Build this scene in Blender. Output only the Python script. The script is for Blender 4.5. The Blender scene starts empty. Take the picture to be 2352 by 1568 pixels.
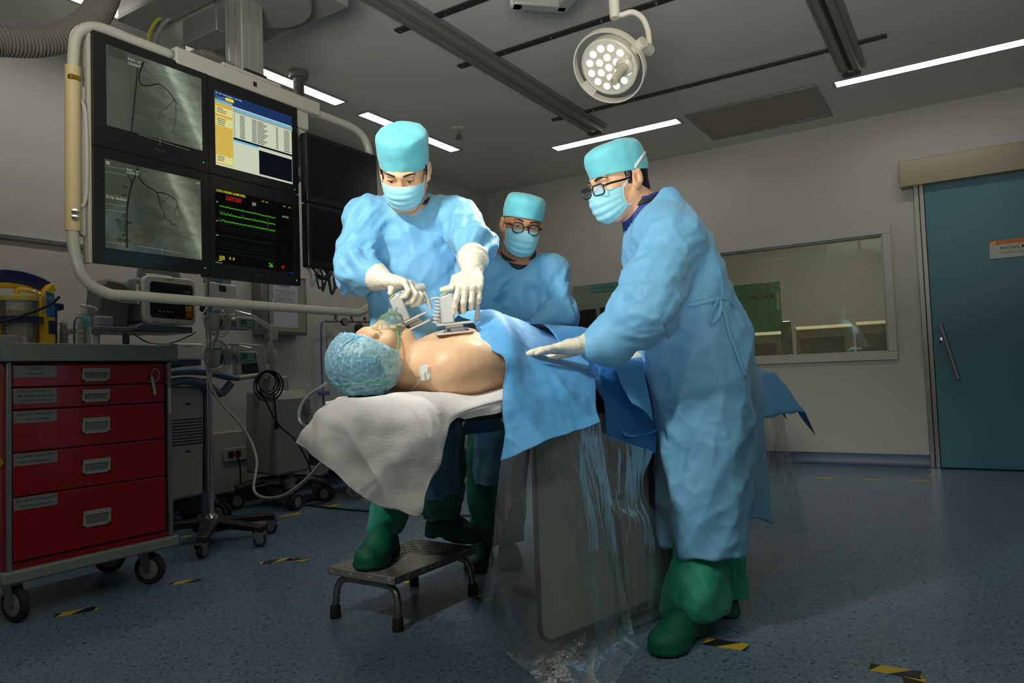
import bpy, bmesh, math, random
from mathutils import Vector, Matrix, Euler
import numpy as np
F_PX=1646.47; CAM_H=0.85
YAW,PIT,ROL=[math.radians(v) for v in (32.54257637,2.67630155,-2.03244109)]
_fw=np.array([-math.sin(YAW)*math.cos(PIT),math.cos(YAW)*math.cos(PIT),math.sin(PIT)])
_r0=np.array([math.cos(YAW),math.sin(YAW),0.0]); _u0=np.cross(_r0,_fw)
_rt=math.cos(ROL)*_r0+math.sin(ROL)*_u0; _up=-math.sin(ROL)*_r0+math.cos(ROL)*_u0
_o=np.array([0,0,CAM_H])
def ray(px,py): return _fw+_rt*((px-1176)/F_PX)-_up*((py-784)/F_PX)
def at(px,py,d): return _o+ray(px,py)*d
def onp(px,py,ax,v):
    r=ray(px,py); return _o+r*((v-_o[ax])/r[ax])
def onx(px,py,v): return onp(px,py,0,v)
def ony(px,py,v): return onp(px,py,1,v)
def onz(px,py,v): return onp(px,py,2,v)
def proj(P):
    d=np.asarray(P,float)-_o; z=d@_fw
    return np.array([1176+F_PX*(d@_rt)/z,784-F_PX*(d@_up)/z,z])
def depth(P): return float((np.asarray(P,float)-_o)@_fw)

PI=math.pi
random.seed(7); RNG=np.random.RandomState(11)
SC=bpy.context.scene; COL=SC.collection
def lin(c):
    return tuple((v/12.92 if v<=0.04045 else ((v+0.055)/1.055)**2.4) for v in c)
def rgb(r,g,b): return lin((r/255,g/255,b/255))
# ---------------------------------------------------------------- materials
MATS={}
def mat(name,col,rough=0.5,metal=0.0,bump=0.0,bscale=40.0,bkind='noise',spec=0.5,var=0.0,vscale=6.0,coat=0.0,sheen=0.0,sss=0.0,stretch=(1,1,1),trans=0.0,twosided=0.0):
    if name in MATS: return MATS[name]
    m=bpy.data.materials.new(name); m.use_nodes=True; nt=m.node_tree; N=nt.nodes; L=nt.links
    b=N['Principled BSDF']
    b.inputs['Base Color'].default_value=(*col,1); b.inputs['Roughness'].default_value=rough; b.inputs['Metallic'].default_value=metal
    b.inputs['Specular IOR Level'].default_value=spec; b.inputs['Coat Weight'].default_value=coat
    if sheen: b.inputs['Sheen Weight'].default_value=sheen
    if sss: b.inputs['Subsurface Weight'].default_value=sss; b.inputs['Subsurface Radius'].default_value=(.012,.005,.003); b.inputs['Subsurface Scale'].default_value=1.0
    tc=N.new('ShaderNodeTexCoord'); mp=N.new('ShaderNodeMapping'); L.new(tc.outputs['Object'],mp.inputs['Vector']); mp.inputs['Scale'].default_value=stretch
    if var:
        n=N.new('ShaderNodeTexNoise'); n.inputs['Scale'].default_value=vscale; n.inputs['Detail'].default_value=4; L.new(mp.outputs[0],n.inputs['Vector'])
        mx=N.new('ShaderNodeMix'); mx.data_type='RGBA'
        mx.inputs[6].default_value=(*[max(0,c*(1-var)) for c in col],1); mx.inputs[7].default_value=(*[min(1,c*(1+var)) for c in col],1)
        L.new(n.outputs['Fac'],mx.inputs[0]); L.new(mx.outputs[2],b.inputs['Base Color'])
    if bump:
        if bkind=='voronoi':
            t=N.new('ShaderNodeTexVoronoi'); t.inputs['Scale'].default_value=bscale; out=t.outputs['Distance']
        elif bkind=='wave':
            t=N.new('ShaderNodeTexWave'); t.inputs['Scale'].default_value=bscale; t.inputs['Distortion'].default_value=2.0; t.inputs['Detail Scale'].default_value=3; out=t.outputs['Fac']
        else:
            t=N.new('ShaderNodeTexNoise'); t.inputs['Scale'].default_value=bscale; t.inputs['Detail'].default_value=5; out=t.outputs['Fac']
            if bkind=='crumple': t.noise_type='RIDGED_MULTIFRACTAL'; t.inputs['Detail'].default_value=2.5; t.inputs['Roughness'].default_value=.45; t.inputs['Distortion'].default_value=.4
        L.new(mp.outputs[0],t.inputs['Vector'])
        bp=N.new('ShaderNodeBump'); bp.inputs['Strength'].default_value=bump; bp.inputs['Distance'].default_value=0.004 if bkind!='crumple' else .012
        L.new(out,bp.inputs['Height']); L.new(bp.outputs[0],b.inputs['Normal'])
    if trans:   # thin cloth: lets some light through
        out=N['Material Output']; tl=N.new('ShaderNodeBsdfTranslucent'); tl.inputs['Color'].default_value=(*col,1); ms=N.new('ShaderNodeMixShader'); ms.inputs[0].default_value=trans
        L.new(b.outputs[0],ms.inputs[1]); L.new(tl.outputs[0],ms.inputs[2]); L.new(ms.outputs[0],out.inputs['Surface'])
    MATS[name]=m; return m
def emit(name,col,strength):
    if name in MATS: return MATS[name]
    m=bpy.data.materials.new(name); m.use_nodes=True; nt=m.node_tree; nt.nodes.remove(nt.nodes['Principled BSDF'])
    e=nt.nodes.new('ShaderNodeEmission'); e.inputs['Color'].default_value=(*col,1); e.inputs['Strength'].default_value=strength
    nt.links.new(e.outputs[0],nt.nodes['Material Output'].inputs['Surface']); MATS[name]=m; return m
def film(name,tint=(1,1,1),alpha=0.12,rough=0.08,col=(.8,.85,.88),bump=0.6,bscale=18.0,stretch=(1,1,1),spec_w=.5,bdist=.01):
    """thin see-through sheet: transparent, a little milky, glossy"""
    if name in MATS: return MATS[name]
    m=bpy.data.materials.new(name); m.use_nodes=True; nt=m.node_tree; N=nt.nodes; L=nt.links; N.remove(N['Principled BSDF']); out=N['Material Output']
    t=N.new('ShaderNodeBsdfTransparent'); t.inputs['Color'].default_value=(*tint,1)
    d=N.new('ShaderNodeBsdfDiffuse'); d.inputs['Color'].default_value=(*col,1)
    g=N.new('ShaderNodeBsdfGlossy'); g.inputs['Roughness'].default_value=rough; g.inputs['Color'].default_value=(1,1,1,1)
    fr=N.new('ShaderNodeFresnel'); fr.inputs['IOR'].default_value=1.5
    m1=N.new('ShaderNodeMixShader'); m1.inputs[0].default_value=alpha; L.new(t.outputs[0],m1.inputs[1]); L.new(d.outputs[0],m1.inputs[2])
    mm=N.new('ShaderNodeMath'); mm.operation='MULTIPLY'; mm.inputs[1].default_value=spec_w*2; mm.use_clamp=True; L.new(fr.outputs[0],mm.inputs[0])
    m2=N.new('ShaderNodeMixShader'); L.new(mm.outputs[0],m2.inputs[0]); L.new(m1.outputs[0],m2.inputs[1]); L.new(g.outputs[0],m2.inputs[2]); L.new(m2.outputs[0],out.inputs['Surface'])
    if bump:
        tc=N.new('ShaderNodeTexCoord'); mp=N.new('ShaderNodeMapping'); mp.inputs['Scale'].default_value=stretch; L.new(tc.outputs['Object'],mp.inputs['Vector'])
        n=N.new('ShaderNodeTexNoise'); n.inputs['Scale'].default_value=bscale; n.inputs['Detail'].default_value=3; n.inputs['Distortion'].default_value=1.2; L.new(mp.outputs[0],n.inputs['Vector'])
        bp=N.new('ShaderNodeBump'); bp.inputs['Strength'].default_value=bump; bp.inputs['Distance'].default_value=bdist; L.new(n.outputs['Fac'],bp.inputs['Height'])
        L.new(bp.outputs[0],g.inputs['Normal']); L.new(bp.outputs[0],fr.inputs['Normal'])
    MATS[name]=m; return m
# ---------------------------------------------------------------- mesh building
class MB:
    def __init__(s): s.v=[]; s.f=[]
    def add(s,vs,fs):
        o=len(s.v); s.v.extend([tuple(map(float,p)) for p in vs]); s.f.extend([tuple(i+o for i in f) for f in fs]); return s
    def box(s,lo,hi,M=None):
        x0,y0,z0=lo; x1,y1,z1=hi
        vs=[(x0,y0,z0),(x1,y0,z0),(x1,y1,z0),(x0,y1,z0),(x0,y0,z1),(x1,y0,z1),(x1,y1,z1),(x0,y1,z1)]
        if M is not None: vs=[tuple(M@Vector(p)) for p in vs]
        return s.add(vs,[(0,3,2,1),(4,5,6,7),(0,1,5,4),(1,2,6,5),(2,3,7,6),(3,0,4,7)])
    def cbox(s,c,d,M=None): return s.box([c[i]-d[i]/2 for i in range(3)],[c[i]+d[i]/2 for i in range(3)],M)
    def prism(s,pts,a,n,M=None):
        """pts: 3D polygon, extruded by vector n"""
        k=len(pts); vs=[Vector(p) for p in pts]+[Vector(p)+Vector(n) for p in pts]
        if M is not None: vs=[M@p for p in vs]
        return s.add(vs,[tuple(range(k-1,-1,-1)),tuple(range(k,2*k))]+[(i,(i+1)%k,(i+1)%k+k,i+k) for i in range(k)])
    def tube(s,path,r,n=10,closed=False,caps=True,up=None,sq=None):
        P=[Vector(p) for p in path]; k=len(P); rr=r if hasattr(r,'__len__') else [r]*k
        rings=[]; prev=None
        for i in range(k):
            if closed: t=P[(i+1)%k]-P[i-1]
            else: t=P[min(i+1,k-1)]-P[max(i-1,0)]
            if t.length<1e-9: t=Vector((0,0,1))
            t.normalize()
            if prev is None:
                a=Vector((0,0,1)) if abs(t.z)<.9 else Vector((1,0,0))
                u=t.cross(a).normalized()
            else: u=(prev-t*prev.dot(t)).normalized()
            prev=u; w=t.cross(u)
            ring=[]
            for j in range(n):
                A=2*PI*j/n; c,q=math.cos(A),math.sin(A)
                if sq: c*=sq[0]; q*=sq[1]
                ring.append(P[i]+(u*c+w*q)*rr[i])
            rings.append(ring)
        vs=[p for R in rings for p in R]; fs=[]
        m=k if closed else k-1
        for i in range(m):
            for j in range(n):
                a=i*n+j; b=i*n+(j+1)%n; i2=(i+1)%k; fs.append((a,b,i2*n+(j+1)%n,i2*n+j))
        if caps and not closed:
            fs.append(tuple(range(n-1,-1,-1))); fs.append(tuple((k-1)*n+j for j in range(n)))
        return s.add(vs,fs)
    def cyl(s,a,b,r,n=20,r2=None): return s.tube([a,b],[r,r if r2 is None else r2],n)
    def lathe(s,prof,c=(0,0,0),axis=(0,0,1),n=24,caps=True):
        ax=Vector(axis).normalized(); q=Vector((0,0,1)).rotation_difference(ax); vs=[]; fs=[]; k=len(prof)
        for (r,z) in prof:
            for j in range(n):
                A=2*PI*j/n; vs.append(q@Vector((r*math.cos(A),r*math.sin(A),z))+Vector(c))
        for i in range(k-1):
            for j in range(n): fs.append((i*n+j,i*n+(j+1)%n,(i+1)*n+(j+1)%n,(i+1)*n+j))
        if caps: fs.append(tuple(range(n-1,-1,-1))); fs.append(tuple((k-1)*n+j for j in range(n)))
        return s.add(vs,fs)
    def torus(s,c,R,r,axis=(0,0,1),n=32,m=10):
        q=Vector((0,0,1)).rotation_difference(Vector(axis).normalized())
        return s.tube([q@Vector((R*math.cos(2*PI*i/n),R*math.sin(2*PI*i/n),0))+Vector(c) for i in range(n)],r,m,closed=True)
    def sphere(s,c,r,n=16,m=10,sc=(1,1,1),M=None):
        vs=[];fs=[]
        for i in range(m+1):
            t=PI*i/m
            for j in range(n):
                A=2*PI*j/n; p=Vector((r*sc[0]*math.sin(t)*math.cos(A),r*sc[1]*math.sin(t)*math.sin(A),r*sc[2]*math.cos(t)))
                if M is not None: p=M@p
                vs.append(p+Vector(c))
        for i in range(m):
            for j in range(n): fs.append((i*n+j,(i+1)*n+j,(i+1)*n+(j+1)%n,i*n+(j+1)%n))
        return s.add(vs,fs)
    def grid(s,G,closed_u=False):
        """G[i][j] points"""
        n=len(G); m=len(G[0]); vs=[p for R in G for p in R]
        fs=[(i*m+j,i*m+(j+1)%m,(i+1)*m+(j+1)%m,(i+1)*m+j) for i in range(n-1) for j in range(m if closed_u else m-1)]
        return s.add(vs,fs)
    def build(s,name,m,parent=None,bevel=0.0,seg=2,smooth=30,weld=False,solid=0.0,subsurf=0):
        me=bpy.data.meshes.new(name); me.from_pydata(s.v,[],s.f); me.validate()
        if weld or True:
            bm=bmesh.new(); bm.from_mesh(me)
            if weld: bmesh.ops.remove_doubles(bm,verts=bm.verts,dist=1e-5)
            bmesh.ops.recalc_face_normals(bm,faces=bm.faces); bm.to_mesh(me); bm.free()
        return link(name,me,m,parent,bevel,seg,smooth,solid,subsurf)
def link(name,me,m,parent=None,bevel=0.0,seg=2,smooth=30,solid=0.0,subsurf=0):
    if m is not None: me.materials.append(m)
    if smooth:
        me.shade_smooth()
        if smooth<180: me.set_sharp_from_angle(angle=math.radians(smooth))
    o=bpy.data.objects.new(name,me); COL.objects.link(o)
    if parent is not None:
        o.parent=parent; o.matrix_parent_inverse=parent_inv(parent)
    if bevel:
        b=o.modifiers.new('bevel','BEVEL'); b.width=bevel; b.segments=seg; b.limit_method='ANGLE'; b.angle_limit=math.radians(40); b.harden_normals=False
    if solid:
        q=o.modifiers.new('solid','SOLIDIFY'); q.thickness=solid; q.offset=0
    if subsurf:
        q=o.modifiers.new('sub','SUBSURF'); q.levels=subsurf; q.render_levels=subsurf
    return o
def world_m(o):
    M=o.matrix_basis.copy()
    if o.parent is not None: M=world_m(o.parent)@o.matrix_parent_inverse@M
    return M
FRAMED={}
def root_of(o):
    while o.parent is not None: o=o.parent
    return o
def framed(o,M):
    """the parts of this thing are modelled in the thing's own frame"""
    o.matrix_basis=M; FRAMED[o.name]=1; return o
def parent_inv(p): return Matrix() if root_of(p).name in FRAMED else world_m(p).inverted()
def tag(o,label,cat,group=None,kind=None):
    o['label']=label; o['category']=cat
    if group: o['group']=group
    if kind: o['kind']=kind
    return o
def thing(name,label,cat,loc=(0,0,0),group=None):
    o=bpy.data.objects.new(name,None); COL.objects.link(o); o.location=loc; o.empty_display_size=.05
    return tag(o,label,cat,group)
def struct(o):
    o['kind']='structure'; return o
def curve_pts(P,sub=6,closed=False):
    P=[Vector(p) for p in P]; n=len(P); out=[]
    rng=range(n if closed else n-1)
    for i in rng:
        p0=P[i-1] if (i>0 or closed) else P[0]; p1=P[i]; p2=P[(i+1)%n]; p3=P[(i+2)%n] if (i+2<n or closed) else P[n-1]
        for k in range(sub):
            t=k/sub; out.append(.5*((2*p1)+(p2-p0)*t+(2*p0-5*p1+4*p2-p3)*t*t+(3*p1-p0-3*p2+p3)*t**3))
    if not closed: out.append(P[-1])
    return out
def text(body,loc,size,nrm,upv,m,parent,name='lettering',align='LEFT',ext=0.0004,sx=1.0):
    c=bpy.data.curves.new(name,'FONT'); c.body=body; c.size=size; c.align_x=align; c.align_y='CENTER'; c.extrude=ext; c.resolution_u=2
    o=bpy.data.objects.new(name,c); COL.objects.link(o); c.materials.append(m)
    z=Vector(nrm).normalized(); y=Vector(upv).normalized(); x=y.cross(z).normalized(); y=z.cross(x)
    M=Matrix(((x.x*sx,y.x,z.x,loc[0]),(x.y*sx,y.y,z.y,loc[1]),(x.z*sx,y.z,z.z,loc[2]),(0,0,0,1)))
    if parent is not None: o.parent=parent; o.matrix_parent_inverse=parent_inv(parent)
    o.matrix_basis=M
    return o
def strokes(parent,p,w,h,nrm,upv,m,seed=0,lines=1,gap=1.9,words=True):
    """a line of print too small to read: short upright and level strokes"""
    rg=random.Random(seed); z=Vector(nrm).normalized(); y=Vector(upv).normalized(); x=y.cross(z).normalized(); y=z.cross(x); b=MB(); p=Vector(p)
    for k in range(lines):
        q=0.0; wl=w*rg.uniform(.7,1)
        while q<wl:
            cw=h*rg.uniform(.35,.7)
            for (a0,a1,b0,b1) in ((0,.25,0,1),(0,1,.8,1) if rg.random()<.5 else (.7,1,0,.9),(0,1,0,.18) if rg.random()<.5 else (0,1,.42,.6)):
                o=p-y*(h*gap*k); pts=[o+x*(q+cw*u)+y*(h*(v-.5)) for u,v in ((a0,b0),(a1,b0),(a1,b1),(a0,b1))]; b.prism(pts,0,z*.0003)
            q+=cw+h*(.25 if rg.random()<.82 or not words else .8)
    o=b.build('lettering',m,parent,smooth=0); return o
def copy_tree(o,parent=None):
    c=o.copy(); COL.objects.link(c)
    if parent is not None: c.parent=parent
    for ch in [q for q in bpy.data.objects if q.parent==o]: copy_tree(ch,c)
    return c
def rrect(w,h,r,n=5):
    """rounded rectangle outline, 2D, centred"""
    out=[]
    for cx,cy,a0 in ((w/2-r,h/2-r,0),(-w/2+r,h/2-r,90),(-w/2+r,-h/2+r,180),(w/2-r,-h/2+r,270)):
        for k in range(n+1):
            a=math.radians(a0+90*k/n); out.append((cx+r*math.cos(a),cy+r*math.sin(a)))
    return out
# ---------------------------------------------------------------- noise
_perm=RNG.permutation(512)
_grad=RNG.randn(512,3); _grad/=np.linalg.norm(_grad,axis=1)[:,None]
def noise3(P):
    P=np.asarray(P,float); i=np.floor(P).astype(int); f=P-i; u=f*f*f*(f*(f*6-15)+10); r=0
    for dx in (0,1):
        for dy in (0,1):
            for dz in (0,1):
                h=_perm[(_perm[(_perm[(i[...,0]+dx)%512]+i[...,1]+dy)%512]+i[...,2]+dz)%512]
                g=_grad[h]; d=(g*(f-np.array([dx,dy,dz]))).sum(-1)
                w=(u[...,0] if dx else 1-u[...,0])*(u[...,1] if dy else 1-u[...,1])*(u[...,2] if dz else 1-u[...,2]); r=r+w*d
    return r*1.6
_wr=RNG.rand(512,3)
def worley(P):
    """distance to the nearest scattered point: flat facets meeting in sharp creases"""
    P=np.asarray(P,float); i=np.floor(P).astype(int); f=P-i; best=np.full(P.shape[:-1],9.0)
    for dx in (-1,0,1):
        for dy in (-1,0,1):
            for dz in (-1,0,1):
                h=_perm[(_perm[(_perm[(i[...,0]+dx)%512]+i[...,1]+dy)%512]+i[...,2]+dz)%512]
                q=_wr[h]+np.array([dx,dy,dz])-f; best=np.minimum(best,(q*q).sum(-1))
    return np.sqrt(best)
def ridge(P,p=1.0): return (1-np.abs(np.clip(noise3(P)*1.3,-1,1)))**p
def crease(P,e1,s):
    """noise stretched along direction e1; s=(along,across)"""
    e1=np.asarray(e1,float); e1/=np.linalg.norm(e1); t=(P@e1)[...,None]
    return P*s[1]+e1*t*(s[0]-s[1])
# ---------------------------------------------------------------- distance fields -> one continuous skin
def smin(a,b,k):
    if k<=0: return np.minimum(a,b)
    h=np.clip(.5+.5*(b-a)/k,0,1); return b+(a-b)*h-k*h*(1-h)
class SDF:
    def __init__(s,xs,ys,zs):
        s.ax=[np.asarray(a,np.float64) for a in (xs,ys,zs)]; s.D=np.full([len(a) for a in s.ax],9.0)
    @staticmethod
    def span(lo,hi,h): return np.arange(lo,hi+h,h)
    @classmethod
    def of(c,lo,hi,h): return c(*[c.span(lo[i],hi[i],h) for i in range(3)])
    def put(s,fn,lo,hi,k=.02,op='u'):
        m=k+.03; sl=[]
        for a,l,h in zip(s.ax,lo,hi):
            i0=max(0,np.searchsorted(a,l-m)-1); i1=min(len(a),np.searchsorted(a,h+m)+1)
            if i1<=i0: return s
            sl.append(slice(i0,i1))
        X,Y,Z=np.meshgrid(*[a[q] for a,q in zip(s.ax,sl)],indexing='ij'); d=fn(np.stack([X,Y,Z],-1)); D=s.D[tuple(sl)]
        s.D[tuple(sl)]=smin(D,d,k) if op=='u' else -smin(-D,d,k)
        return s
    def cone(s,a,b,ra,rb,k=.02,op='u'):
        a=np.array(a,float); b=np.array(b,float); r=max(ra,rb)
        def fn(P):
            ba=b-a; t=np.clip(((P-a)@ba)/max(ba@ba,1e-12),0,1); return np.linalg.norm(P-a-t[...,None]*ba,axis=-1)-(ra+(rb-ra)*t)
        return s.put(fn,np.minimum(a,b)-r,np.maximum(a,b)+r,k,op)
    def chain(s,pts,rs,k=.02,op='u'):
        for i in range(len(pts)-1): s.cone(pts[i],pts[i+1],rs[i],rs[i+1],k,op)
        return s
    def ell(s,c,r,R=None,k=.02,op='u'):
        c=np.array(c,float); r=np.array(r,float); R=None if R is None else np.array(R,float)
        def fn(P):
            q=P-c
            if R is not None: q=q@R      # R columns = local axes
            k0=np.linalg.norm(q/r,axis=-1); k1=np.linalg.norm(q/(r*r),axis=-1); return k0*(k0-1)/np.maximum(k1,1e-6)
        m=r.max() if R is not None else r
        return s.put(fn,c-m,c+m,k,op)
    def loft(s,zs,cx,cy,rx,ry,ang=0.0,k=.03,p=2.0,op='u'):
        """stack of (super)ellipses up the z axis, smoothly interpolated"""
        zz=np.linspace(min(zs),max(zs),200)
        def ip(v):
            v=np.asarray(v,float) if hasattr(v,'__len__') else np.full(len(zs),float(v)); q=np.interp(zz,zs,v)
            kk=np.hanning(25); kk/=kk.sum(); return np.convolve(np.pad(q,12,'edge'),kk,'valid')
        CX,CY,RX,RY,AN=[ip(v) for v in (cx,cy,rx,ry,ang)]
        R=max(RX.max(),RY.max())
        def fn(P):
            z=P[...,2]; f=lambda a: np.interp(z,zz,a)
            x=P[...,0]-f(CX); y=P[...,1]-f(CY); A=f(AN); c,q=np.cos(A),np.sin(A); u=x*c+y*q; w=-x*q+y*c; rx_,ry_=f(RX),f(RY)
            k0=(np.abs(u/rx_)**p+np.abs(w/ry_)**p)**(1/p); d=(k0-1)*np.minimum(rx_,ry_)
            return np.maximum(d,np.maximum(zz[0]-z,z-zz[-1]))
        return s.put(fn,(CX.min()-R,CY.min()-R,zz[0]),(CX.max()+R,CY.max()+R,zz[-1]),k,op)
    def mesh(s):
        D=s.D; ins=D<0; nx,ny,nz=D.shape
        c=[ins[dx:nx-1+dx,dy:ny-1+dy,dz:nz-1+dz] for dx in (0,1) for dy in (0,1) for dz in (0,1)]
        n=sum(q.astype(np.int8) for q in c); act=(n>0)&(n<8); idx=np.full(act.shape,-1,np.int64); I=np.argwhere(act); idx[act]=np.arange(len(I))
        acc=np.zeros((len(I),3)); cnt=np.zeros(len(I)); i,j,k=I.T
        offs=[(dx,dy,dz) for dx in (0,1) for dy in (0,1) for dz in (0,1)]
        for a in offs:
            for ax in range(3):
                if a[ax]: continue
                b=list(a); b[ax]=1
                da=D[i+a[0],j+a[1],k+a[2]]; db=D[i+b[0],j+b[1],k+b[2]]; m=(da<0)!=(db<0)
                t=np.where(m,da/np.where(m,da-db,1),0)
                P=np.stack([s.ax[q][I[:,q]+a[q]] for q in range(3)],-1).astype(float); Q=np.stack([s.ax[q][I[:,q]+b[q]] for q in range(3)],-1)
                acc+=np.where(m[:,None],P+(Q-P)*t[:,None],0); cnt+=m
        V=acc/cnt[:,None]; F=[]
        for ax in range(3):
            sl0=[slice(1,-1)]*3; sl1=[slice(1,-1)]*3; sl0[ax]=slice(0,-1); sl1[ax]=slice(1,None)
            A=ins[tuple(sl0)]; B=ins[tuple(sl1)]; E=np.argwhere(A!=B)
            if not len(E): continue
            flip=A[tuple(E.T)]; o=np.array([1,1,1]); o[ax]=0; E=E+o
            u=[0,0,0]; w=[0,0,0]; u[(ax+1)%3]=1; w[(ax+2)%3]=1; u=np.array(u); w=np.array(w)
            q=[idx[tuple((E-u*a_-w*b_).T)] for a_,b_ in ((1,1),(0,1),(0,0),(1,0))]; q=np.stack(q,-1); q[~flip]=q[~flip][:,::-1]; F.append(q)
        F=np.concatenate(F); return V,F
def smooth_v(V,F,it=2,lam=.5):
    E=np.concatenate([F[:,[0,1]],F[:,[1,2]],F[:,[2,3]],F[:,[3,0]]]); n=len(V)
    for _ in range(it):
        A=np.zeros_like(V); C=np.zeros(n)
        for a,b in ((0,1),(1,0)):
            np.add.at(A,E[:,a],V[E[:,b]]); np.add.at(C,E[:,a],1)
        V=V+lam*(A/np.maximum(C,1)[:,None]-V)
    return V
def vnormals(V,F):
    N=np.cross(V[F[:,2]]-V[F[:,0]],V[F[:,3]]-V[F[:,1]]); A=np.zeros_like(V)
    for k in range(4): np.add.at(A,F[:,k],N)
    return A/np.maximum(np.linalg.norm(A,axis=1),1e-12)[:,None]
def npmesh(name,V,F):
    me=bpy.data.meshes.new(name); me.vertices.add(len(V)); me.vertices.foreach_set('co',np.asarray(V,np.float32).ravel())
    k=F.shape[1]; me.loops.add(F.size); me.loops.foreach_set('vertex_index',F.astype(np.int32).ravel())
    me.polygons.add(len(F)); me.polygons.foreach_set('loop_start',np.arange(0,F.size,k,dtype=np.int32)); me.polygons.foreach_set('loop_total',np.full(len(F),k,np.int32))
    me.update(calc_edges=True); me.validate(); return me
def skin(name,S,m,parent=None,disp=None,sm=2,keep=True):
    V,F=S.mesh()
    if len(V)==0: raise RuntimeError('empty '+name)
    V=smooth_v(V,F,sm)
    if disp is not None: V=V+vnormals(V,F)*disp(V)[:,None]
    return link(name,npmesh(name,V,F),m,parent,smooth=180)
# ---------------------------------------------------------------- cloth patches
def catmull1(A,n):
    """A: (k,m,3) control rows -> (n,m,3) along axis 0"""
    k=A.shape[0]; t=np.linspace(0,k-1,n); i=np.minimum(t.astype(int),k-2); f=(t-i)[:,None,None]
    g=lambda q: A[np.clip(q,0,k-1)]
    p0,p1,p2,p3=g(i-1),g(i),g(i+1),g(i+2)
    p0=np.where((i==0)[:,None,None],2*p1-p2,p0); p3=np.where((i+2>k-1)[:,None,None],2*p2-p1,p3)
    return .5*(2*p1+(p2-p0)*f+(2*p0-5*p1+4*p2-p3)*f**2+(3*p1-p0-3*p2+p3)*f**3)
def patch(rows,nu,nv):
    A=np.array([[np.asarray(p,float) for p in R] for R in rows]); A=catmull1(A,nu); A=catmull1(A.transpose(1,0,2),nv).transpose(1,0,2); return A
def gnorm(G):
    du=np.gradient(G,axis=0); dv=np.gradient(G,axis=1); N=np.cross(du,dv); return N/np.maximum(np.linalg.norm(N,axis=-1),1e-12)[...,None]
def cloth(name,G,m,parent=None,solid=0.0015):
    n,k=G.shape[:2]; V=G.reshape(-1,3); a=np.arange(n*k).reshape(n,k)
    F=np.stack([a[:-1,:-1],a[:-1,1:],a[1:,1:],a[1:,:-1]],-1).reshape(-1,4)
    return link(name,npmesh(name,V,F),m,parent,smooth=180,solid=solid)
def sstep(x,a,b):
    t=np.clip((x-a)/(b-a),0,1); return t*t*(3-2*t)

def meshify():
    """lettering becomes plain mesh objects"""
    bpy.context.view_layer.update(); dg=bpy.context.evaluated_depsgraph_get()
    for o in [q for q in bpy.data.objects if q.type=='FONT']:
        me=bpy.data.meshes.new_from_object(o.evaluated_get(dg)); n=o.name; p=o.parent; mi=o.matrix_parent_inverse.copy(); mb=o.matrix_basis.copy(); bpy.data.objects.remove(o)
        q=bpy.data.objects.new(n,me); COL.objects.link(q); q.parent=p; q.matrix_parent_inverse=mi; q.matrix_basis=mb

LED_E=12.0
EXPOSURE=0.0

# ================================================================ the room
XL,YF,ZC=-4.481,6.595,2.885; XR,YB=2.6,-2.4
M_wall=mat('wall_paint',rgb(188,185,176),.45,var=.02,vscale=2)
M_ceil=mat('ceiling_paint',rgb(204,202,192),.55)
M_trim=mat('white_trim',rgb(190,188,178),.4)
M_steel=mat('brushed_steel',rgb(150,150,146),.32,1.0,bump=.05,bscale=300,stretch=(1,1,.02))
M_chrome=mat('chrome',rgb(205,205,205),.12,1.0)
M_black=mat('black_plastic',rgb(22,23,24),.35)
M_rubber=mat('black_rubber',rgb(28,28,30),.7)
M_grey=mat('grey_plastic',rgb(120,122,120),.45)
M_white=mat('white_plastic',rgb(205,203,192),.4)
M_alu=mat('aluminium',rgb(140,140,134),.42,.5)
def floor_mat():
    m=bpy.data.materials.new('speckled_vinyl'); m.use_nodes=True; nt=m.node_tree; N=nt.nodes; L=nt.links; b=N['Principled BSDF']
    tc=N.new('ShaderNodeTexCoord')
    v=N.new('ShaderNodeTexVoronoi'); v.inputs['Scale'].default_value=130; L.new(tc.outputs['Object'],v.inputs['Vector'])
    r=N.new('ShaderNodeValToRGB'); r.color_ramp.interpolation='CONSTANT'; e=r.color_ramp.elements
    e[0].color=(*rgb(40,66,96),1); e[0].position=0; e[1].position=.12; e[1].color=(*rgb(100,126,146),1)
    for p,c in ((.45,(90,116,140)),(.72,(114,134,150)),(.9,(82,102,124)),(.96,(126,136,138))):
        q=e.new(p); q.color=(*rgb(*c),1)
    L.new(v.outputs['Color'],r.inputs['Fac'])
    n=N.new('ShaderNodeTexNoise'); n.inputs['Scale'].default_value=320; L.new(tc.outputs['Object'],n.inputs['Vector'])
    r2=N.new('ShaderNodeValToRGB'); r2.color_ramp.elements[0].position=.3; r2.color_ramp.elements[0].color=(.6,.6,.6,1); r2.color_ramp.elements[1].position=.45; r2.color_ramp.elements[1].color=(1,1,1,1); L.new(n.outputs['Fac'],r2.inputs['Fac'])
    mx=N.new('ShaderNodeMix'); mx.data_type='RGBA'; mx.blend_type='MULTIPLY'; mx.inputs[0].default_value=1; L.new(r.outputs[0],mx.inputs[6]); L.new(r2.outputs[0],mx.inputs[7]); L.new(mx.outputs[2],b.inputs['Base Color'])
    b.inputs['Roughness'].default_value=.26; b.inputs['Specular IOR Level'].default_value=.45
    n2=N.new('ShaderNodeTexNoise'); n2.inputs['Scale'].default_value=5; L.new(tc.outputs['Object'],n2.inputs['Vector']); bp=N.new('ShaderNodeBump'); bp.inputs['Strength'].default_value=.12; bp.inputs['Distance'].default_value=.01; L.new(n2.outputs['Fac'],bp.inputs['Height']); L.new(bp.outputs[0],b.inputs['Normal'])
    return m
M_floor=floor_mat()
struct(MB().box((XL-.1,YB-.1,-.1),(XR+.1,YF+3.2,0)).build('floor',M_floor,smooth=0))
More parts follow.
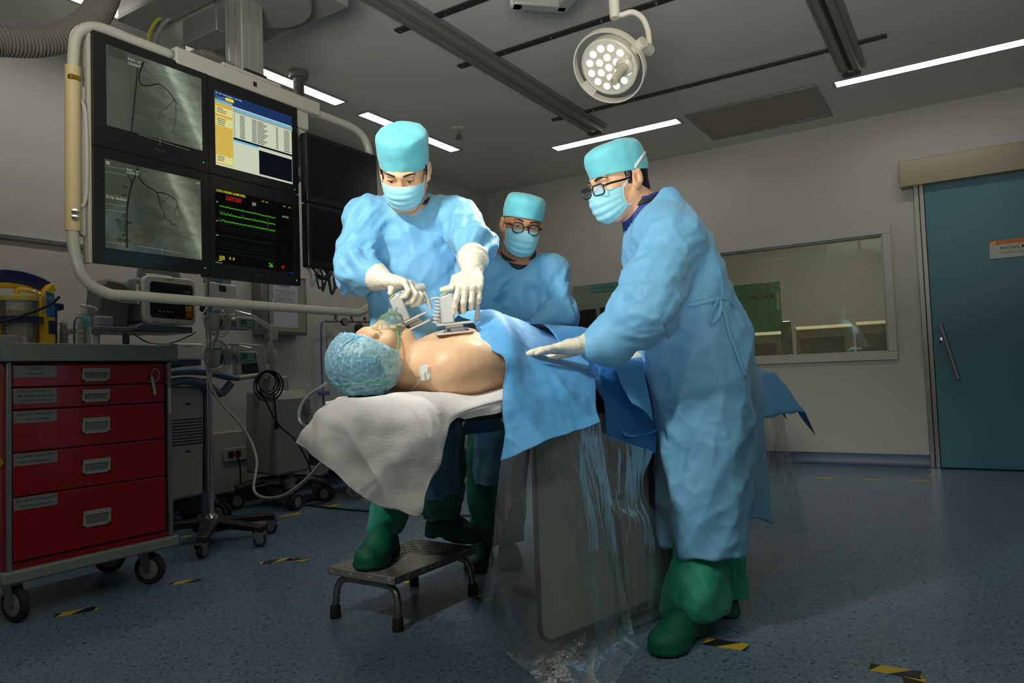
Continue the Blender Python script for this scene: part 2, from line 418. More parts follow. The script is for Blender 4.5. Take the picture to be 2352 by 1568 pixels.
struct(MB().box((XL-.1,YB-.1,ZC),(XR+.1,YF+3.2,ZC+.1)).build('ceiling',M_ceil,smooth=0))
struct(MB().box((XL-.1,YB-.1,0),(XL,YF+3.2,ZC)).build('wall_left',M_wall,smooth=0))
struct(MB().box((XR,YB-.1,0),(XR+.1,YF+3.2,ZC)).build('wall_right',M_wall,smooth=0))
struct(MB().box((XL,YB-.1,0),(XR,YB,ZC)).build('wall_behind',M_wall,smooth=0))
# far wall with the control-room window cut out of it
WX0,WX1,WZ0,WZ1=-2.78,-.56,.93,1.90
w=MB(); T=.16
w.box((XL,YF,0),(WX0,YF+T,ZC)); w.box((WX1,YF,0),(XR,YF+T,ZC)); w.box((WX0,YF,0),(WX1,YF+T,WZ0)); w.box((WX0,YF,WZ1),(WX1,YF+T,ZC))
struct(w.build('wall_far',M_wall,smooth=0))
w=MB(); e=.065
w.box((WX0-e,YF-.018,WZ0-e),(WX1+e,YF,WZ0)); w.box((WX0-e,YF-.018,WZ1),(WX1+e,YF,WZ1+e)); w.box((WX0-e,YF-.018,WZ0),(WX0,YF,WZ1)); w.box((WX1,YF-.018,WZ0),(WX1+e,YF,WZ1))
w.box((WX0,YF,WZ0),(WX1,YF+.1,WZ0+.012)); w.box((WX0,YF,WZ1-.012),(WX1,YF+.1,WZ1)); w.box((WX0,YF,WZ0),(WX0+.012,YF+.1,WZ1)); w.box((WX1-.012,YF,WZ0),(WX1,YF+.1,WZ1))
win=struct(w.build('window_1',M_trim,bevel=.004))
M_glass=film('lead_glass',(.90,.93,.86),.03,.02,(.5,.5,.45),0)
MB().box((WX0+.01,YF+.06,WZ0+.01),(WX1-.01,YF+.068,WZ1-.01)).build('window_pane',M_glass,win,smooth=0)
# coved vinyl baseboards
M_base=mat('blue_vinyl_base',rgb(58,82,112),.4,var=.2,vscale=160)
def baseb(name,pts): struct(MB().prism(pts[0],0,pts[1]).build(name,M_base))
cv=[(0,0),(.045,0),(.02,.012),(.008,.035),(.006,.1),(0,.1)]
baseb('baseboard_far',([(XL,YF-a,b) for a,b in cv],(-.27-XL,0,0)))
baseb('baseboard_left',([(XL+a,YB,b) for a,b in cv],(0,YF-YB,0)))
baseb('baseboard_right',([(XR-a,YB,b) for a,b in cv],(0,YF-YB,0)))
# bumper rail along the left wall
MT=mat('rail_grey',rgb(150,150,145),.4)
struct(MB().prism([(XL,YB,1.70),(XL+.02,YB,1.705),(XL+.028,YB,1.725),(XL+.02,YB,1.745),(XL,YB,1.752)],0,(0,3.5-YB,0)).build('trim_1',MT))
# wall-mounted wiring duct low on the left wall
M_duct=mat('duct_white',rgb(176,174,166),.45)
struct(MB().box((XL,2.5,.10),(XL+.05,4.55,.52)).build('trim_2',M_duct,bevel=.004))
# sliding door
M_teal=mat('teal_laminate',rgb(70,122,136),.35,var=.03,vscale=3)
M_head=mat('door_header_metal',rgb(140,132,108),.4,.3)
DX0=-.24
dr=struct(MB().box((DX0,YF-.055,.012),(1.2,YF-.012,2.24)).build('door_1',M_teal,bevel=.003))
MB().box((DX0-.035,YF-.052,0.0),(DX0-.004,YF-.008,2.24)).build('door_frame',M_steel,dr,bevel=.003)
MB().box((DX0-.075,YF-.03,0),(DX0-.04,YF,2.24)).build('door_frame',M_steel,dr,bevel=.003)
MB().prism([(-.40,YF,2.235),(-.40,YF-.13,2.235),(-.40,YF-.13,2.25),(-.40,YF-.115,2.445),(-.40,YF,2.445)],0,(1.7,0,0)).build('door_header',M_head,dr,bevel=.003)
h=MB(); hp0=Vector((-.185,YF-.115,1.125)); hp1=Vector((-.095,YF-.115,.70))
h.tube([hp0,hp1],.017,14); h.cyl((-.175,YF-.115,1.08),(-.175,YF-.055,1.08),.009); h.cyl((-.105,YF-.115,.745),(-.105,YF-.055,.745),.009)
h.lathe([(.03,0),(.03,.008),(.012,.012)],(-.175,YF-.055,1.0),(0,-1,0))
h.build('door_handle',M_chrome,dr)
sg=tag(MB().box((.165,YF-.062,1.60),(.50,YF-.0555,1.735)).build('door_sign',M_trim,smooth=0),'white and orange room sign on the teal sliding door','sign')
MB().box((.165,YF-.0635,1.705),(.50,YF-.0621,1.735)).build('sign_band',mat('orange',rgb(214,112,40),.5),sg,smooth=0)['label']='orange band across the top'
MB().prism([(.168,YF-.064,1.706),(.20,YF-.064,1.706),(.212,YF-.064,1.733),(.195,YF-.064,1.733),(.188,YF-.064,1.72),(.182,YF-.064,1.733)],0,(0,-.0006,0)).build('emblem',mat('sign_yellow',rgb(232,190,80),.5),sg,smooth=0)
M_ink=mat('dark_ink',rgb(50,50,52),.6)
text('PHÒNG ĐIỀU KHIỂN',(.232,YF-.0625,1.672),.034,(0,-1,0),(0,0,1),M_ink,sg)
text('CONTROL ROOM',(.232,YF-.0625,1.638),.020,(0,-1,0),(0,0,1),M_ink,sg)
# ---------------------------------------------------------------- ceiling fittings
M_led=emit('led_diffuser',(1,.97,.90),LED_E)
M_ledframe=mat('light_frame',rgb(150,150,145),.4)
def ceil_light(x0,x1,y0,y1,label):
    t=thing('ceiling_light',label,'ceiling light',((x0+x1)/2,(y0+y1)/2,ZC),'recessed linear ceiling lights')
    f=MB(); e=.02
    for a,b in (((x0-e,y0-e),(x1+e,y0)),((x0-e,y1),(x1+e,y1+e)),((x0-e,y0),(x0,y1)),((x1,y0),(x1+e,y1))): f.box((a[0],a[1],ZC-.006),(b[0],b[1],ZC))
    f.build('frame',M_ledframe,t,smooth=0); MB().box((x0,y0,ZC-.004),(x1,y1,ZC-.0005)).build('diffuser',M_led,t,smooth=0)
ceil_light(-3.84,-3.74,.85,2.30,'linear ceiling light above the monitor rack, nearest to the corrugated hose')
ceil_light(-3.84,-3.74,2.52,3.71,'linear ceiling light just behind the steel lift column of the monitor rack')
ceil_light(-3.85,-3.75,3.96,5.12,'linear ceiling light directly behind the cap of the surgeon with the paddles')
ceil_light(-3.07,-1.91,5.59,5.71,'linear ceiling light right above the cap of the glasses-wearing man bending over the drape')
ceil_light(-.72,.42,5.59,5.70,'linear ceiling light beyond the air vent, above the teal door side')
# return-air vent
def vent():
    x0,x1,y0,y1=-1.83,-.84,5.55,6.32; t=thing('air_vent','perforated metal return-air vent set in the ceiling','air vent',((x0+x1)/2,(y0+y1)/2,ZC))
    f=MB(); e=.045
    for a,b in (((x0,y0),(x1,y0+e)),((x0,y1-e),(x1,y1)),((x0,y0+e),(x0+e,y1-e)),((x1-e,y0+e),(x1,y1-e))): f.box((a[0],a[1],ZC-.014),(b[0],b[1],ZC))
    f.build('frame',M_alu,t,bevel=.003)
    m=bpy.data.materials.new('perforated'); m.use_nodes=True; nt=m.node_tree; N=nt.nodes; L=nt.links; b=N['Principled BSDF']; b.inputs['Roughness'].default_value=.5; b.inputs['Metallic'].default_value=.4
    tc=N.new('ShaderNodeTexCoord'); v=N.new('ShaderNodeTexVoronoi'); v.inputs['Scale'].default_value=52; v.inputs['Randomness'].default_value=.0; L.new(tc.outputs['Object'],v.inputs['Vector'])
    r=N.new('ShaderNodeValToRGB'); r.color_ramp.elements[0].position=.42; r.color_ramp.elements[0].color=(*rgb(52,50,44),1); r.color_ramp.elements[1].position=.5; r.color_ramp.elements[1].color=(*rgb(160,154,136),1); L.new(v.outputs['Distance'],r.inputs['Fac']); L.new(r.outputs[0],b.inputs['Base Color'])
    MB().box((x0+e,y0+e,ZC-.008),(x1-e,y1-e,ZC-.001)).build('grille',m,t,smooth=0)
vent()
# ceiling rails
M_rail=mat('rail_aluminium',rgb(128,128,122),.45,.25)
M_raild=mat('rail_dark',rgb(58,58,54),.5,.4)
def rail(label,x0,x1,y0,y1):
    t=thing('ceiling_rail',label,'ceiling rail',((x0+x1)/2,(y0+y1)/2,ZC),'equipment rails on the ceiling')
    prof=[(0,0),(0,-.022),(.012,-.026),(.03,-.026),(.034,-.06),(.075,-.06),(.079,-.03),(.105,-.03),(.109,-.06),(.15,-.06),(.154,-.026),(.176,-.026),(.19,-.022),(.19,0)]
    s=(x1-x0)/.19
    MB().prism([(x0+a*s,y0,ZC+b) for a,b in prof],0,(0,y1-y0,0)).build('rail_profile',M_rail,t,bevel=.002)
    MB().box((x0+.078*s,y0+.01,ZC-.0325),(x0+.106*s,y1-.01,ZC-.0305)).build('slot',M_raild,t,smooth=0)
    MB().box((x0+.03*s,y1-.06,ZC-.075),(x1-.03*s,y1-.012,ZC-.06)).build('end_stop',M_raild,t,bevel=.003)
rail('long grey ceiling rail passing left of the surgical lamp',-2.60,-2.42,.3,5.36)
rail('short-looking grey ceiling rail to the right of the air vent',-.66,-.49,.3,5.37)
def strip(label,x0,x1,y):
    t=thing('mounting_strip',label,'ceiling strip',((x0+x1)/2,y,ZC),'thin mounting strips across the ceiling')
    MB().box((x0,y-.025,ZC-.012),(x1,y+.025,ZC-.0005)).build('strip_body',M_raild,t,bevel=.002)
    b=MB(); n=int((x1-x0)/.3)
    for i in range(n+1): MB().lathe([(.008,0),(.008,.004),(.003,.006)],(x0+.03+(x1-x0-.06)*i/n,y,ZC-.012),(0,0,-1),8).build('bolt',M_chrome,t)
strip('thin ceiling strip farthest from the camera, running behind the lamp to the air vent',-2.72,-.33,4.985)
strip('thin ceiling strip crossing the long rail, second from the back',-2.72,-.33,3.735)
strip('thin ceiling strip crossing the long rail nearest the camera',-2.72,-.33,3.13)
def sprinkler():
    c=(-3.44,4.68,ZC); t=thing('fire_sprinkler','small metal fire sprinkler hanging from the ceiling','sprinkler',c)
    MB().lathe([(.055,0),(.055,-.006),(.03,-.012)],c).build('rosette',M_white,t)
    MB().lathe([(.012,-.012),(.012,-.05),(.02,-.055),(.02,-.06)],c,n=12).build('nozzle',M_alu,t)
    MB().lathe([(.004,-.06),(.03,-.078),(.03,-.082),(.004,-.082)],c,n=12).build('deflector',M_alu,t)
sprinkler()
# ---------------------------------------------------------------- control room behind the glass
CY=YF+3.2
struct(MB().box((XL,CY,0),(XR,CY+.1,ZC)).build('wall_control_room',M_wall,smooth=0))
gb=tag(MB().box((-4.0,CY-.02,1.25),(-2.05,CY-.005,1.95)).build('glass_board',mat('green_glass',rgb(92,130,96),.15),smooth=0),'green glass writing board on the control room wall behind the window','board')
for i,(x,z,w_) in enumerate(((-2.85,1.80,.22),(-2.85,1.73,.24),(-2.85,1.66,.24),(-2.45,1.765,.42))): strokes(gb,(x,CY-.021,z),w_,.05,(0,-1,0),(0,0,1),M_ink,i+1)
MB().box((-3.9,CY-.024,1.86),(-3.3,CY-.0205,1.91)).build('header_strip',mat('green_strip',rgb(40,110,70),.4),gb,smooth=0)
M_beige=mat('monitor_beige',rgb(176,168,136),.5)
M_beige2=mat('monitor_vent_shade',rgb(120,114,92),.6)
dk=tag(MB().box((-3.2,YF+.22,.70),(.9,YF+1.0,.74)).build('control_desk',M_grey,bevel=.004),'grey control room desk behind the window','desk')
for x in (-3.1,.8): MB().box((x-.03,YF+.3,0),(x+.03,YF+.9,.70)).build('leg',M_grey,dk,bevel=.003)
def ctrl_mon(x0,x1,z1,label):
    y=YF+.34; t=thing('control_monitor',label,'monitor',((x0+x1)/2,y,.74),'beige monitors on the control desk')
    MB().prism([(x0,y,.84),(x0+.02,y-.07,.86),(x0+.02,y-.07,z1-.03),(x0,y,z1)],0,(x1-x0,0,0)).build('housing',M_beige,t,bevel=.006)
    sl=MB()
    for k in range(18):
        z=.88+k*(z1-.12-.88)/17
        sl.box((x0+.05,y-.074,z),(x1-.05,y-.0695,z+.006))
    sl.build('vent_slots',M_beige2,t,smooth=0)
    MB().box((x0+.04,y-.0,.74),(x1-.04,y+.12,.85)).build('stand',M_beige,t,bevel=.005)
    MB().box((x0+.01,y+.0,.86),(x1-.01,y+.03,z1-.01)).build('screen_back',M_black,t,bevel=.003)
ctrl_mon(-1.88,-1.45,1.17,'beige monitor back behind the window, nearest to the bending man')
ctrl_mon(-1.34,-.87,1.20,'beige monitor back in the middle of the window sill')
ctrl_mon(-.84,-.36,1.21,'beige monitor back in the corner of the window by the door')
bg=tag(MB().box((-1.44,YF+.2,.76),(-1.35,YF+.25,1.25)).build('metal_bracket',M_chrome,bevel=.01),'shiny crumpled silver packet between two beige monitors behind the window','packet')
cl=bpy.data.lights.new('added_control_fill','AREA'); cl.energy=34; cl.shape='RECTANGLE'; cl.size=1.2; cl.size_y=.3; cl.color=(1,.95,.8); clo=bpy.data.objects.new('added_control_fill',cl); COL.objects.link(clo); clo.location=(-1.4,YF+.42,ZC-.03)  # unseen area light added to brighten the control room behind the glass
# ---------------------------------------------------------------- floor tape
M_ty=mat('tape_yellow',rgb(190,170,40),.5); M_tb=mat('tape_black',rgb(26,26,26),.5)
def tape(label,P,Q,w=.05,hazard=True,k0=0):
    P=Vector((P[0],P[1],0));Q=Vector((Q[0],Q[1],0)); d=(Q-P); Ln=d.length; d.normalize(); n=Vector((-d.y,d.x,0))*w/2; up=Vector((0,0,.0012)); up0=Vector((0,0,.0003))
    if not hazard:
        return tag(MB().prism([P-n+up0,Q-n+up0,Q+n+up0,P+n+up0],0,up).build('floor_tape',M_ty,smooth=0),label,'floor tape','yellow dashes of tape on the floor')
    t=thing('floor_tape',label,'floor tape',P,'yellow and black hazard tapes on the floor')
    y=MB(); b=MB(); st=.075; i=-1; sk=w*1.0
    while i*st<Ln+sk:
        poly=[]
        for (a,s) in ((i*st,-1),((i+1)*st,-1),((i+1)*st+sk,1),(i*st+sk,1)):
            poly.append((min(max(a-sk*.5,0),Ln),s))
        if poly[1][0]-poly[0][0]>1e-4 or poly[2][0]-poly[3][0]>1e-4:
            pts=[P+d*a+n*s+up0 for a,s in poly]; (y if (i+k0)%2 else b).prism(pts,0,up)
        i+=1
    y.build('yellow_stripes',M_ty,t,smooth=0); b.build('black_stripes',M_tb,t,smooth=0); return t
def tp(px,py): p=onz(px,py,0); return (p[0],p[1])
tape('hazard tape mark on the floor in front of the red cart wheels',tp(127,1414),tp(224,1396),.05,k0=1)
tape('hazard tape mark right beside the red cart front wheel',tp(392,1341),tp(462,1331),.045,k0=1)
tape('bent hazard tape corner left of the step stool, arm towards the stool',tp(658,1285),tp(706,1286),.05)
tape('bent hazard tape corner left of the step stool, arm towards the cart',tp(598,1294),tp(668,1282),.05)
tape('hazard tape mark beside the clog of the bending man',tp(1618,1472),tp(1718,1488),.06)
tape('hazard tape in the bottom right floor corner, arm running to the left',tp(1998,1532),tp(2118,1552),.055,k0=1)
tape('hazard tape in the bottom right floor corner, arm running to the camera',tp(2098,1556),tp(2112,1600),.055)
tape('hazard tape under the step stool',tp(905,1330),tp(945,1336),.05)
tape('hazard tape by the right rear foot of the step stool, under the plastic',tp(1092,1370),tp(1130,1376),.05)
for a,b,l in (((647,1186),(690,1178),'yellow tape dash on the floor left of the white sheet, nearest'),((745,1165),(780,1158),'yellow tape dash on the floor behind the wheeled white column'),((828,1148),(862,1141),'yellow tape dash on the floor just behind the white sheet'),((1040,1103),(1062,1099),'yellow tape dash on the floor between the legs of the two surgeons'),
  ((1874,1097),(1916,1098),'thin yellow dash by the far wall, leftmost of three'),((1984,1100),(2030,1102),'thin yellow dash by the far wall, middle of three'),((2082,1104),(2136,1105),'thin yellow dash by the far wall, next to the door'),
  ((2131,1079),(2143,1079.3),'small yellow tape square at the door foot, topmost'),((2128,1091),(2139,1091.3),'small yellow tape square at the door foot, middle'),((416,1235),(440,1230),'yellow tape dash under the black drip stand base')):
    tape(l,tp(*a),tp(*b),.05 if a[0]<1800 else .04,False)

# ================================================================ monitor rack, screens, surgical lamp
M_tubew=mat('rack_enamel',rgb(186,182,166),.32)
M_sleeve=mat('rack_sleeve_cream',rgb(206,184,134),.4)
M_col=mat('column_aluminium',rgb(150,149,142),.4,.35,bump=.03,bscale=200,stretch=(1,1,.02))
M_hose=mat('hose_grey',rgb(122,118,108),.5)
def corr(path,r,amp,pitch,n=14):
    """corrugated hose"""
    P=[Vector(p) for p in path]; L=[0]
    for i in range(1,len(P)): L.append(L[-1]+(P[i]-P[i-1]).length)
    N_=int(L[-1]/pitch*4); out=[]; rr=[]; j=0
    for k in range(N_+1):
        s=L[-1]*k/N_
        while j<len(L)-2 and L[j+1]<s: j+=1
        out.append(P[j].lerp(P[j+1],(s-L[j])/max(L[j+1]-L[j],1e-9))); rr.append(r+amp*(1 if k%4 in (0,1) else -1))
    return MB().tube(out,rr,n)
rack=thing('monitor_rack','ceiling-hung white tubular rack carrying the block of black monitors','monitor rack',(-2.47,1.9,1.18))
X0=-2.47
fr=curve_pts([(X0,1.56,2.098),(X0,1.42,2.098),(X0,1.29,2.096),(X0,1.225,2.05),(X0,1.208,1.95),(X0,1.205,1.7),(X0,1.203,1.42),(X0,1.206,1.32),(X0,1.235,1.225),(X0,1.31,1.178),(X0,1.42,1.175),(X0,1.9,1.174),(X0,2.4,1.174),(X0,2.52,1.18),(X0,2.60,1.23),(X0,2.625,1.33),(X0,2.622,1.6),(X0,2.615,1.92),(X0,2.59,2.03),(X0,2.52,2.075),(X0,2.40,2.083),(X0,2.25,2.083)],5)
MB().tube(fr,.0185,14).build('tube_frame',M_tubew,rack,smooth=180)
MB().tube([(X0,1.2065,1.93),(X0,1.2045,1.65),(X0,1.2035,1.375)],.0235,16).build('grip_sleeve',M_sleeve,rack)['label']='cream-coloured grip sleeve'
MB().box((X0+.0,1.185,1.878),(X0+.0265,1.222,1.895)).build('brass_plate',mat('brass_plate',rgb(150,118,30),.4,.6),rack,bevel=.004)
b=MB()
for z in (1.435,1.415): b.lathe([(.011,0),(.011,.003),(.006,.004)],(X0+.0215,1.200,z),(.92,-.4,0),14)
b.build('screws',M_chrome,rack)
# side cover with grip recess behind the left column of screens
MB().prism([(X0-.03,1.212,1.86),(X0-.03,1.25,1.88),(X0-.03,1.25,1.36),(X0-.03,1.212,1.38)],0,(.03,0,0)).build('side_cover',M_tubew,rack,bevel=.008)
MB().tube(curve_pts([(X0+.004,1.216,1.82),(X0+.006,1.243,1.78),(X0+.006,1.243,1.5),(X0+.004,1.214,1.46)],5),.007,8).build('side_rim',M_tubew,rack)
MB().box((-2.50,1.25,1.275),(-2.462,1.262,2.075)).build('edge_rail',M_tubew,rack,bevel=.002)
hb=MB().box((-2.58,1.563,2.064),(-2.445,2.272,2.128)); hb.build('header_bar',M_tubew,rack,bevel=.006)
MB().box((-2.60,1.77,2.10),(-2.455,2.06,2.145)).build('column_seat',M_tubew,rack,bevel=.004)
MB().box((-2.4449,1.905,2.085),(-2.442,1.922,2.105)).build('sensor_window',M_black,rack,bevel=.002)
MB().box((-2.55,2.13,1.985),(-2.46,2.215,2.066)).build('lug',M_tubew,rack,bevel=.006)
MB().prism([(-2.55,2.14,1.985),(-2.47,2.14,1.985),(-2.48,2.14,1.955),(-2.54,2.14,1.955)],0,(0,.07,0)).build('lug_boss',M_tubew,rack,bevel=.006)
cx,cy=-2.525,1.927
c=MB().cbox((cx,cy,2.47),(.112,.112,.65)); c.build('lift_column',M_col,rack,bevel=.006)
c=MB()
for dy in (-.02,.025): c.box((cx+.056,cy+dy-.003,2.15),(cx+.0572,cy+dy+.003,2.79))
for dx in (-.025,.02): c.box((cx+dx-.003,cy-.0572,2.15),(cx+dx+.003,cy-.056,2.79))
c.build('column_grooves',mat('groove_shine',rgb(190,190,184),.3,.8),rack,smooth=0)
MB().cbox((cx+.008,cy+.006,2.148),(.12,.112,.02)).build('column_foot',M_black,rack,bevel=.005)
MB().lathe([(.09,2.46),(.20,2.47),(.205,2.50),(.205,2.545),(.15,2.56)],(cx+.05,cy+.06,0),n=36).build('swivel_disc',M_col,rack)
MB().box((-3.05,1.70,2.47),(-2.3,2.06,2.70)).build('carriage_plate',M_tubew,rack,bevel=.01)
MB().prism([(-3.02,1.66,2.45),(-3.02,1.66,2.62),(-3.02,1.80,2.62),(-3.02,1.80,2.45)],0,(1.3,0,0)).build('cross_beam',M_col,rack,bevel=.004)
MB().box((-3.02,1.655,2.435),(-1.72,1.80,2.45)).build('beam_lip',M_alu,rack,bevel=.003)
MB().box((-3.3,2.16,2.55),(-2.3,2.32,2.68)).build('rear_beam',M_col,rack,bevel=.004)
for y in (1.75,2.25):
    MB().box((-2.70,y-.035,2.66),(-2.62,y+.035,ZC-.0)).build('ceiling_hanger',M_alu,rack,bevel=.004)
MB().box((-2.86,1.86,2.36),(-2.62,1.98,2.47)).build('junction_box',M_alu,rack,bevel=.004)
MB().tube(curve_pts([(-2.83,1.80,2.47),(-2.86,1.74,2.42),(-2.85,1.70,2.31),(-2.78,1.735,2.19),(-2.70,1.77,2.11)],6),.0075,8).build('earth_cable',mat('earth_wire',rgb(150,150,50),.5),rack)['label']='yellow and green earth cable'
MB().tube(curve_pts([(-2.82,1.80,2.46),(-2.845,1.755,2.40),(-2.83,1.72,2.30),(-2.77,1.745,2.2),(-2.69,1.785,2.12)],6),.009,8).build('grey_cable',M_grey,rack)
corr(curve_pts([(-2.64,1.93,2.22),(-2.66,1.84,2.235),(-2.665,1.76,2.19),(-2.655,1.74,2.12),(-2.65,1.76,2.06)],6),.034,.003,.011).build('cable_hose',M_hose,rack,smooth=60)
MB().lathe([(.012,0),(.05,-.02),(.05,-.035),(.02,-.05)],(-2.72,1.735,2.25)).build('bell_gland',M_hose,rack)
# big corrugated hose at the top left
hs=tag(corr(curve_pts([(-2.9,.55,ZC),(-2.9,.62,2.62),(-2.9,.80,2.27),onx(-90,80,-2.9),onx(0,92,-2.9),onx(95,94,-2.9),onx(175,72,-2.9),onx(225,25,-2.9),onx(250,-40,-2.9),(-2.9,1.58,2.6),(-2.95,1.62,ZC)],8),.055,.0035,.013,20).build('corrugated_hose',M_hose,smooth=60),'thick grey corrugated hose looping down from the ceiling in the top left corner','hose')
# conduit from the ceiling behind the rack
cd_=thing('ceiling_conduit','grey flexible conduit with a flange dropping from the ceiling behind the header bar','conduit',(-3.61,3.17,ZC))
MB().lathe([(.062,0),(.062,-.03),(.058,-.045),(.036,-.05),(.034,-.07)],(-3.61,3.17,ZC)).build('flange',M_hose,cd_)
corr(curve_pts([(-3.61,3.17,ZC-.06),(-3.60,3.16,ZC-.2),(-3.56,3.12,ZC-.42),(-3.5,3.05,ZC-.7),(-3.3,2.85,2.05)],5),.033,.003,.012).build('hose',M_hose,cd_,smooth=60)
# ---------------------------------------------------------------- monitors
M_bez=mat('monitor_bezel',rgb(19,21,20),.28)
M_bezedge=mat('monitor_edge',rgb(30,32,31),.3)
def led(p,parent): MB().lathe([(.0022,0),(.0022,.0015)],p,(1,0,0),8).build('power_light',emit('led_green',(.1,1,.25),.9),parent)
def monitor(label,y0,y1,z0,z1,s,x=-2.45):
    """s = screen rectangle (y0,y1,z0,z1)"""
    t=thing('monitor',label,'monitor',(x-.04,(y0+y1)/2,z0),'monitors on the ceiling-hung rack')
    sy0,sy1,sz0,sz1=s; m=MB()
    m.box((x-.022,y0,z0),(x,sy0,z1)); m.box((x-.022,sy1,z0),(x,y1,z1)); m.box((x-.022,sy0,z0),(x,sy1,sz0)); m.box((x-.022,sy0,sz1),(x,sy1,z1))
    m.build('bezel',M_bez,t,smooth=0)
    MB().box((x-.075,y0+.004,z0+.004),(x-.0222,y1-.004,z1-.004)).build('housing',M_bezedge,t,bevel=.006)
    text('PHILIPS',(x+.0004,(sy0+sy1)/2+.01,z0+(sz0-z0)*.45),.012,(1,0,0),(0,0,1),mat('bezel_print',rgb(60,64,74),.5),t,align='CENTER')
    b=MB()
    for k in range(5): b.lathe([(.003,0),(.003,.0006)],(x,sy1-.02-.022*k,z0+(sz0-z0)*.55),(1,0,0),8)
    b.build('buttons',mat('button_print',rgb(44,46,46),.5),t)
    led((x,y1-.022,z0+(sz0-z0)*.42),t)
    return t
def xray_mat(name,c0,c1,band,edge):
    """the picture shown on an x-ray screen"""
    m=bpy.data.materials.new(name); m.use_nodes=True; nt=m.node_tree; N=nt.nodes; L=nt.links; N.remove(N['Principled BSDF'])
    tc=N.new('ShaderNodeTexCoord'); mp=N.new('ShaderNodeMapping'); L.new(tc.outputs['Generated'],mp.inputs['Vector'])
    sx=N.new('ShaderNodeSeparateXYZ'); L.new(mp.outputs[0],sx.inputs[0])
    n=N.new('ShaderNodeTexNoise'); n.inputs['Scale'].default_value=7; n.inputs['Detail'].default_value=6; n.inputs['Roughness'].default_value=.6; n.inputs['Distortion'].default_value=.6; mp2=N.new('ShaderNodeMapping'); mp2.inputs['Rotation'].default_value=(math.radians(-58),0,0); mp2.inputs['Scale'].default_value=(1,.8,1.5); L.new(tc.outputs['Generated'],mp2.inputs['Vector']); L.new(mp2.outputs[0],n.inputs['Vector'])
    def ma(op,a,b):
        q=N.new('ShaderNodeMath'); q.operation=op
        for i,v in enumerate((a,b)):
            if isinstance(v,(int,float)): q.inputs[i].default_value=v
            else: L.new(v,q.inputs[i])
        return q.outputs[0]
    # bright diagonal band: distance from the line y = band0 + band1*(1-z)
    d=ma('SUBTRACT',sx.outputs['Y'],ma('ADD',band[0],ma('MULTIPLY',ma('SUBTRACT',1.0,sx.outputs['Z']),band[1])))
    r=N.new('ShaderNodeValToRGB'); e=r.color_ramp.elements; e[0].position=0; e[0].color=(0,0,0,1); e[1].position=1; e[1].color=(.05,.05,.05,1)
    for p,v in ((.30,.12),(.44,.28),(.5,.85),(.58,.5),(.72,.18)):
        q=e.new(p); q.color=(v,v,v,1)
    L.new(ma('ADD',d,.5),r.inputs['Fac'])
    f=ma('MULTIPLY',ma('ADD',r.outputs[0],.12),ma('ADD',ma('MULTIPLY',n.outputs['Fac'],1.5),.22))
    lf=N.new('ShaderNodeValToRGB'); lf.color_ramp.elements[0].position=edge; lf.color_ramp.elements[0].color=(.0,.0,.0,1); lf.color_ramp.elements[1].position=edge+.12; lf.color_ramp.elements[1].color=(1,1,1,1); L.new(sx.outputs['Y'],lf.inputs['Fac'])
    f2=ma('ADD',ma('MULTIPLY',f,lf.outputs[0]),ma('MULTIPLY',ma('SUBTRACT',1.0,lf.outputs[0]),.16))
    mx=N.new('ShaderNodeMix'); mx.data_type='RGBA'; mx.inputs[6].default_value=(*c0,1); mx.inputs[7].default_value=(*c1,1); L.new(f2,mx.inputs[0])
    em=N.new('ShaderNodeEmission'); em.inputs['Strength'].default_value=1; L.new(mx.outputs[2],em.inputs['Color'])
    g=N.new('ShaderNodeBsdfGlossy'); g.inputs['Roughness'].default_value=.08; g.inputs['Color'].default_value=(.04,.04,.04,1); ad=N.new('ShaderNodeAddShader'); L.new(em.outputs[0],ad.inputs[0]); L.new(g.outputs[0],ad.inputs[1]); L.new(ad.outputs[0],N['Material Output'].inputs['Surface'])
    return m
E_vess=emit('screen_vessel',rgb(27,31,27),1); E_text=emit('screen_text_grey',rgb(150,155,140),1); E_pan=emit('screen_panel_grey',rgb(58,62,54),1); E_line=emit('screen_line',rgb(120,128,112),1)
XS=-2.45
def cp(scale,ox,oy):
    return lambda cx,cy,x=XS: onx(ox+cx/scale,oy+cy/scale,x)
def flat(parent,name,q,m,x=XS+.0006,th=.0004):
    pts=[(x,p[1],p[2]) for p in q]; return MB().prism(pts,0,(th,0,0)).build(name,m,parent,smooth=0)
def ribbon(parent,name,pts,w,m,x=XS+.0006):
    P=curve_pts([(x,p[1],p[2]) for p in pts],5); n=len(P); ww=w if not hasattr(w,'__len__') else None
    rr=[(w if ww else w[0]+(w[1]-w[0])*i/(n-1)) for i in range(n)]
    b=MB(); L_=[];R_=[]
    for i in range(n):
        t=(P[min(i+1,n-1)]-P[max(i-1,0)]); t=t.normalized() if t.length>1e-9 else Vector((0,1,0)); nn=Vector((0,-t.z,t.y))*rr[i]; L_.append(P[i]+nn); R_.append(P[i]-nn)
    b.grid([L_,R_]); return b.build(name,m,parent,smooth=0)
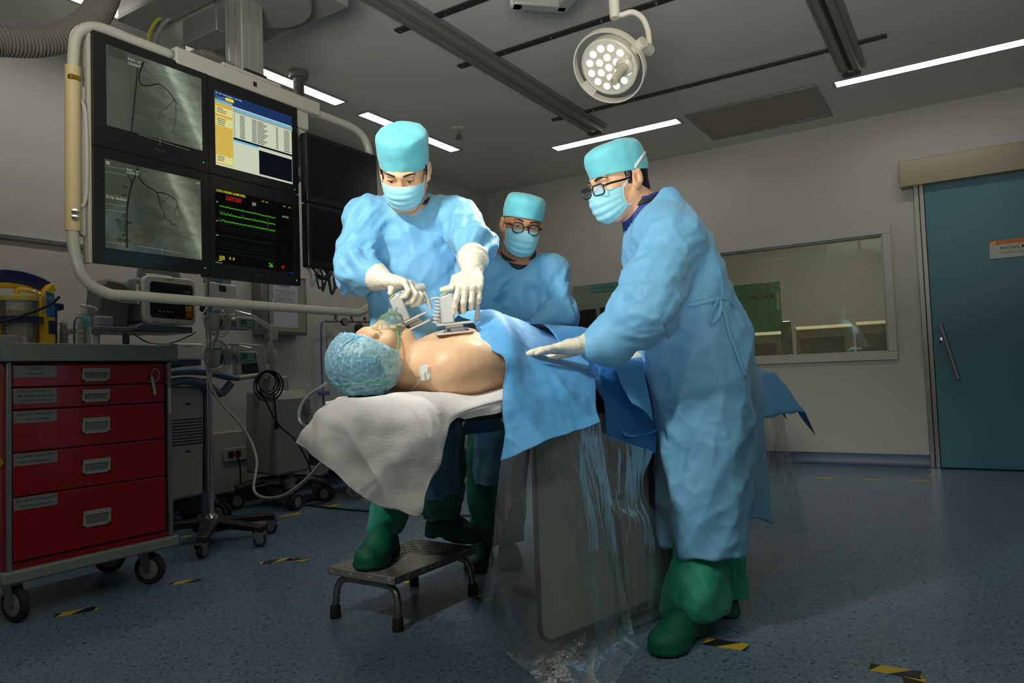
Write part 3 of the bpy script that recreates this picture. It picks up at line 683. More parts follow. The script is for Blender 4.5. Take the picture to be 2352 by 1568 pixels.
# top-left screen: x-ray with a filled artery
t=monitor('monitor with an x-ray picture, upper left screen of the rack',1.262,1.695,1.678,2.072,(1.306,1.672,1.755,2.040))
flat(t,'screen',[(0,1.306,1.755),(0,1.672,1.755),(0,1.672,2.04),(0,1.306,2.04)],xray_mat('xray_upper',rgb(16,18,15),rgb(150,164,142),(.62,.42),.16),XS-.004,.0002)
k=cp(2.2397,130,0)
ribbon(t,'catheter',[k(418,330),k(408,450),k(396,570),k(383,690)],.0022,E_vess)
ribbon(t,'artery',[k(448,318),k(428,370),k(425,410),k(440,437),k(480,440),k(520,432),k(556,452),k(590,490),k(625,540)],(.003,.0014),E_vess)
ribbon(t,'artery',[k(585,480),k(606,520),k(614,570),k(608,640),k(592,690)],(.0015,.0006),E_vess)
ribbon(t,'artery',[k(430,320),k(500,400),k(560,460)],(.0006,.0004),E_vess)
ribbon(t,'artery',[k(600,520),k(560,560),k(535,575),k(520,620)],(.0009,.0004),E_vess)
ribbon(t,'artery',[k(556,452),k(585,480),k(600,505)],(.0018,.0008),E_vess)
flat(t,'info_panel',[k(263,228),k(360,272),k(362,320),k(262,282)],E_pan)
text('RAO',k(366,301)+np.array([.001,0,0]),.0125,(1,0,0),(0,0,1),E_text,t); text('CRAN',k(366,323)+np.array([.001,0,0]),.0125,(1,0,0),(0,0,1),E_text,t); text('14°',k(412,318)+np.array([.001,0,0]),.012,(1,0,0),(0,0,1),E_text,t); text('30°',k(412,338)+np.array([.001,0,0]),.012,(1,0,0),(0,0,1),E_text,t)
ribbon(t,'scale_line',[k(424,692),k(530,725),k(685,775)],.0006,E_line); ribbon(t,'scale_line',[k(531,708),k(532,748)],.0006,E_line)
# bottom-left screen
t=monitor('monitor with an x-ray picture and a side panel, lower left screen of rack',1.262,1.695,1.280,1.672,(1.298,1.662,1.330,1.638))
flat(t,'screen',[(0,1.298,1.33),(0,1.662,1.33),(0,1.662,1.638),(0,1.298,1.638)],xray_mat('xray_lower',rgb(20,22,18),rgb(128,140,116),(.66,.38),.22),XS-.004,.0002)
k=cp(5.057,210,330); E_pd=emit('screen_print_dark',rgb(24,25,21),1)
ribbon(t,'catheter',[k(540,270),k(510,370),k(465,480),k(435,620),k(415,760),k(410,950),k(416,1210)],.003,E_vess)
ribbon(t,'catheter',[k(430,370),k(465,440),k(470,500)],(.0015,.0025),E_vess)
ribbon(t,'artery',[k(540,300),k(555,390),k(600,455),k(650,500),k(710,530),k(760,570)],(.003,.0024),E_vess)
ribbon(t,'artery',[k(760,570),k(830,570),k(900,597),k(950,635),k(990,670),k(995,730),k(970,790),k(965,830)],(.0022,.0008),E_vess)
ribbon(t,'artery',[k(760,570),k(785,640),k(800,720),k(840,790),k(855,870),k(910,895),k(930,945),k(960,930),k(995,985)],(.002,.0008),E_vess)
ribbon(t,'artery',[k(920,605),k(870,640),k(840,670),k(805,675)],(.001,.0006),E_vess)
ribbon(t,'artery',[k(995,700),k(1020,780),k(1050,870)],(.0012,.0005),E_vess)
for yy,x2 in ((258,420),(325,400),(590,410),(690,400),(760,400),(1135,405)): ribbon(t,'panel_line',[k(170,yy),k(x2,yy+(x2-170)*.17)],.0005,E_line)
flat(t,'tool_icon',[k(170,198),k(210,210),k(210,245),k(170,235)],E_text); ribbon(t,'icon_cross',[k(175,205,),k(206,240)],.0007,E_pd,XS+.0014); ribbon(t,'icon_cross',[k(206,214),k(175,232)],.0007,E_pd,XS+.0014)
dx=np.array([.001,0,0])
text('RAO',k(410,298)+dx,.0105,(1,0,0),(0,0,1),E_text,t); text('CAUD',k(410,330)+dx,.0105,(1,0,0),(0,0,1),E_text,t); text('20°',k(512,322)+dx,.010,(1,0,0),(0,0,1),E_text,t); text('24°',k(512,354)+dx,.010,(1,0,0),(0,0,1),E_text,t)
text('X-ray disabled',k(170,612)+dx,.012,(1,0,0),(0,0,1),E_text,t)
for s,cx,cy in (('14',355,495),('43',355,595),('15',355,838),('Normal',285,885),('22:24',300,935),('0:25',325,990),('97',350,1065),('1838.11',290,1112)): text(s,k(cx,cy)+dx,.017,(1,0,0),(0,0,1),E_pd,t)
ribbon(t,'scale_line',[k(550,1188),k(800,1228),k(1050,1272)],.0006,E_line); ribbon(t,'scale_line',[k(819,1192),k(819,1278)],.0006,E_line)
text('57%',k(1215,455)+dx,.009,(1,0,0),(0,0,1),E_text,t)
# top-right screen: a worklist
t=monitor('monitor with a yellow and white worklist, upper right screen of the rack',1.697,2.138,1.678,2.062,(1.727,2.108,1.715,2.014))
k=cp(6.2714,480,190)
def SR(u0,u1,v0,v1): # fractions of the list screen, v downwards
    y=lambda u: 1.727+u*.381; z=lambda v: 2.014-v*.299; return [(0,y(u0),z(v1)),(0,y(u1),z(v1)),(0,y(u1),z(v0)),(0,y(u0),z(v0))]
flat(t,'screen',SR(0,1,0,1),emit('list_white',rgb(196,204,180),1),XS-.004,.0002)
flat(t,'title_bar',SR(0,1,0,.14),emit('list_navy',rgb(28,50,92),1))
flat(t,'tree_panel',SR(0,.21,.10,.975),emit('list_yellow',rgb(206,176,78),1))
flat(t,'tree_list',SR(0.005,.205,.21,.46),emit('list_paleyellow',rgb(214,212,140),1),XS+.0012)
flat(t,'tree_list',SR(0.005,.205,.86,.96),emit('list_paleyellow',rgb(214,212,140),1),XS+.0012)
flat(t,'tree_header',SR(0,.205,.12,.155),emit('list_blue',rgb(104,176,214),1),XS+.0014)
for v in (.17,.31): flat(t,'tree_header',SR(0,.205,v,v+.035),emit('list_orange',rgb(214,166,64),1),XS+.0014)
flat(t,'active_tab',SR(.125,.225,.055,.095),emit('list_tab',rgb(226,208,70),1),XS+.0014)
flat(t,'column_header',SR(.215,1,.155,.19),emit('list_blue',rgb(104,176,214),1),XS+.0012)
flat(t,'column_header',SR(.215,1,.19,.215),emit('list_grey',rgb(150,154,138),1),XS+.0012)
flat(t,'divider',SR(.215,1,.565,.592),emit('list_dark',rgb(16,18,30),1),XS+.0012)
flat(t,'column_header',SR(.215,.53,.592,.617),emit('list_blue',rgb(104,176,214),1),XS+.0012)
flat(t,'preview_panel',SR(.535,.985,.64,.975),emit('list_dark2',rgb(14,16,26),1),XS+.0012)
E_row=emit('list_print',rgb(92,98,88),1); rows=MB()
for i in range(14):
    v=.235+i*.0232
    for u0,u1 in ((.225,.235),(.30,.36),(.45,.51),(.52,.52+.08+.07*((i*37)%10)/10),(.77,.80),(.88,.96)):
        q=SR(u0,u1,v,v+.011); rows.prism([(XS+.0006,a[1],a[2]) for a in q],0,(.0004,0,0))
for i,v in enumerate((.225,.25,.275,.365,.39,.415,.44,.875,.9,.925)):
    q=SR(.02,.09+.05*((i*29)%10)/10,v,v+.01); rows.prism([(XS+.0016,a[1],a[2]) for a in q],0,(.0004,0,0))
rows.build('lettering',E_row,t,smooth=0)
text('XperIM',(XS+.0012,1.732,1.990),.014,(1,0,0),(0,0,1),emit('list_bluetext',rgb(70,140,200),1),t)
for i,s in enumerate(('File','Edit','View','Navigation','Tools','Help')): text(s,(XS+.0012,1.731+[0,.015,.031,.048,.085,.105][i],2.005),.007,(1,0,0),(0,0,1),emit('screen_white',rgb(210,214,210),1),t)
# bottom-right screen: heart traces
t=monitor('monitor with green heart traces on black, lower right screen of the rack',1.697,2.138,1.272,1.672,(1.720,2.100,1.325,1.622))
flat(t,'screen',[(0,1.72,1.325),(0,2.10,1.325),(0,2.10,1.622),(0,1.72,1.622)],emit('ecg_black',rgb(9,9,8),1),XS-.004,.0002)
k=cp(6.2714,480,410); E_g=emit('ecg_green',rgb(80,214,20),1); rg=random.Random(5)
def trace(p,q,amp,spikes):
    a=k(*p); b=k(*q); n=260; bb=MB(); pts=[]
    for i in range(n+1):
        f=i/n; c=a+(b-a)*f; h=rg.uniform(-amp,amp)
        for s,hh in spikes:
            if abs(f-s)<.004: h=hh*rg.uniform(.6,1)
        pts.append((XS+.0008,c[1],c[2]+h))
    w=.0011; bb.grid([[(x,y,z+w) for x,y,z in pts],[(x,y,z-w) for x,y,z in pts]]); bb.build('heart_trace',E_g,t,smooth=0)
trace((150,392),(955,570),.0014,[(.16,.006),(.40,.005),(.63,.006),(.85,.005)])
trace((150,500),(955,660),.003,[(.01,.014),(.05,.010),(.08,.012),(.14,.010),(.2,.009),(.40,.012),(.62,.010),(.73,.008),(.855,.022)])
trace((150,600),(955,755),.003,[(.01,.012),(.05,.007),(.08,.007),(.855,.02)])
for yy,w in ((640,.0004),(690,.0004),(728,.0003),(812,.0007),(900,.0003),(940,.0003),(1040,.0005),(985,.0003)): ribbon(t,'grid_line',[k(150,yy),k(955,yy+140)],w,emit('ecg_teal',rgb(18,50,44),1))
E_y=emit('ecg_yellow',rgb(200,190,40),1); E_r=emit('ecg_red',rgb(190,30,24),1)
text('CATH OSEARE LAURE SMILL',k(95,165)+dx,.0135,(1,0,0),(0,0,1),E_y,t,sx=.82); text('260/260',k(238,278)+dx,.026,(1,0,0),(0,0,1),E_r,t,sx=.85); text('189',k(612,365)+dx,.021,(1,0,0),(0,0,1),E_text,t,sx=.7)
text('0/0',k(148,1140)+dx,.024,(1,0,0),(0,0,1),E_y,t,sx=.8); text('0',k(290,1150)+dx,.016,(1,0,0),(0,0,1),E_y,t); text('0',k(343,1158)+dx,.016,(1,0,0),(0,0,1),E_y,t); text('26',k(862,1245)+dx,.025,(1,0,0),(0,0,1),E_g,t,sx=.8); text('0?',k(1045,1275)+dx,.022,(1,0,0),(0,0,1),E_r,t,sx=.8)
text('AIR REST',k(1052,545)+dx,.009,(1,0,0),(0,0,1),E_text,t)
for cx,cy in ((760,318),(815,332),(1065,390),(1140,408),(100,596),(100,803)): flat(t,'status_mark',[k(cx,cy),k(cx+34,cy+6),k(cx+34,cy+20),k(cx,cy+14)],emit('ecg_amber',rgb(150,130,50),1))
ribbon(t,'underline',[k(128,1175),k(190,1186)],.0009,E_y); ribbon(t,'underline',[k(92,1203),k(188,1217)],.0009,E_text)
flat(t,'corner_mark',[k(1155,1350),k(1205,1356),k(1205,1366),k(1155,1360)],emit('ecg_blue',rgb(24,40,190),1))
flat(t,'heart_mark',[k(100,330),k(117,315),k(134,332),k(117,350)],emit('ecg_cyan',rgb(30,140,140),1))
# two dark monitors of the third column
for lab,z0,z1 in (('switched-off black monitor, upper one right of the worklist screen',1.640,1.948),('switched-off black monitor, lower one behind the shoulder of the surgeon',1.352,1.636)):
    t=thing('monitor',lab,'monitor',(-2.43,2.36,z0),'monitors on the ceiling-hung rack'); x=-2.40
    MB().box((x-.042,2.142,z0),(x,2.588,z1)).build('housing',M_bez,t,bevel=.005)
    MB().box((x+.0002,2.158,z0+.03),(x+.0012,2.572,z1-.02)).build('screen',mat('dark_screen',rgb(9,11,10),.2),t,smooth=0)
    text('PHILIPS',(x+.0006,2.44,z0+.014),.011,(1,0,0),(0,0,1),mat('bezel_print_pale',rgb(110,112,110),.5),t)
MB().box((-2.48,2.2,1.5),(-2.445,2.25,1.9)).build('monitor_arm',M_black,rack,bevel=.004)
# loose cables under the dark monitors
cb=thing('cable_bundle','bundle of black and grey cables hanging under the switched-off monitors','cables',(-2.42,2.3,1.35))
rg=random.Random(3)
for i in range(7):
    y0=2.15+.035*i; y1=2.22+.04*i+rg.uniform(-.03,.06); dz=rg.uniform(.03,.09)
    MB().tube(curve_pts([(-2.425,y0,1.352),(-2.425,y0+.02,1.33),(-2.42+rg.uniform(-.02,.02),(y0+y1)/2,1.335-dz),(-2.425,y1,1.33),(-2.425,y1+.01,1.352)],6),.004 if i%3 else .006,8).build('cable',M_black if i%4 else M_grey,cb)
MB().tube(curve_pts([(-2.41,2.19,1.325),(-2.41,2.23,1.31),(-2.41,2.27,1.33)],5),.010,10).build('cable_clamp',M_black,cb)
MB().cyl((-2.41,2.30,1.32),(-2.41,2.305,1.27),.008,10).build('plug',M_black,cb)
# ---------------------------------------------------------------- surgical lamp
LC=Vector(at(1399,154,3.0)); LA=(Vector((-1.33,1.55,.95))-LC).normalized()
lamp=thing('surgical_lamp','small round white surgical lamp with glowing LED lenses hanging on a curved arm','surgical lamp',LC)
M_lampw=mat('lamp_white',rgb(214,208,190),.35)
qx=Vector((0,0,1)).cross(LA).normalized(); qy=LA.cross(qx).normalized()   # qx: sideways, qy: up across the face
LP=lambda u,v,w: LC+qx*u+qy*v+LA*w
qax=(LA.x,LA.y,LA.z)
MB().lathe([(.03,-.085),(.09,-.075),(.118,-.045),(.124,-.01),(.122,.004),(.114,.008),(.112,.002)],LC,qax,48).build('lamp_head',M_lampw,lamp)
MB().lathe([(.1119,.0005),(.001,.0015)],LC,qax,48,caps=False).build('lens_plate',emit('lens_plate_glow',(1,.9,.8),.75),lamp)
fr_=[]
for (ri,ro,w0,w1) in ((.150,.156,-.02,.012),): MB().lathe([(ri,w0),(ri,w1),(ro,w1+.001),(ro+.002,(w0+w1)/2),(ro,w0-.001),(ri,w0)],LC,qax,64,caps=False).build('hand_ring',M_lampw,lamp)
for a in (205,): 
    c_,s_=math.cos(math.radians(a)),math.sin(math.radians(a)); MB().prism([LP(c_*.118-s_*.03,s_*.118+c_*.03,-.012),LP(c_*.152-s_*.036,s_*.152+c_*.036,-.01),LP(c_*.152+s_*.036,s_*.152-c_*.036,-.01),LP(c_*.118+s_*.03,s_*.118-c_*.03,-.012)],0,LA*.016).build('ring_bracket',M_lampw,lamp,bevel=.003)
M_lens=emit('led_lens_glow',(1,.86,.72),2.6); M_lensrim=mat('lens_rim',rgb(225,215,200),.15)
cnt=0
for (R_,n_,o_) in ((0,1,0),(.043,6,15),(.084,12,0)):
    for i in range(n_):
        a=math.radians(o_+360*i/n_); p=LP(R_*math.cos(a),R_*math.sin(a),.0015)
        le=MB().lathe([(.0150,0),(.0140,.005),(.009,.0085),(.001,.0095)],p,qax,16).build('led_lens',M_lens,lamp,smooth=180)
        MB().lathe([(.0190,0),(.0182,.004),(.0155,.004),(.0152,.001)],p,qax,18,caps=False).build('lens_rim',M_lensrim,le)
MB().tube([LP(.128,.03,-.02),LP(.155,.038,-.02),LP(.175,.045,-.02)],[.026,.024,.024],18).build('pivot_arm',M_lampw,lamp)
pk=LP(.185,.052,-.02); pe=Vector(at(1492,116,2.98))
MB().tube([LP(.15,.04,-.02),pe],[.024,.0235],20).build('pivot_barrel',M_lampw,lamp)
ca=(pe-LP(.15,.04,-.02)).normalized(); cc=pe+ca*.0005
kn=MB().lathe([(.0225,0),(.0225,.004),(.018,.006)],cc,tuple(ca),20).build('pivot_cap',mat('cap_blue',rgb(24,40,92),.3),lamp)
hb0=LP(.07,-.012,.03); MB().tube([LP(.098,.02,0),LP(.098,.018,.02),LP(.085,-.004,.036)],.018,14).build('handle_mount',M_lampw,lamp)
MB().lathe([(.02,0),(.036,.002),(.037,.008),(.024,.014),(.022,.016)],LP(.085,-.004,.034),qax,28).build('handle_collar',M_lampw,lamp)
MB().lathe([(.0205,.014),(.0205,.03),(.018,.032),(.017,.135),(.0155,.137),(.0105,.137),(.0105,.12)],LP(.085,-.004,.034),qax,24).build('handle',mat('handle_cream',rgb(196,188,160),.4),lamp)
top=Vector(at(1412,42,3.0)); V3=Vector
MB().lathe([(.0195,0),(.021,.004),(.021,.02),(.0225,.024),(.0225,.20),(.021,.21),(.021,.5)],top,(0,0,1),22).build('drop_tube',M_lampw,lamp)
MB().tube(curve_pts([top+V3((0,0,.012)),V3(at(1428,34,3.0)),V3(at(1452,28,2.99)),V3(at(1474,40,2.98)),V3(at(1487,66,2.98)),V3(at(1491,95,2.98)),pe-ca*.012],7),[.012]*43,12).build('curved_arm',M_lampw,lamp,smooth=180)
# ceiling arm the lamp hangs on
arm=thing('lamp_arm','flat jointed grey ceiling arm leading to the surgical lamp','lamp arm',(-1.98,3.2,ZC))
A=[V3(at(1185,16,3.62)),V3(at(1292,24,3.36)),V3(at(1412,-22,3.02))]; A[1].z=A[0].z=A[2].z=2.50
A=[V3(onz(1185,16,2.62)),V3(onz(1292,24,2.62)),top+V3((0,0,.0))]; A[2].z=2.62
for a_,b_ in ((A[0],A[1]),(A[1],A[2])):
    d_=(b_-a_).normalized(); n_=V3((-d_.y,d_.x,0))*.032; MB().prism([a_-n_-d_*.02,b_-n_+d_*.02,b_+n_+d_*.02,a_+n_-d_*.02],0,(0,0,.05)).build('arm_link',mat('arm_grey',rgb(150,149,140),.4),arm,bevel=.008)
MB().cyl(A[0],A[0]+V3((0,0,ZC-.04-2.62)),.03).build('hub_post',M_lampw,arm)
MB().box((-2.16,A[0].y-.40,ZC-.05),(-1.93,A[0].y+.06,ZC-.001)).build('carriage',M_rail,arm,bevel=.004)

# ================================================================ equipment on the left
M_red=mat('cart_red',rgb(138,6,14),.32,coat=.2)
M_post=mat('cart_post',rgb(118,124,122),.4,.4)
M_tray=mat('cart_tray_grey',rgb(122,126,120),.45)
M_lab=mat('cart_label',rgb(112,116,116),.5)
M_hand=mat('cart_handle_grey',rgb(138,140,134),.45)
M_dark=mat('shadow_gap',rgb(24,10,10),.7)
def RX(x,a,b,c,d):
    """pixel box -> (y0,y1,z0,z1) on the plane X=x"""
    p=onx(a,b,x); q=onx(c,d,x); return min(p[1],q[1]),max(p[1],q[1]),min(p[2],q[2]),max(p[2],q[2])
def caster(parent,c,r=.06,ang=0.0,twin=False,h=None,wheel=None,fork=None):
    """swivel caster; c = floor contact"""
    c=Vector((c[0],c[1],0)); h=h or r*2.35; d=Vector((math.cos(ang),math.sin(ang),0)); s=Vector((-d.y,d.x,0)); ax=c+Vector((0,0,r)); stem=c-d*r*.45
    wheel=wheel or M_rubber; fork=fork or M_steel
    k=MB()
    offs=((-.5,.5) if twin else (0,)); w=.03 if not twin else .02
    wh=None
    for o_ in offs:
        b=MB(); q=ax+s*(o_*.045); b.lathe([(r*.45,-w/2),(r*.9,-w/2),(r,-w*.3),(r,w*.3),(r*.9,w/2),(r*.45,w/2)],q,tuple(s),24); o=b.build('caster_wheel',wheel,parent)
        MB().lathe([(.001,-w/2-.001),(r*.55,-w/2-.003),(r*.68,-w/2+.001),(r*.68,w/2-.001),(r*.55,w/2+.003),(.001,w/2+.001)],q,tuple(s),20).build('wheel_hub',M_grey,o)
    f=MB()
    if twin: f.prism([stem+s*-.01+Vector((0,0,h-.035)),ax+s*-.01,ax+s*-.01+d*.012,stem+s*-.01+d*.03+Vector((0,0,h-.035))],0,s*.02)
    else:
        for sg_ in (-1,1):
            o_=s*(sg_*(w/2+.006)); f.prism([stem+o_+Vector((0,0,h-.012))-d*.02,ax+o_-d*.012-Vector((0,0,.012)),ax+o_+d*.012-Vector((0,0,.012)),stem+o_+Vector((0,0,h-.012))+d*.035],0,s*.003)
        f.prism([stem-s*(w/2+.008)-d*.022+Vector((0,0,h-.014)),stem-s*(w/2+.008)+d*.036+Vector((0,0,h-.014)),stem+s*(w/2+.009)+d*.036+Vector((0,0,h-.014)),stem+s*(w/2+.009)-d*.022+Vector((0,0,h-.014))],0,(0,0,.008))
    f.lathe([(.014,0),(.014,.012)],stem+Vector((0,0,h-.01)),n=14)
    f.build('caster_fork',fork,parent)
# ---------------------------------------------------------------- red crash cart
CX0,CX1,CY0,CY1=-3.50,-3.0,1.216,1.882
cart=thing('crash_cart','red five-drawer medical cart with a grey tray top on black casters','medical cart',((CX0+CX1)/2,(CY0+CY1)/2,0))
MB().box((CX0,CY0,.195),(CX1-.012,CY1,.962)).build('body',M_red,cart,bevel=.004)
for y in (1.2245,1.855): MB().box((CX1-.03,y,.19),(CX1+.002,y+.0185,.965)).build('corner_post',M_post,cart,bevel=.004)
for y in (CY0-.004,CY1-.026): MB().box((CX0-.002,y,.19),(CX0+.03,y+.03,.965)).build('corner_post',M_post,cart,bevel=.004)
MB().box((CX0-.01,CY0-.012,.15),(CX1+.012,CY1+.012,.197)).build('base_plate',M_tray,cart,bevel=.008)
t=MB(); z0,z1=.966,1.04; e=.0012; y0_,y1_=CY0-.015,CY1+.012; x0_,x1_=CX0-.02,CX1+.018
t.box((x0_+.019,y0_+.019,z0),(x1_-.021,y1_-.019,z0+.02))
t.box((x1_-.022,y0_+.02,z0),(x1_,y1_-.02,z1-.004)); t.box((x0_,y0_+.02,z0),(x0_+.02,y1_-.02,z1)); t.box((x0_+.02,y0_,z0),(x1_-.022,y0_+.02,z1-.002)); t.box((x0_+.02,y1_-.02,z0),(x1_-.022,y1_,z1-.002))
for ya,yb,zt_c in ((y0_-e,y0_+.045,z1+.022),(y1_-.034,y1_+e,z1+.004)):
    t.box((x1_-.05,ya,z0-.0006),(x1_+e,yb,zt_c)); t.box((x0_-e,ya,z0-.0006),(x0_+.05,yb,z1+.014))
t.build('tray_top',M_tray,cart,bevel=.004)
rows=[(.871,.953,'THUỐC','','MEDICATION'),(.787,.866,'TUẦN HOÀN & DỤNG CỤ','ĐẶT ĐƯỜNG TRUYỀN TĨM','CIRCULATION & IV ACCESS'),(.629,.782,'DỊCH TRUYỀN & KHÁC','','IV FLUIDS & OTHERS'),(.466,.624,'HÔ HẤP & THÔNG KHÍ 1','','BREATHING & AIRWAY 1'),(.228,.461,'HÔ HẤP & THÔNG KHÍ 2','','BREATHING & AIRWAY 2')]
hz=[(.886,.938),(.802,.852),(.676,.738),(.515,.572),(.305,.369)]
MB().box((CX1-.0119,1.243,.222),(CX1-.0105,1.855,.957)).build('front_gap',M_dark,cart,smooth=0)
for (a,b,l1,l2,l3),(h0,h1) in zip(rows,hz):
    d=MB().box((CX1-.0104,1.2455,a),(CX1,1.8385,b)).build('drawer',M_red,cart,bevel=.003)
    hy0,hy1=1.491,1.599; hm=MB(); x=CX1; e=.009
    hm.box((x-.001,hy0,h1-.017),(x+.008,hy1,h1)); hm.box((x-.001,hy0,h0),(x+.006,hy1,h0+e*.7)); hm.box((x-.001,hy0,h0),(x+.006,hy0+e,h1)); hm.box((x-.001,hy1-e,h0),(x+.006,hy1,h1)); hm.box((x+.0002,hy0+e,h0+.006),(x+.0012,hy1-e,h1-.016))
    hm.build('handle',M_hand,d,bevel=.003)
    MB().prism([(x+.0055,hy0+.011,h1-.019),(x+.0015,hy0+.014,h0+.012),(x+.0015,hy1-.014,h0+.012),(x+.0055,hy1-.011,h1-.019)],0,(.0004,0,0)).build('recess',mat('handle_recess',rgb(104,106,102),.5),d,smooth=0)
    lh=.044 if not l2 else .056
    lb=MB().box((x,1.2475,b-.003-lh),(x+.0012,1.398,b-.003)).build('drawer_label',M_lab,d,smooth=0)
    yc=1.323; ls=[q for q in (l1,l2,l3) if q]
    for i,s in enumerate(ls): text(s,(x+.0014,yc,b-.003-lh*(i+.6)/(len(ls)+.2)),.0122 if (i<len(ls)-1 and len(ls)<3) else .0100,(1,0,0),(0,0,1),M_ink,lb,align='CENTER')
MB().box((CX1+.0,1.8425,.862),(CX1+.006,1.853,.952)).build('locking_bar',M_red,cart,bevel=.002)
MB().box((CX1+.0021,1.8575,.735),(CX1+.003,1.867,.847)).build('post_label',M_trim,cart,smooth=0)
for z in (.873,.944): MB().lathe([(.004,0),(.004,.003)],(CX1+.006,1.848,z),(1,0,0),10).build('rivet',M_chrome,cart)
MB().prism([(CX1-.03,CY0-.0005,.615),(CX1-.03,CY0-.0005,.575),(CX1-.001,CY0-.0005,.595)],0,(0,-.001,0)).build('warning_sticker',M_ty,cart,smooth=0)
lp=MB().tube(curve_pts([(CX1+.006,1.777,.892),(CX1+.009,1.782,.925),(CX1+.012,1.797,.932),(CX1+.012,1.809,.912),(CX1+.010,1.806,.888),(CX1+.008,1.79,.878),(CX1+.006,1.765,.875)],6),.0016,8).build('seal_loop',mat('seal_green',rgb(150,170,140),.5),cart)
MB().prism([(CX1+.005,1.774,.90),(CX1+.005,1.786,.897),(CX1+.005,1.801,.822),(CX1+.005,1.787,.818)],0,(.002,0,0)).build('seal_tag',MATS['seal_green'],lp,bevel=.0006)
for c,a in (((-3.06,1.80),.5),((-3.04,1.27),.2),((-3.44,1.83),1.2),((-3.44,1.27),.7)): caster(cart,c,.066,a,h=.15)
# ---------------------------------------------------------------- things on the cart tray
zt=.9865
M_navy=mat('navy_plastic',rgb(28,38,84),.4); M_yel=mat('suction_yellow',rgb(226,178,24),.4)
M_clear=film('clear_plastic',(.9,.92,.9),.16,.05,(.75,.78,.75),.15,12)
su=thing('suction_unit','yellow and navy portable suction unit with a clear jar on the red cart','suction unit',(-3.25,1.38,zt))
MB().prism([(-3.30,1.42,zt),(-3.30,1.478,zt),(-3.30,1.474,1.30),(-3.30,1.455,1.29),(-3.30,1.41,1.23)],0,(.13,0,0)).build('housing',M_yel,su,bevel=.008)
MB().box((-3.33,1.225,zt),(-3.14,1.42,zt+.05)).build('base',M_yel,su,bevel=.01)
MB().box((-3.36,1.225,zt),(-3.31,1.45,1.2)).build('back_panel',M_yel,su,bevel=.01)
hp=curve_pts([(-3.23,1.474,1.262),(-3.23,1.462,1.283),(-3.23,1.42,1.302),(-3.23,1.36,1.314),(-3.23,1.29,1.312),(-3.25,1.245,1.28),(-3.30,1.235,1.19)],5)
MB().tube(hp,.02,10,sq=(1.6,.7)).build('carry_handle',M_navy,su)
MB().tube([p+Vector((0,-.004,-.024)) for p in hp],.014,10,sq=(1.6,.6)).build('handle_grip',M_yel,su)
MB().prism([(-3.17,1.437,1.262),(-3.17,1.470,1.248),(-3.17,1.473,1.152),(-3.17,1.441,1.156)],0,(.0015,0,0)).build('unit_label',mat('label_blue',rgb(40,110,170),.4),su,smooth=0)
text('LSU',(-3.168,1.4395,1.232),.018,(1,0,0),(0,0,1),M_trim,su)
MB().box((-3.29,1.478,1.02),(-3.2,1.497,1.2)).build('side_bracket',M_navy,su,bevel=.004)
for z in (1.0,1.19): MB().box((-3.28,1.49,z),(-3.21,1.53,z+.03)).build('bracket_arm',M_navy,su,bevel=.008)
MB().box((-3.18,1.447,1.085),(-3.165,1.479,1.14)).build('latch',M_navy,su,bevel=.003)
MB().lathe([(.055,1.0),(.062,1.12),(.064,1.20),(.066,1.225),(.064,1.225),(.06,1.12),(.053,1.004)],(-3.20,1.352,0),n=32).build('jar',M_clear,su)
MB().lathe([(.067,1.215),(.067,1.232),(.04,1.238),(.012,1.24)],(-3.20,1.352,0),n=32).build('jar_lid',mat('lid_clear_yellow',rgb(200,186,90),.3),su)
MB().tube(curve_pts([(-3.2,1.345,1.238),(-3.2,1.345,1.258),(-3.195,1.365,1.262),(-3.19,1.39,1.258)],4),.009,10).build('jar_port',M_yel,su)
MB().tube(curve_pts([(-3.19,1.39,1.258),(-3.18,1.42,1.245),(-3.17,1.435,1.21),(-3.175,1.43,1.17)],5),.007,10).build('jar_tube',M_clear,su)
MB().lathe([(.07,1.125),(.083,1.125),(.084,1.15),(.07,1.15),(.07,1.125)],(-3.2,1.352,0),n=32,caps=False).build('jar_ring',M_navy,su)
MB().tube(curve_pts([(-3.30,1.232,1.10),(-3.20,1.235,1.115),(-3.12,1.28,1.13),(-3.11,1.36,1.165),(-3.12,1.43,1.20),(-3.13,1.47,1.235)],6),.006,8).build('power_lead',M_rubber,su)
def bottle(label,c,r,h,body,pump,neck=.012,name='dispenser_bottle',lab=None):
    t=thing(name,label,'bottle',c,'bottles on the red cart'); c=Vector(c)
    MB().lathe([(r*.9,0),(r,.004),(r,h*.72),(r*.85,h*.80),(neck,h*.86),(neck,h*.9)],c,n=24).build('body',body,t)
    cap=MB().lathe([(neck*1.25,h*.86),(neck*1.25,h*.95),(neck*.5,h*.97),(neck*.45,h)],c,n=18)
    cap.build('cap',M_white,t)
    if pump:
        z=c.z+h; p=MB().tube(curve_pts([(c.x,c.y-.014,z+.004),(c.x,c.y+.004,z+.006),(c.x+.002,c.y+.030,z+.003),(c.x+.003,c.y+.046,z+.001),(c.x+.003,c.y+.052,z-.012)],4),[.0075]*5+[.006]*4+[.0045]*8,10); p.build('pump_head',M_white,t)
    if not pump:
        for k in range(5): strokes(t,(c.x+r+.0008,c.y-.012,c.z+h*(.62-.11*k)),.026,.005,(1,0,0),(0,0,1),M_ink,k)
    if lab is not None:
        MB().lathe([(r+.0006,h*.12),(r+.0006,h*.62)],c,n=24,caps=False).build('bottle_label',lab,t)
M_labw=mat('label_white',rgb(190,196,192),.5)
bottle('small clear pump bottle with a white nozzle at the front of the cart tray',(-3.16,1.563,zt),.0235,.20,M_clear,False,lab=None)
bottle('pale blue pump bottle with a bent white spout on the cart tray',(-3.22,1.612,zt),.026,.222,mat('bottle_blue',rgb(110,176,186),.3),True,lab=M_labw)
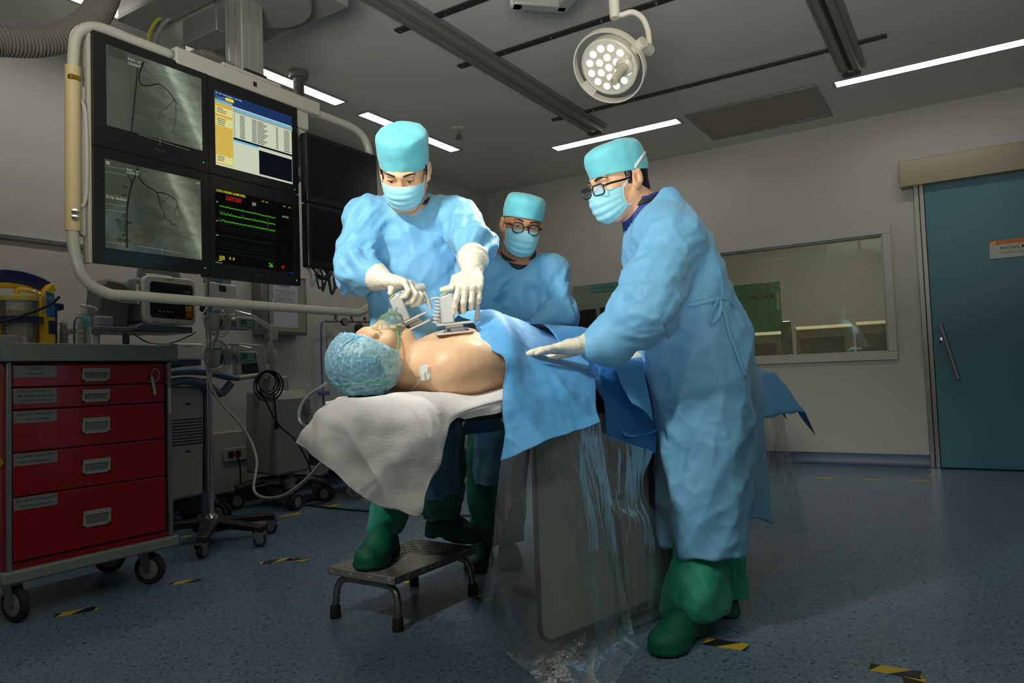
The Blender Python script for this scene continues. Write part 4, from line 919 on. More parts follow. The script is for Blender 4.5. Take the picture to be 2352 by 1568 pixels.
bottle('short translucent bottle between the suction unit and the pump bottles',(-3.26,1.548,zt),.017,.165,mat('bottle_haze',rgb(150,156,154),.3),False)
# ---------------------------------------------------------------- defibrillator on its trolley
x=-3.70
tr=thing('defibrillator_trolley','grey shelf trolley behind the red cart carrying the patient monitor','trolley',(-3.8,2.2,0))
y0,y1,_,_=RX(x,292,750,436,760)
MB().box((-3.98,1.90,1.148),(-3.70,2.30,1.172)).build('shelf',mat('shelf_grey',rgb(120,126,126),.4),tr,bevel=.004)
MB().prism([(x+.02,2.10,1.17),(x+.02,2.14,1.195),(x+.02,2.43,1.185),(x+.02,2.43,1.15),(x+.02,2.1,1.155)],0,(-.28,0,0)).build('tray',mat('tray_slate',rgb(84,94,104),.4),tr,bevel=.004)
MB().cyl((-3.93,2.03,.1),(-3.93,2.03,1.15),.018).build('pole',M_chrome,tr); MB().cyl((-3.95,2.20,.1),(-3.95,2.20,1.15),.018).build('pole',M_grey,tr)
MB().box((-4.12,1.80,.08),(-3.88,2.25,.12)).build('base',M_grey,tr,bevel=.01)
for c in ((-3.90,1.83),(-3.90,2.22),(-4.10,1.83),(-4.10,2.22)): caster(tr,c,.035,.5,h=.085)
MB().tube(curve_pts([(-3.66,2.06,1.15),(-3.64,2.14,1.09),(-3.64,2.26,1.085),(-3.64,2.36,1.12),(-3.64,2.42,1.15)],6),.012,6,sq=(1,.25)).build('strap',M_black,tr)
df=thing('defibrillator','white defibrillator monitor with a dark screen and yellow and orange keys on the shelf','defibrillator',(-3.8,2.31,1.19))
pr=[(y,z) for y,z in rrect(.305,.262,.035,5)]; yc,zc=2.312,1.326
MB().prism([(x,yc+a,zc+b) for a,b in pr],0,(-.035,0,0)).build('front_bezel',M_white,df,bevel=.006)
MB().prism([(x-.035,yc-.006+a*.94,zc-.002+b*.94) for a,b in pr],0,(-.2,0,0)).build('housing',M_grey,df,bevel=.012)
pr2=rrect(.252,.196,.018,4); MB().prism([(x+.0002,yc+.008+a,zc-.001+b-.02*a) for a,b in pr2],0,(.002,0,0)).build('panel',mat('panel_black',rgb(20,24,26),.25),df,smooth=0)
MB().box((x+.0022,yc-.10,zc+.02),(x+.003,yc+.06,zc+.083)).build('screen',mat('defib_screen',rgb(34,36,34),.15),df,smooth=0)
MB().box((x+.0022,yc+.085,zc-.055),(x+.006,yc+.126,zc-.025)).build('yellow_key',mat('key_yellow',rgb(200,176,40),.4),df,bevel=.002)
MB().box((x+.0022,yc+.088,zc-.092),(x+.006,yc+.126,zc-.057)).build('orange_key',mat('key_orange',rgb(206,92,24),.4),df,bevel=.003)
MB().box((x+.0022,yc+.078,zc+.045),(x+.004,yc+.115,zc+.06)).build('green_key',mat('key_green',rgb(20,110,70),.4),df,bevel=.002)
MB().lathe([(.02,0),(.019,.012),(.001,.013)],(x+.002,yc+.055,zc-.05),(1,0,0),24).build('knob',M_black,df)
for i in range(4): MB().lathe([(.004,0),(.004,.001)],(x+.002,yc-.065+.024*i,zc-.062),(1,0,0),10).build('key',M_trim,df)
text('PHILIPS',(x+.0005,yc-.0,zc+.115),.012,(1,0,0),(0,0,1),M_ink,df,align='CENTER'); text('HeartStart',(x+.0005,yc-.1,zc-.118),.008,(1,0,0),(0,0,1),M_ink,df)
text('MRx',(x+.0005,yc+.03,zc-.118),.009,(1,0,0),(0,0,1),M_ink,df)
hd=MB().tube(curve_pts([(x-.07,yc-.125,zc+.125),(x-.07,yc-.12,zc+.165),(x-.07,yc-.08,zc+.178),(x-.07,yc+.03,zc+.176),(x-.07,yc+.075,zc+.165),(x-.07,yc+.08,zc+.125)],5),.018,10,sq=(1.4,.8)); hd.build('carry_handle',M_grey,df)
pd=MB().box((x-.10,yc-.185,zc-.03),(x-.03,yc-.155,zc+.115)); pd.build('side_paddle_holder',M_grey,df,bevel=.012)
MB().box((x-.03,yc-.178,zc-.03),(x-.02,yc-.160,zc+.08)).build('cable_plug',M_white,df,bevel=.006)
MB().tube(curve_pts([(x-.03,yc-.17,zc-.02),(x-.02,yc-.26,zc-.025),(x-.03,yc-.31,zc-.0),(x-.04,yc-.26,zc+.02),(x-.05,yc-.18,zc+.02)],6),.006,8).build('lead',M_grey,df)
pch=tag(MB().prism([(-3.78,1.955,1.172),(-3.78,2.12,1.172),(-3.78,2.145,1.36),(-3.78,2.10,1.42),(-3.78,2.01,1.43),(-3.78,1.975,1.39)],0,(-.14,0,0)).build('accessory_pouch',mat('pouch_grey',rgb(104,104,100),.6),bevel=.014),'grey accessory pouch leaning beside the defibrillator on the shelf','pouch')
tag(MB().box((-3.76,1.925,1.1725),(-3.71,2.005,1.225)).build('dispenser_box',mat('pale_box',rgb(140,148,146),.5),bevel=.008),'small pale box at the left end of the shelf','box')
# ---------------------------------------------------------------- warming / cooling machine behind the drip stand
mc=thing('white_machine','tall white wheeled machine with grille slots and a blue-grey handle behind the drip stand','medical machine',(-4.15,2.55,0))
M_mw=mat('machine_white',rgb(164,162,152),.45); M_slate=mat('slate_blue',rgb(84,104,122),.45)
MB().prism([(-4.0,2.28,.17),(-4.0,2.70,.185),(-4.0,2.715,.80),(-4.0,2.69,.86),(-4.0,2.28,.87)],0,(-.36,0,0)).build('cabinet',M_mw,mc,bevel=.02)
sl=MB()
for k in range(9): sl.box((-3.9995,2.30,.50+k*.0185),(-3.998,2.695,.508+k*.0185))
sl.build('vent_slots',M_dark if False else mat('slot_dark',rgb(40,40,36),.6),mc,smooth=0)
for z in (.74,.455): MB().box((-3.9995,2.585,z),(-3.996,2.615,z+.012)).build('badge',M_ink,mc,bevel=.002)
MB().prism([(-4.0,2.715,.2),(-4.0,2.755,.2),(-4.0,2.76,.88),(-4.0,2.72,.9)],0,(-.3,0,0)).build('side_pillar',M_slate,mc,bevel=.008)
MB().prism([(-4.02,2.70,.06),(-4.02,2.82,.06),(-4.02,2.80,.17),(-4.02,2.75,.22),(-4.02,2.70,.22)],0,(-.3,0,0)).build('foot',M_slate,mc,bevel=.01)
hc=curve_pts([(-3.96,2.36,.905),(-3.96,2.46,.935),(-3.96,2.58,.945),(-3.96,2.72,.935),(-3.96,2.84,.905),(-3.96,2.93,.89)],5)
MB().tube(hc,[.018+.012*math.sin(PI*i/(len(hc)-1)) for i in range(len(hc))],12,sq=(1.3,.9)).build('push_handle',M_slate,mc,smooth=180)
MB().tube(curve_pts([(-3.99,2.40,.86),(-3.97,2.56,.885),(-3.97,2.70,.86),(-3.97,2.80,.80),(-3.97,2.88,.86)],5),.026,10).build('handle_brace',M_slate,mc,smooth=180)
MB().cyl((-3.96,2.91,.892),(-3.96,3.14,.912),.016,12).build('side_tube',M_mw,mc)
y0,y1,z0,z1=RX(-4.0,380,787,468,826)
MB().box((-4.3,y0,z0),(-4.0,y1,z1)).build('console',M_white,mc,bevel=.008)
MB().box((-4.3,y0+.01,z0-.035),(-4.01,y1-.01,z0)).build('console_band',M_navy if False else mat('band_slate',rgb(58,76,96),.4),mc,bevel=.004)
MB().prism([(-4.05,2.52,.93),(-4.05,2.6,.93),(-4.05,2.63,1.03),(-4.05,2.49,1.03)],0,(-.1,0,0)).build('console_neck',MATS['band_slate'],mc,bevel=.006)
strokes(mc,(-3.9995,2.575,1.095),.085,.009,(1,0,0),(0,0,1),mat('faint_print',rgb(110,106,100),.6),3,words=False)
for c in ((-3.98,2.80),(-3.98,2.35),(-4.3,2.80),(-4.3,2.35)): caster(mc,c,.06,.3,twin=True,h=.13)
# ---------------------------------------------------------------- drip stand
HX,HY=-3.55,2.44
iv=thing('drip_stand','chrome drip stand on a black star base with two pumps and coiled leads','drip stand',(HX,HY,0))
MB().lathe([(.015,.15),(.015,1.25)],(HX,HY,0),n=16).build('lower_tube',M_chrome,iv); MB().lathe([(.0105,1.25),(.0105,1.62)],(HX,HY,0),n=14).build('upper_tube',M_chrome,iv)
MB().lathe([(.016,1.24),(.024,1.25),(.024,1.30),(.016,1.31)],(HX,HY,0),n=18).build('height_clamp',M_black,iv); MB().lathe([(.012,0),(.018,.005),(.02,.03),(.01,.035)],(HX+.01,HY-.02,1.275),(.3,-1,0),14).build('clamp_knob',M_black,iv)
MB().lathe([(.04,.13),(.035,.145),(.018,.155),(.018,.165)],(HX,HY,0),n=20).build('socket',M_chrome,iv)
M_star=mat('star_black',rgb(24,22,20),.45)
feet=[(-3.24,2.17),(-3.17,2.475),(-3.40,2.74),(-3.84,2.60),(-3.80,2.20)]
hubm=MB().lathe([(.07,.085),(.085,.10),(.08,.125),(.04,.132)],(HX,HY,0),n=24); hubm.build('hub',M_star,iv)
MB().lathe([(.10,.07),(.11,.075),(.11,.085),(.08,.09)],(HX+.02,HY,0),n=28).build('weight',M_star,iv)
for f in feet:
    d=Vector((f[0]-HX,f[1]-HY,0)); L_=d.length; d.normalize(); s=Vector((-d.y,d.x,0)); h=Vector((HX,HY,0)); V3=Vector
    MB().add([h+d*.05-s*.05+V3((0,0,.125)),h+d*.05+s*.05+V3((0,0,.125)),h+d*L_+s*.026+V3((0,0,.108)),h+d*L_-s*.026+V3((0,0,.108)),h+d*.05-s*.045+V3((0,0,.085)),h+d*.05+s*.045+V3((0,0,.085)),h+d*L_+s*.022+V3((0,0,.078)),h+d*L_-s*.022+V3((0,0,.078))],[(0,1,2,3),(4,7,6,5),(0,4,5,1),(1,5,6,2),(2,6,7,3),(3,7,4,0)]).build('base_arm',M_star,iv,bevel=.006)
    caster(iv,(f[0]-d.x*.02,f[1]-d.y*.02),.034,random.uniform(0,6),h=.082)
M_pump=mat('pump_cream',rgb(168,166,152),.45); M_pteal=mat('pump_teal',rgb(70,136,128),.4)
def cup(z,lab):
    c=MB().lathe([(.018,z-.07),(.030,z-.05),(.036,z+.02),(.037,z+.035),(.03,z+.036)],(HX+.045,HY,0),n=22).build('lead_holder',M_pump,iv)
    MB().lathe([(.0375,z+.025),(.0385,z+.03),(.0375,z+.036)],(HX+.045,HY,0),n=22,caps=False).build('teal_rim',mat('rim_teal',rgb(30,130,120),.4),c)
    rg=random.Random(int(z*100))
    for k in range(4):
        pts=[]; ph=rg.uniform(0,6)
        for i in range(26):
            a=2*PI*i/25; r=.052+.013*k*.8+rg.uniform(-.003,.003); pts.append((HX+.06+.012*math.sin(a*1+k)+.004*k,HY+.004+r*math.cos(a),z-.012+r*1.12*math.sin(a)))
        MB().tube(curve_pts(pts,2),.0032,7).build('coiled_lead',M_pump,c)
cup(1.222,''); cup(1.02,'')
def pump(p0,lab):
    z=p0; x=HX+.055
    m=thing('syringe_pump',lab,'syringe pump',(HX,HY+.14,z-.05),'syringe pumps clamped to the drip stand')
    MB().box((x-.10,HY+.055,z-.052),(x,HY+.14,z+.035)).build('body',M_pump,m,bevel=.008)
    MB().box((x-.09,HY+.135,z-.05),(x+.012,HY+.255,z+.022)).build('control_housing',M_pump,m,bevel=.008)
    MB().prism([(x+.0125,HY+.15,z+.012),(x+.0125,HY+.25,z+.006),(x+.0125,HY+.25,z-.045),(x+.0125,HY+.15,z-.038)],0,(.0015,0,0)).build('control_panel',M_pteal,m,smooth=0)
    MB().box((x+.0142,HY+.16,z-.022),(x+.0152,HY+.195,z+.004)).build('display',mat('pump_display',rgb(70,78,72),.3),m,smooth=0)
    for i in range(6): MB().lathe([(.0042,0),(.0042,.001)],(x+.014,HY+.206+.013*(i%3),z-.008-.016*(i//3)),(1,0,0),8).build('key',M_trim,m)
    MB().lathe([(.03,0),(.033,.003),(.022,.006),(.012,.02),(.012,.03)],(x-.0,HY+.118,z-.005),(1,0,0),20).build('plunger_knob',M_alu,m)
    MB().tube(curve_pts([(x-.04,HY+.06,z+.04),(x-.02,HY+.08,z+.055),(x-.01,HY+.13,z+.056),(x-.02,HY+.25,z+.04)],5),.004,6).build('syringe_clip',M_chrome,m)
    MB().tube(curve_pts([(x-.01,HY+.262,z+.02),(x+.0,HY+.272,z-.0),(x-.005,HY+.27,z-.03),(x-.02,HY+.262,z-.045)],5),.009,8).build('side_handle',M_pump,m)
    MB().box((x-.04,HY+.02,z-.03),(x-.0,HY+.056,z-.002)).build('pole_clamp',mat('clamp_green',rgb(20,90,74),.4),m,bevel=.004)
pump(1.215,'upper of the two cream and teal syringe pumps on the drip stand'); pump(1.02,'lower of the two cream and teal syringe pumps on the drip stand')
ur=thing('infusion_controller','white controller with a small dark display at the top of the drip stand','controller',(HX,HY+.1,1.3))
y0,y1,z0,z1=RX(-3.6,480,650,540,718)
MB().prism([(-3.58,y0+.02,z0-.0),(-3.58,y1+.012,z0),(-3.58,y1,z1),(-3.58,y0,z1+.008)],0,(-.09,0,0)).build('housing',M_white,ur,bevel=.01)
MB().prism([(-3.579,y0+.05,z1-.045),(-3.579,y0+.095,z1-.047),(-3.579,y0+.095,z1-.012),(-3.579,y0+.048,z1-.01)],0,(.0015,0,0)).build('display',mat('ctrl_display',rgb(48,50,48),.2),ur,smooth=0)
MB().lathe([(.013,0),(.012,.008),(.001,.009)],(-3.58,y0+.08,z0+.06),(1,0,0),18).build('dial',M_grey,ur)
for i in range(2): MB().lathe([(.007,0),(.007,.004)],(-3.58,y0+.09,z0+.025-.014*i+.005),(1,0,0),12).build('key',M_grey,ur)
MB().box((-3.62,HY-.0,z0+.02),(-3.58,y0+.03,z0+.06)).build('clamp',M_black,ur,bevel=.004)
MB().box((-3.66,y0+.0,z1+.004),(-3.6,y1-.02,z1+.05)).build('valve_block',M_alu,ur,bevel=.008); MB().lathe([(.012,0),(.012,.02)],(-3.6,y0+.06,z1+.02),(1,0,0),14).build('blue_port',mat('port_cyan',rgb(60,140,160),.4),ur)
# ---------------------------------------------------------------- white column on a wheeled base
wc=thing('ventilator_column','white column unit on a dark wheeled base with an arm, screen and coiled black lead','ventilator',(-4.08,3.36,0))
M_wc=mat('column_white',rgb(146,146,138),.45)
MB().prism([(-4.30,3.22,.235),(-3.98,3.22,.225),(-3.96,3.22,.74),(-4.0,3.22,.80),(-4.28,3.22,.80)],0,(0,.30,0)).build('body',M_wc,wc,bevel=.02)
MB().box((-4.22,3.29,.79),(-4.06,3.42,.90)).build('neck',M_wc,wc,bevel=.012)
MB().lathe([(.05,.90),(.045,.915),(.035,.93),(.025,.935)],(-4.13,3.33,0),n=22).build('neck_ring',M_wc,wc)
MB().lathe([(.020,.93),(.020,1.16)],(-4.13,3.33,0),n=16).build('pole',M_chrome,wc); MB().lathe([(.032,.99),(.034,1.0),(.034,1.08),(.03,1.09)],(-4.13,3.33,0),n=18).build('pole_collar',M_wc,wc)
MB().box((-4.165,3.295,1.15),(-4.095,3.365,1.26)).build('elbow_block',M_wc,wc,bevel=.008)
MB().prism([(-4.16,3.30,1.21),(-4.16,3.30,1.265),(-4.16,3.12,1.345),(-4.16,3.12,1.295)],0,(.06,0,0)).build('arm',M_wc,wc,bevel=.008)
MB().box((-4.17,3.06,1.27),(-4.09,3.13,1.37)).build('arm_end',M_wc,wc,bevel=.008)
MB().tube(curve_pts([(-4.09,3.29,1.22),(-4.08,3.29,1.12),(-4.085,3.30,.98),(-4.1,3.29,.90)],5),.01,8).build('hose',M_wc,wc)
sp=MB().prism([(-4.10,3.02,.90),(-4.10,3.28,.88),(-4.10,3.24,1.12),(-4.10,3.0,1.13)],0,(-.04,0,0)).build('screen_housing',M_wc,wc,bevel=.008)
MB().prism([(-4.0995,3.065,.925),(-4.0995,3.20,.915),(-4.0995,3.17,1.075),(-4.0995,3.05,1.08)],0,(.001,0,0)).build('screen',mat('column_screen',rgb(40,40,38),.2),sp,smooth=0)
bs=MB()
for f in ((-3.86,3.27),(-4.30,3.14),(-3.93,3.62),(-4.38,3.56)):
    h=Vector((-4.12,3.38,0)); e=Vector((f[0],f[1],0)); d=(e-h).normalized(); s=Vector((-d.y,d.x,0)); V3=Vector
    MB().tube(curve_pts([h+V3((0,0,.185)),h.lerp(e,.5)+V3((0,0,.175)),e+V3((0,0,.135))],5),[.05]*3+[.042]*8,10,sq=(1,.6)).build('base_leg',mat('base_dark',rgb(62,60,56),.45),wc,smooth=180)
    caster(wc,f,.055,random.uniform(-.6,.6)+ (2.0 if f[1]<3.4 else .2),twin=True,h=.12)
MB().lathe([(.11,.16),(.115,.18),(.07,.21),(.06,.24)],(-4.12,3.38,0),n=24).build('base_hub',M_wc,wc)
MB().lathe([(.10,.06),(.10,.13)],(-4.1,3.36,0),n=20).build('battery_box',MATS['base_dark'],wc)
hand=MB().box((-3.965,3.46,.62),(-3.935,3.50,.74)); hand.build('handset',M_grey,wc,bevel=.008)
cc_=[]
for i in range(120): a=i*.55; cc_.append((-3.95+.014*math.cos(a),3.515+.010*math.sin(a)+.0,.66-.0022*i))
MB().tube(curve_pts(cc_,2),.004,6).build('curly_cord',M_mw,wc,smooth=180)
yk,zk=3.125,.87; bl=thing('coiled_cable','black cable wound into a coil hanging from the grey tube','cable',(-3.94,yk,zk)); rg=random.Random(8)
for k in range(6):
    r0=.062+.007*k; pts=[(-3.925+.03*math.cos(2*PI*i/22)*(.3+.1*k)+.004*k,yk+.01*math.sin(k*2)+r0*math.cos(2*PI*i/22),zk-.01-.008*k*.6+r0*1.05*math.sin(2*PI*i/22)) for i in range(22)]
    MB().tube(curve_pts(pts,3,True),.0045,7,closed=True).build('cable_turn',M_rubber,bl)
MB().tube(curve_pts([(-3.92,3.06,.82),(-3.90,3.10,.72),(-3.88,3.17,.58),(-3.85,3.28,.47),(-3.83,3.36,.33),(-3.84,3.42,.22),(-3.82,3.50,.205),(-3.83,3.58,.26),(-3.85,3.56,.36)],6),.006,8).build('hanging_cable',M_rubber,bl)
MB().tube(curve_pts([(-3.92,3.17,.80),(-3.915,3.18,.68),(-3.91,3.18,.60)],5),.006,8).build('hanging_cable',M_rubber,bl); MB().tube([(-3.91,3.18,.61),(-3.91,3.18,.565),(-3.91,3.185,.55)],[.009,.016,.014],10).build('plug',M_black,bl)
# sockets on the duct
so=thing('socket_strip','white wall socket strip with four red sockets','power socket',(XL+.05,3.29,.36),None)
MB().box((XL+.0502,3.14,.315),(XL+.062,3.45,.405)).build('plate',M_duct,so,bevel=.003)
for y in (3.175,3.235,3.335,3.385):
    q=MB().box((XL+.062,y,.338),(XL+.0635,y+.044,.384)).build('socket',mat('socket_red',rgb(120,14,22),.4),so,bevel=.001)
    MB().lathe([(.016,0),(.014,-.0005+.0012)],(XL+.0637,y+.022,.361),(1,0,0),14,caps=True).build('socket_well',mat('socket_well',rgb(70,8,14),.5),q)
MB().tube(curve_pts([(XL+.065,3.20,.36),(XL+.10,3.215,.355),(XL+.11,3.235,.28),(XL+.11,3.235,.15),(XL+.13,3.21,.06),(XL+.2,3.14,.012)],6),.006,8).build('power_cord',M_rubber,so)
# steel wall cabinet with a notice
y0,y1,z0,z1=3.44,3.86,1.215,1.66
wcab=thing('wall_cabinet','steel-framed wall cabinet with a red top edge and a printed notice','wall cabinet',(XL,(y0+y1)/2,z0))
MB().box((XL,y0,z0),(XL+.12,y1,z1)).build('carcass',M_steel,wcab,bevel=.004)
dd=MB().box((XL+.12,y0+.06,z0+.02),(XL+.128,y1-.02,z1-.02)).build('door',mat('cabinet_door',rgb(140,138,128),.4),wcab,bevel=.003)
MB().box((XL+.128,y0+.085,z0+.19),(XL+.138,y0+.105,z0+.26)).build('lock',M_chrome,dd,bevel=.004)
MB().box((XL+.1,y0,z1-.012),(XL+.121,y1,z1)).build('red_edge',mat('edge_red',rgb(130,40,34),.5),wcab,smooth=0)
nt_=tag(MB().box((XL+.1282,3.535,1.27),(XL+.129,3.765,1.625)).build('paper_notice',mat('paper',rgb(178,178,186),.6),smooth=0),'white printed sheet fixed to the steel wall cabinet','notice')
M_print=mat('faint_ink',rgb(112,112,120),.6)
strokes(nt_,(XL+.1292,3.56,1.595),.022,.016,(1,0,0),(0,0,1),M_ink,1); strokes(nt_,(XL+.1292,3.60,1.595),.13,.007,(1,0,0),(0,0,1),M_print,2,2); strokes(nt_,(XL+.1292,3.61,1.572),.09,.006,(1,0,0),(0,0,1),M_print,4,1)
strokes(nt_,(XL+.1292,3.553,1.548),.20,.007,(1,0,0),(0,0,1),M_ink,5,2,2.2); strokes(nt_,(XL+.1292,3.553,1.515),.20,.005,(1,0,0),(0,0,1),M_print,6,6,2.4)
# medical gas outlets on the left wall
gs=thing('gas_manifold','row of metal gas valves and a gauge on the left wall with a blue hose','gas valves',(XL,4.3,1.36))
MB().cyl((XL+.06,4.12,1.345),(XL+.06,4.62,1.36),.011,12).build('pipe',M_alu,gs)
for y in (4.22,4.40,4.56): MB().lathe([(.014,0),(.018,.01),(.012,.02),(.012,.05)],(XL+.06,y,1.35),n=12).build('valve',mat('valve_brass',rgb(96,84,60),.4,.7),gs)
MB().lathe([(.032,0),(.034,.006),(.034,.02),(.03,.024)],(XL+.07,4.30,1.345),(1,-.2,0),22).build('gauge',M_black,gs)
MB().lathe([(.001,0),(.027,.0005)],(XL+.095,4.296,1.345),(1,-.2,0),20,caps=False).build('gauge_face',mat('gauge_face',rgb(120,122,120),.3),gs)
MB().lathe([(.03,0),(.05,.01),(.05,.03),(.02,.04)],(XL+.05,4.48,1.29),(1,0,0),22).build('flow_bowl',M_black,gs)
MB().tube(curve_pts([(XL+.06,4.13,1.345),(XL+.06,4.08,1.335),(XL+.06,4.06,1.28),(XL+.05,4.065,1.0),(XL+.05,4.075,.7),(XL+.05,4.09,.4),(XL+.06,4.1,.25)],5),.008,8).build('blue_hose',mat('hose_blue',rgb(92,112,150),.5),gs)
MB().box((XL+.04,4.02,.74),(XL+.08,4.12,.775)).build('hose_clip',mat('clip_blue',rgb(80,110,150),.5),gs,bevel=.004)
MB().box((XL+.001,4.17,1.03),(XL+.012,4.22,1.31)).build('hanging_label',M_trim,gs,smooth=0)
# blue stretcher end behind the sheet
st=thing('stretcher','blue padded stretcher low behind the white sheet','stretcher',(-4.0,4.0,0))
MB().box((-4.25,3.60,.30),(-3.70,4.40,.37)).build('pad',mat('stretcher_blue',rgb(38,92,140),.45),st,bevel=.03,seg=3)
MB().box((-4.2,3.66,.24),(-3.75,4.36,.30)).build('frame',M_grey,st,bevel=.006)
MB().box((-4.1,3.8,.14),(-3.84,4.2,.24)).build('lift_box',MATS['base_dark'],st,bevel=.01)
for c in ((-3.84,3.80),(-3.84,4.25),(-4.18,3.78),(-4.18,4.25)): caster(st,c,.055,1.2,h=.14,wheel=M_hand)
def PL_(x,y,z): return np.array([-1.4756,1.5474,.80])+np.array([math.cos(math.radians(14)),-math.sin(math.radians(14)),0])*x+np.array([math.sin(math.radians(14)),math.cos(math.radians(14)),0])*y+np.array([0,0,z])
# cables across the floor
def cable(label,pts,r,m,sub=6,name='cable'): return tag(MB().tube(curve_pts(pts,sub),r,8).build(name,m,smooth=180),label,'cable')
G=lambda px,py,r=.006: (*onz(px,py,0)[:2],r)
cable('black cable lying across the floor from the column base to the surgeon',[G(650,1168),G(690,1163),G(740,1157),G(748,1150),G(720,1148),G(700,1160),G(800,1172),G(900,1178),G(1000,1183),G(1095,1187),G(1200,1192)],.007,M_rubber)
cable('thin grey cable hanging from the drip stand and looping up to the white sheet',[(HX+.06,HY+.02,1.15),at(477,850,3.92),at(500,915,3.85),at(545,965,3.8),at(575,1010,3.75),at(590,1060,3.6),at(583,1122,3.4),at(605,1142,3.2),at(650,1138,2.95),at(700,1104,2.6),at(746,1054,2.1),at(790,1000,2.03),PL_(.10,-.10,-.085)],.0066,mat('cable_cream',rgb(150,148,134),.5))

# ================================================================ people: shared builders
CYAW=Matrix.Rotation(YAW,4,'Z'); _Rc=np.array(CYAW.to_3x3())
def L(px,py,d):
    """point in the group's frame: x to the right of the view, y away, z up"""
    return _Rc.T@at(px,py,d)
def rotm(pitch=0,yaw=0,roll=0):
    """head turn in degrees: face points to -y; pitch>0 looks down, yaw>0 turns to +x, roll>0 tips the crown to +x"""
    p,y,r=[math.radians(v) for v in (pitch,yaw,roll)]
    return np.array(Matrix.Rotation(y,3,'Z')@Matrix.Rotation(p,3,'X')@Matrix.Rotation(r,3,'Y'))
def axes_grid(lo,hi,h,flo,fhi,fh):
    out=[]
    for i in range(3):
        a=list(np.arange(lo[i],flo[i],h)); b=list(np.arange(flo[i],fhi[i],fh)); c=list(np.arange(fhi[i],hi[i]+h,h)); out.append(np.array(a+b+c))
    return SDF(*out)
M_skin1=mat('skin_light',rgb(222,172,134),.42,bump=.06,bscale=220,var=.05,vscale=18,sss=.12)
M_skin2=mat('skin_tan',rgb(190,132,92),.42,bump=.06,bscale=220,var=.05,vscale=18,sss=.12)
M_skinp=mat('skin_patient',rgb(222,180,140),.46,bump=.05,bscale=160,var=.06,vscale=9,sss=.12)
M_gown=mat('gown_blue',rgb(108,174,212),.6,bump=.5,bscale=5.5,bkind='crumple',stretch=(1,1,.7),var=.05,vscale=7,sheen=.15)
M_drape=mat('drape_blue',rgb(76,152,206),.58,bump=.4,bscale=5.0,bkind='crumple',var=.05,vscale=7,sheen=.1)
M_drape2=mat('drape_dark_textured',rgb(24,104,172),.6,bump=.5,bscale=90,bkind='voronoi',sheen=.1)
M_cap=mat('cap_aqua',rgb(104,196,206),.65,bump=.15,bscale=120,var=.05,vscale=30,sheen=.2)
M_mask=mat('mask_aqua',rgb(150,216,226),.65,bump=.1,bscale=160,sheen=.2)
M_strap=mat('strap_white',rgb(206,210,206),.6)
M_glove=mat('glove_latex',rgb(222,216,196),.42,bump=.12,bscale=70,var=.03,vscale=20,sss=.05)
M_scrub=mat('scrub_green',rgb(22,142,112),.7,bump=.15,bscale=60,var=.06,vscale=10,sheen=.1)
M_clog=mat('clog_green',rgb(6,92,64),.6,spec=.35)
M_hair=mat('hair_black',rgb(24,20,18),.5,bump=.4,bscale=90,stretch=(1,1,.1))
M_eyew=mat('eye_white',rgb(176,166,156),.35,spec=.3); M_iris=mat('iris_dark',rgb(26,18,14),.2,spec=.3)
M_brow=mat('brow_dark',rgb(44,32,24),.8)
M_frame=mat('glasses_frame',rgb(16,16,18),.25); M_lensg=film('spectacle_lens',(.86,.88,.88),.06,.02,(.6,.6,.6),0,spec_w=.22)
M_collar=mat('apron_collar',rgb(34,52,128),.6); M_collark=mat('collar_dark',rgb(24,26,34),.6)
def head_sdf(S,c,R,s=1.0,lids=(.0045,.0045),neck=None):
    P=lambda *p: c+R@(np.array(p,float)*s)
    E=lambda p,r,k=.012,op='u': S.ell(P(*p),np.array(r)*s,R,k*s,op)
    C=lambda a,b,ra,rb,k=.012,op='u': S.cone(P(*a),P(*b),ra*s,rb*s,k*s,op)
    E((0,.018,.032),(.076,.094,.086)); E((0,-.030,-.030),(.062,.066,.082),.03); E((0,-.058,-.078),(.036,.034,.034),.03)
    for q in (1,-1):
        C((q*.056,.0,-.045),(q*.024,-.058,-.092),.020,.018,.03); E((q*.042,-.062,-.014),(.024,.022,.020),.02); C((q*.010,-.090,.031),(q*.040,-.080,.032),.010,.009,.015)
    C((0,-.086,.024),(0,-.104,-.022),.008,.0115,.014); C((0,-.104,-.022),(0,-.098,-.030),.0115,.010,.008)
    for q in (1,-1): E((q*.0125,-.092,-.029),(.009,.011,.0085),.007)
    C((-.018,-.090,-.062),(.018,-.090,-.062),.007,.007,.01); C((-.014,-.089,-.071),(.014,-.089,-.071),.007,.007,.01); C((-.024,-.102,-.0665),(.024,-.102,-.0665),.0035,.0035,.004,'s')
    for q in (1,-1):
        E((q*.031,-.098,.010),(.017,.013,.0105),.010,'s')
        E((q*.031,-.0765,.010),(.0142,.0142,.0125),.004)
        E((q*.031,-.094,.009),(.0125,.012,lids[0 if q<0 else 1]),.0025,'s')
        # ears
        E((q*.083,.014,.002),(.0075,.019,.031),.005); E((q*.087,.026,.008),(.0055,.011,.026),.005); E((q*.078,.006,-.016),(.010,.011,.016),.008); E((q*.0915,.010,.004),(.006,.010,.018),.004,'s')
    if neck is not None:
        S.cone(P(0,.022,-.045),neck,.053*s,.060*s,.03)
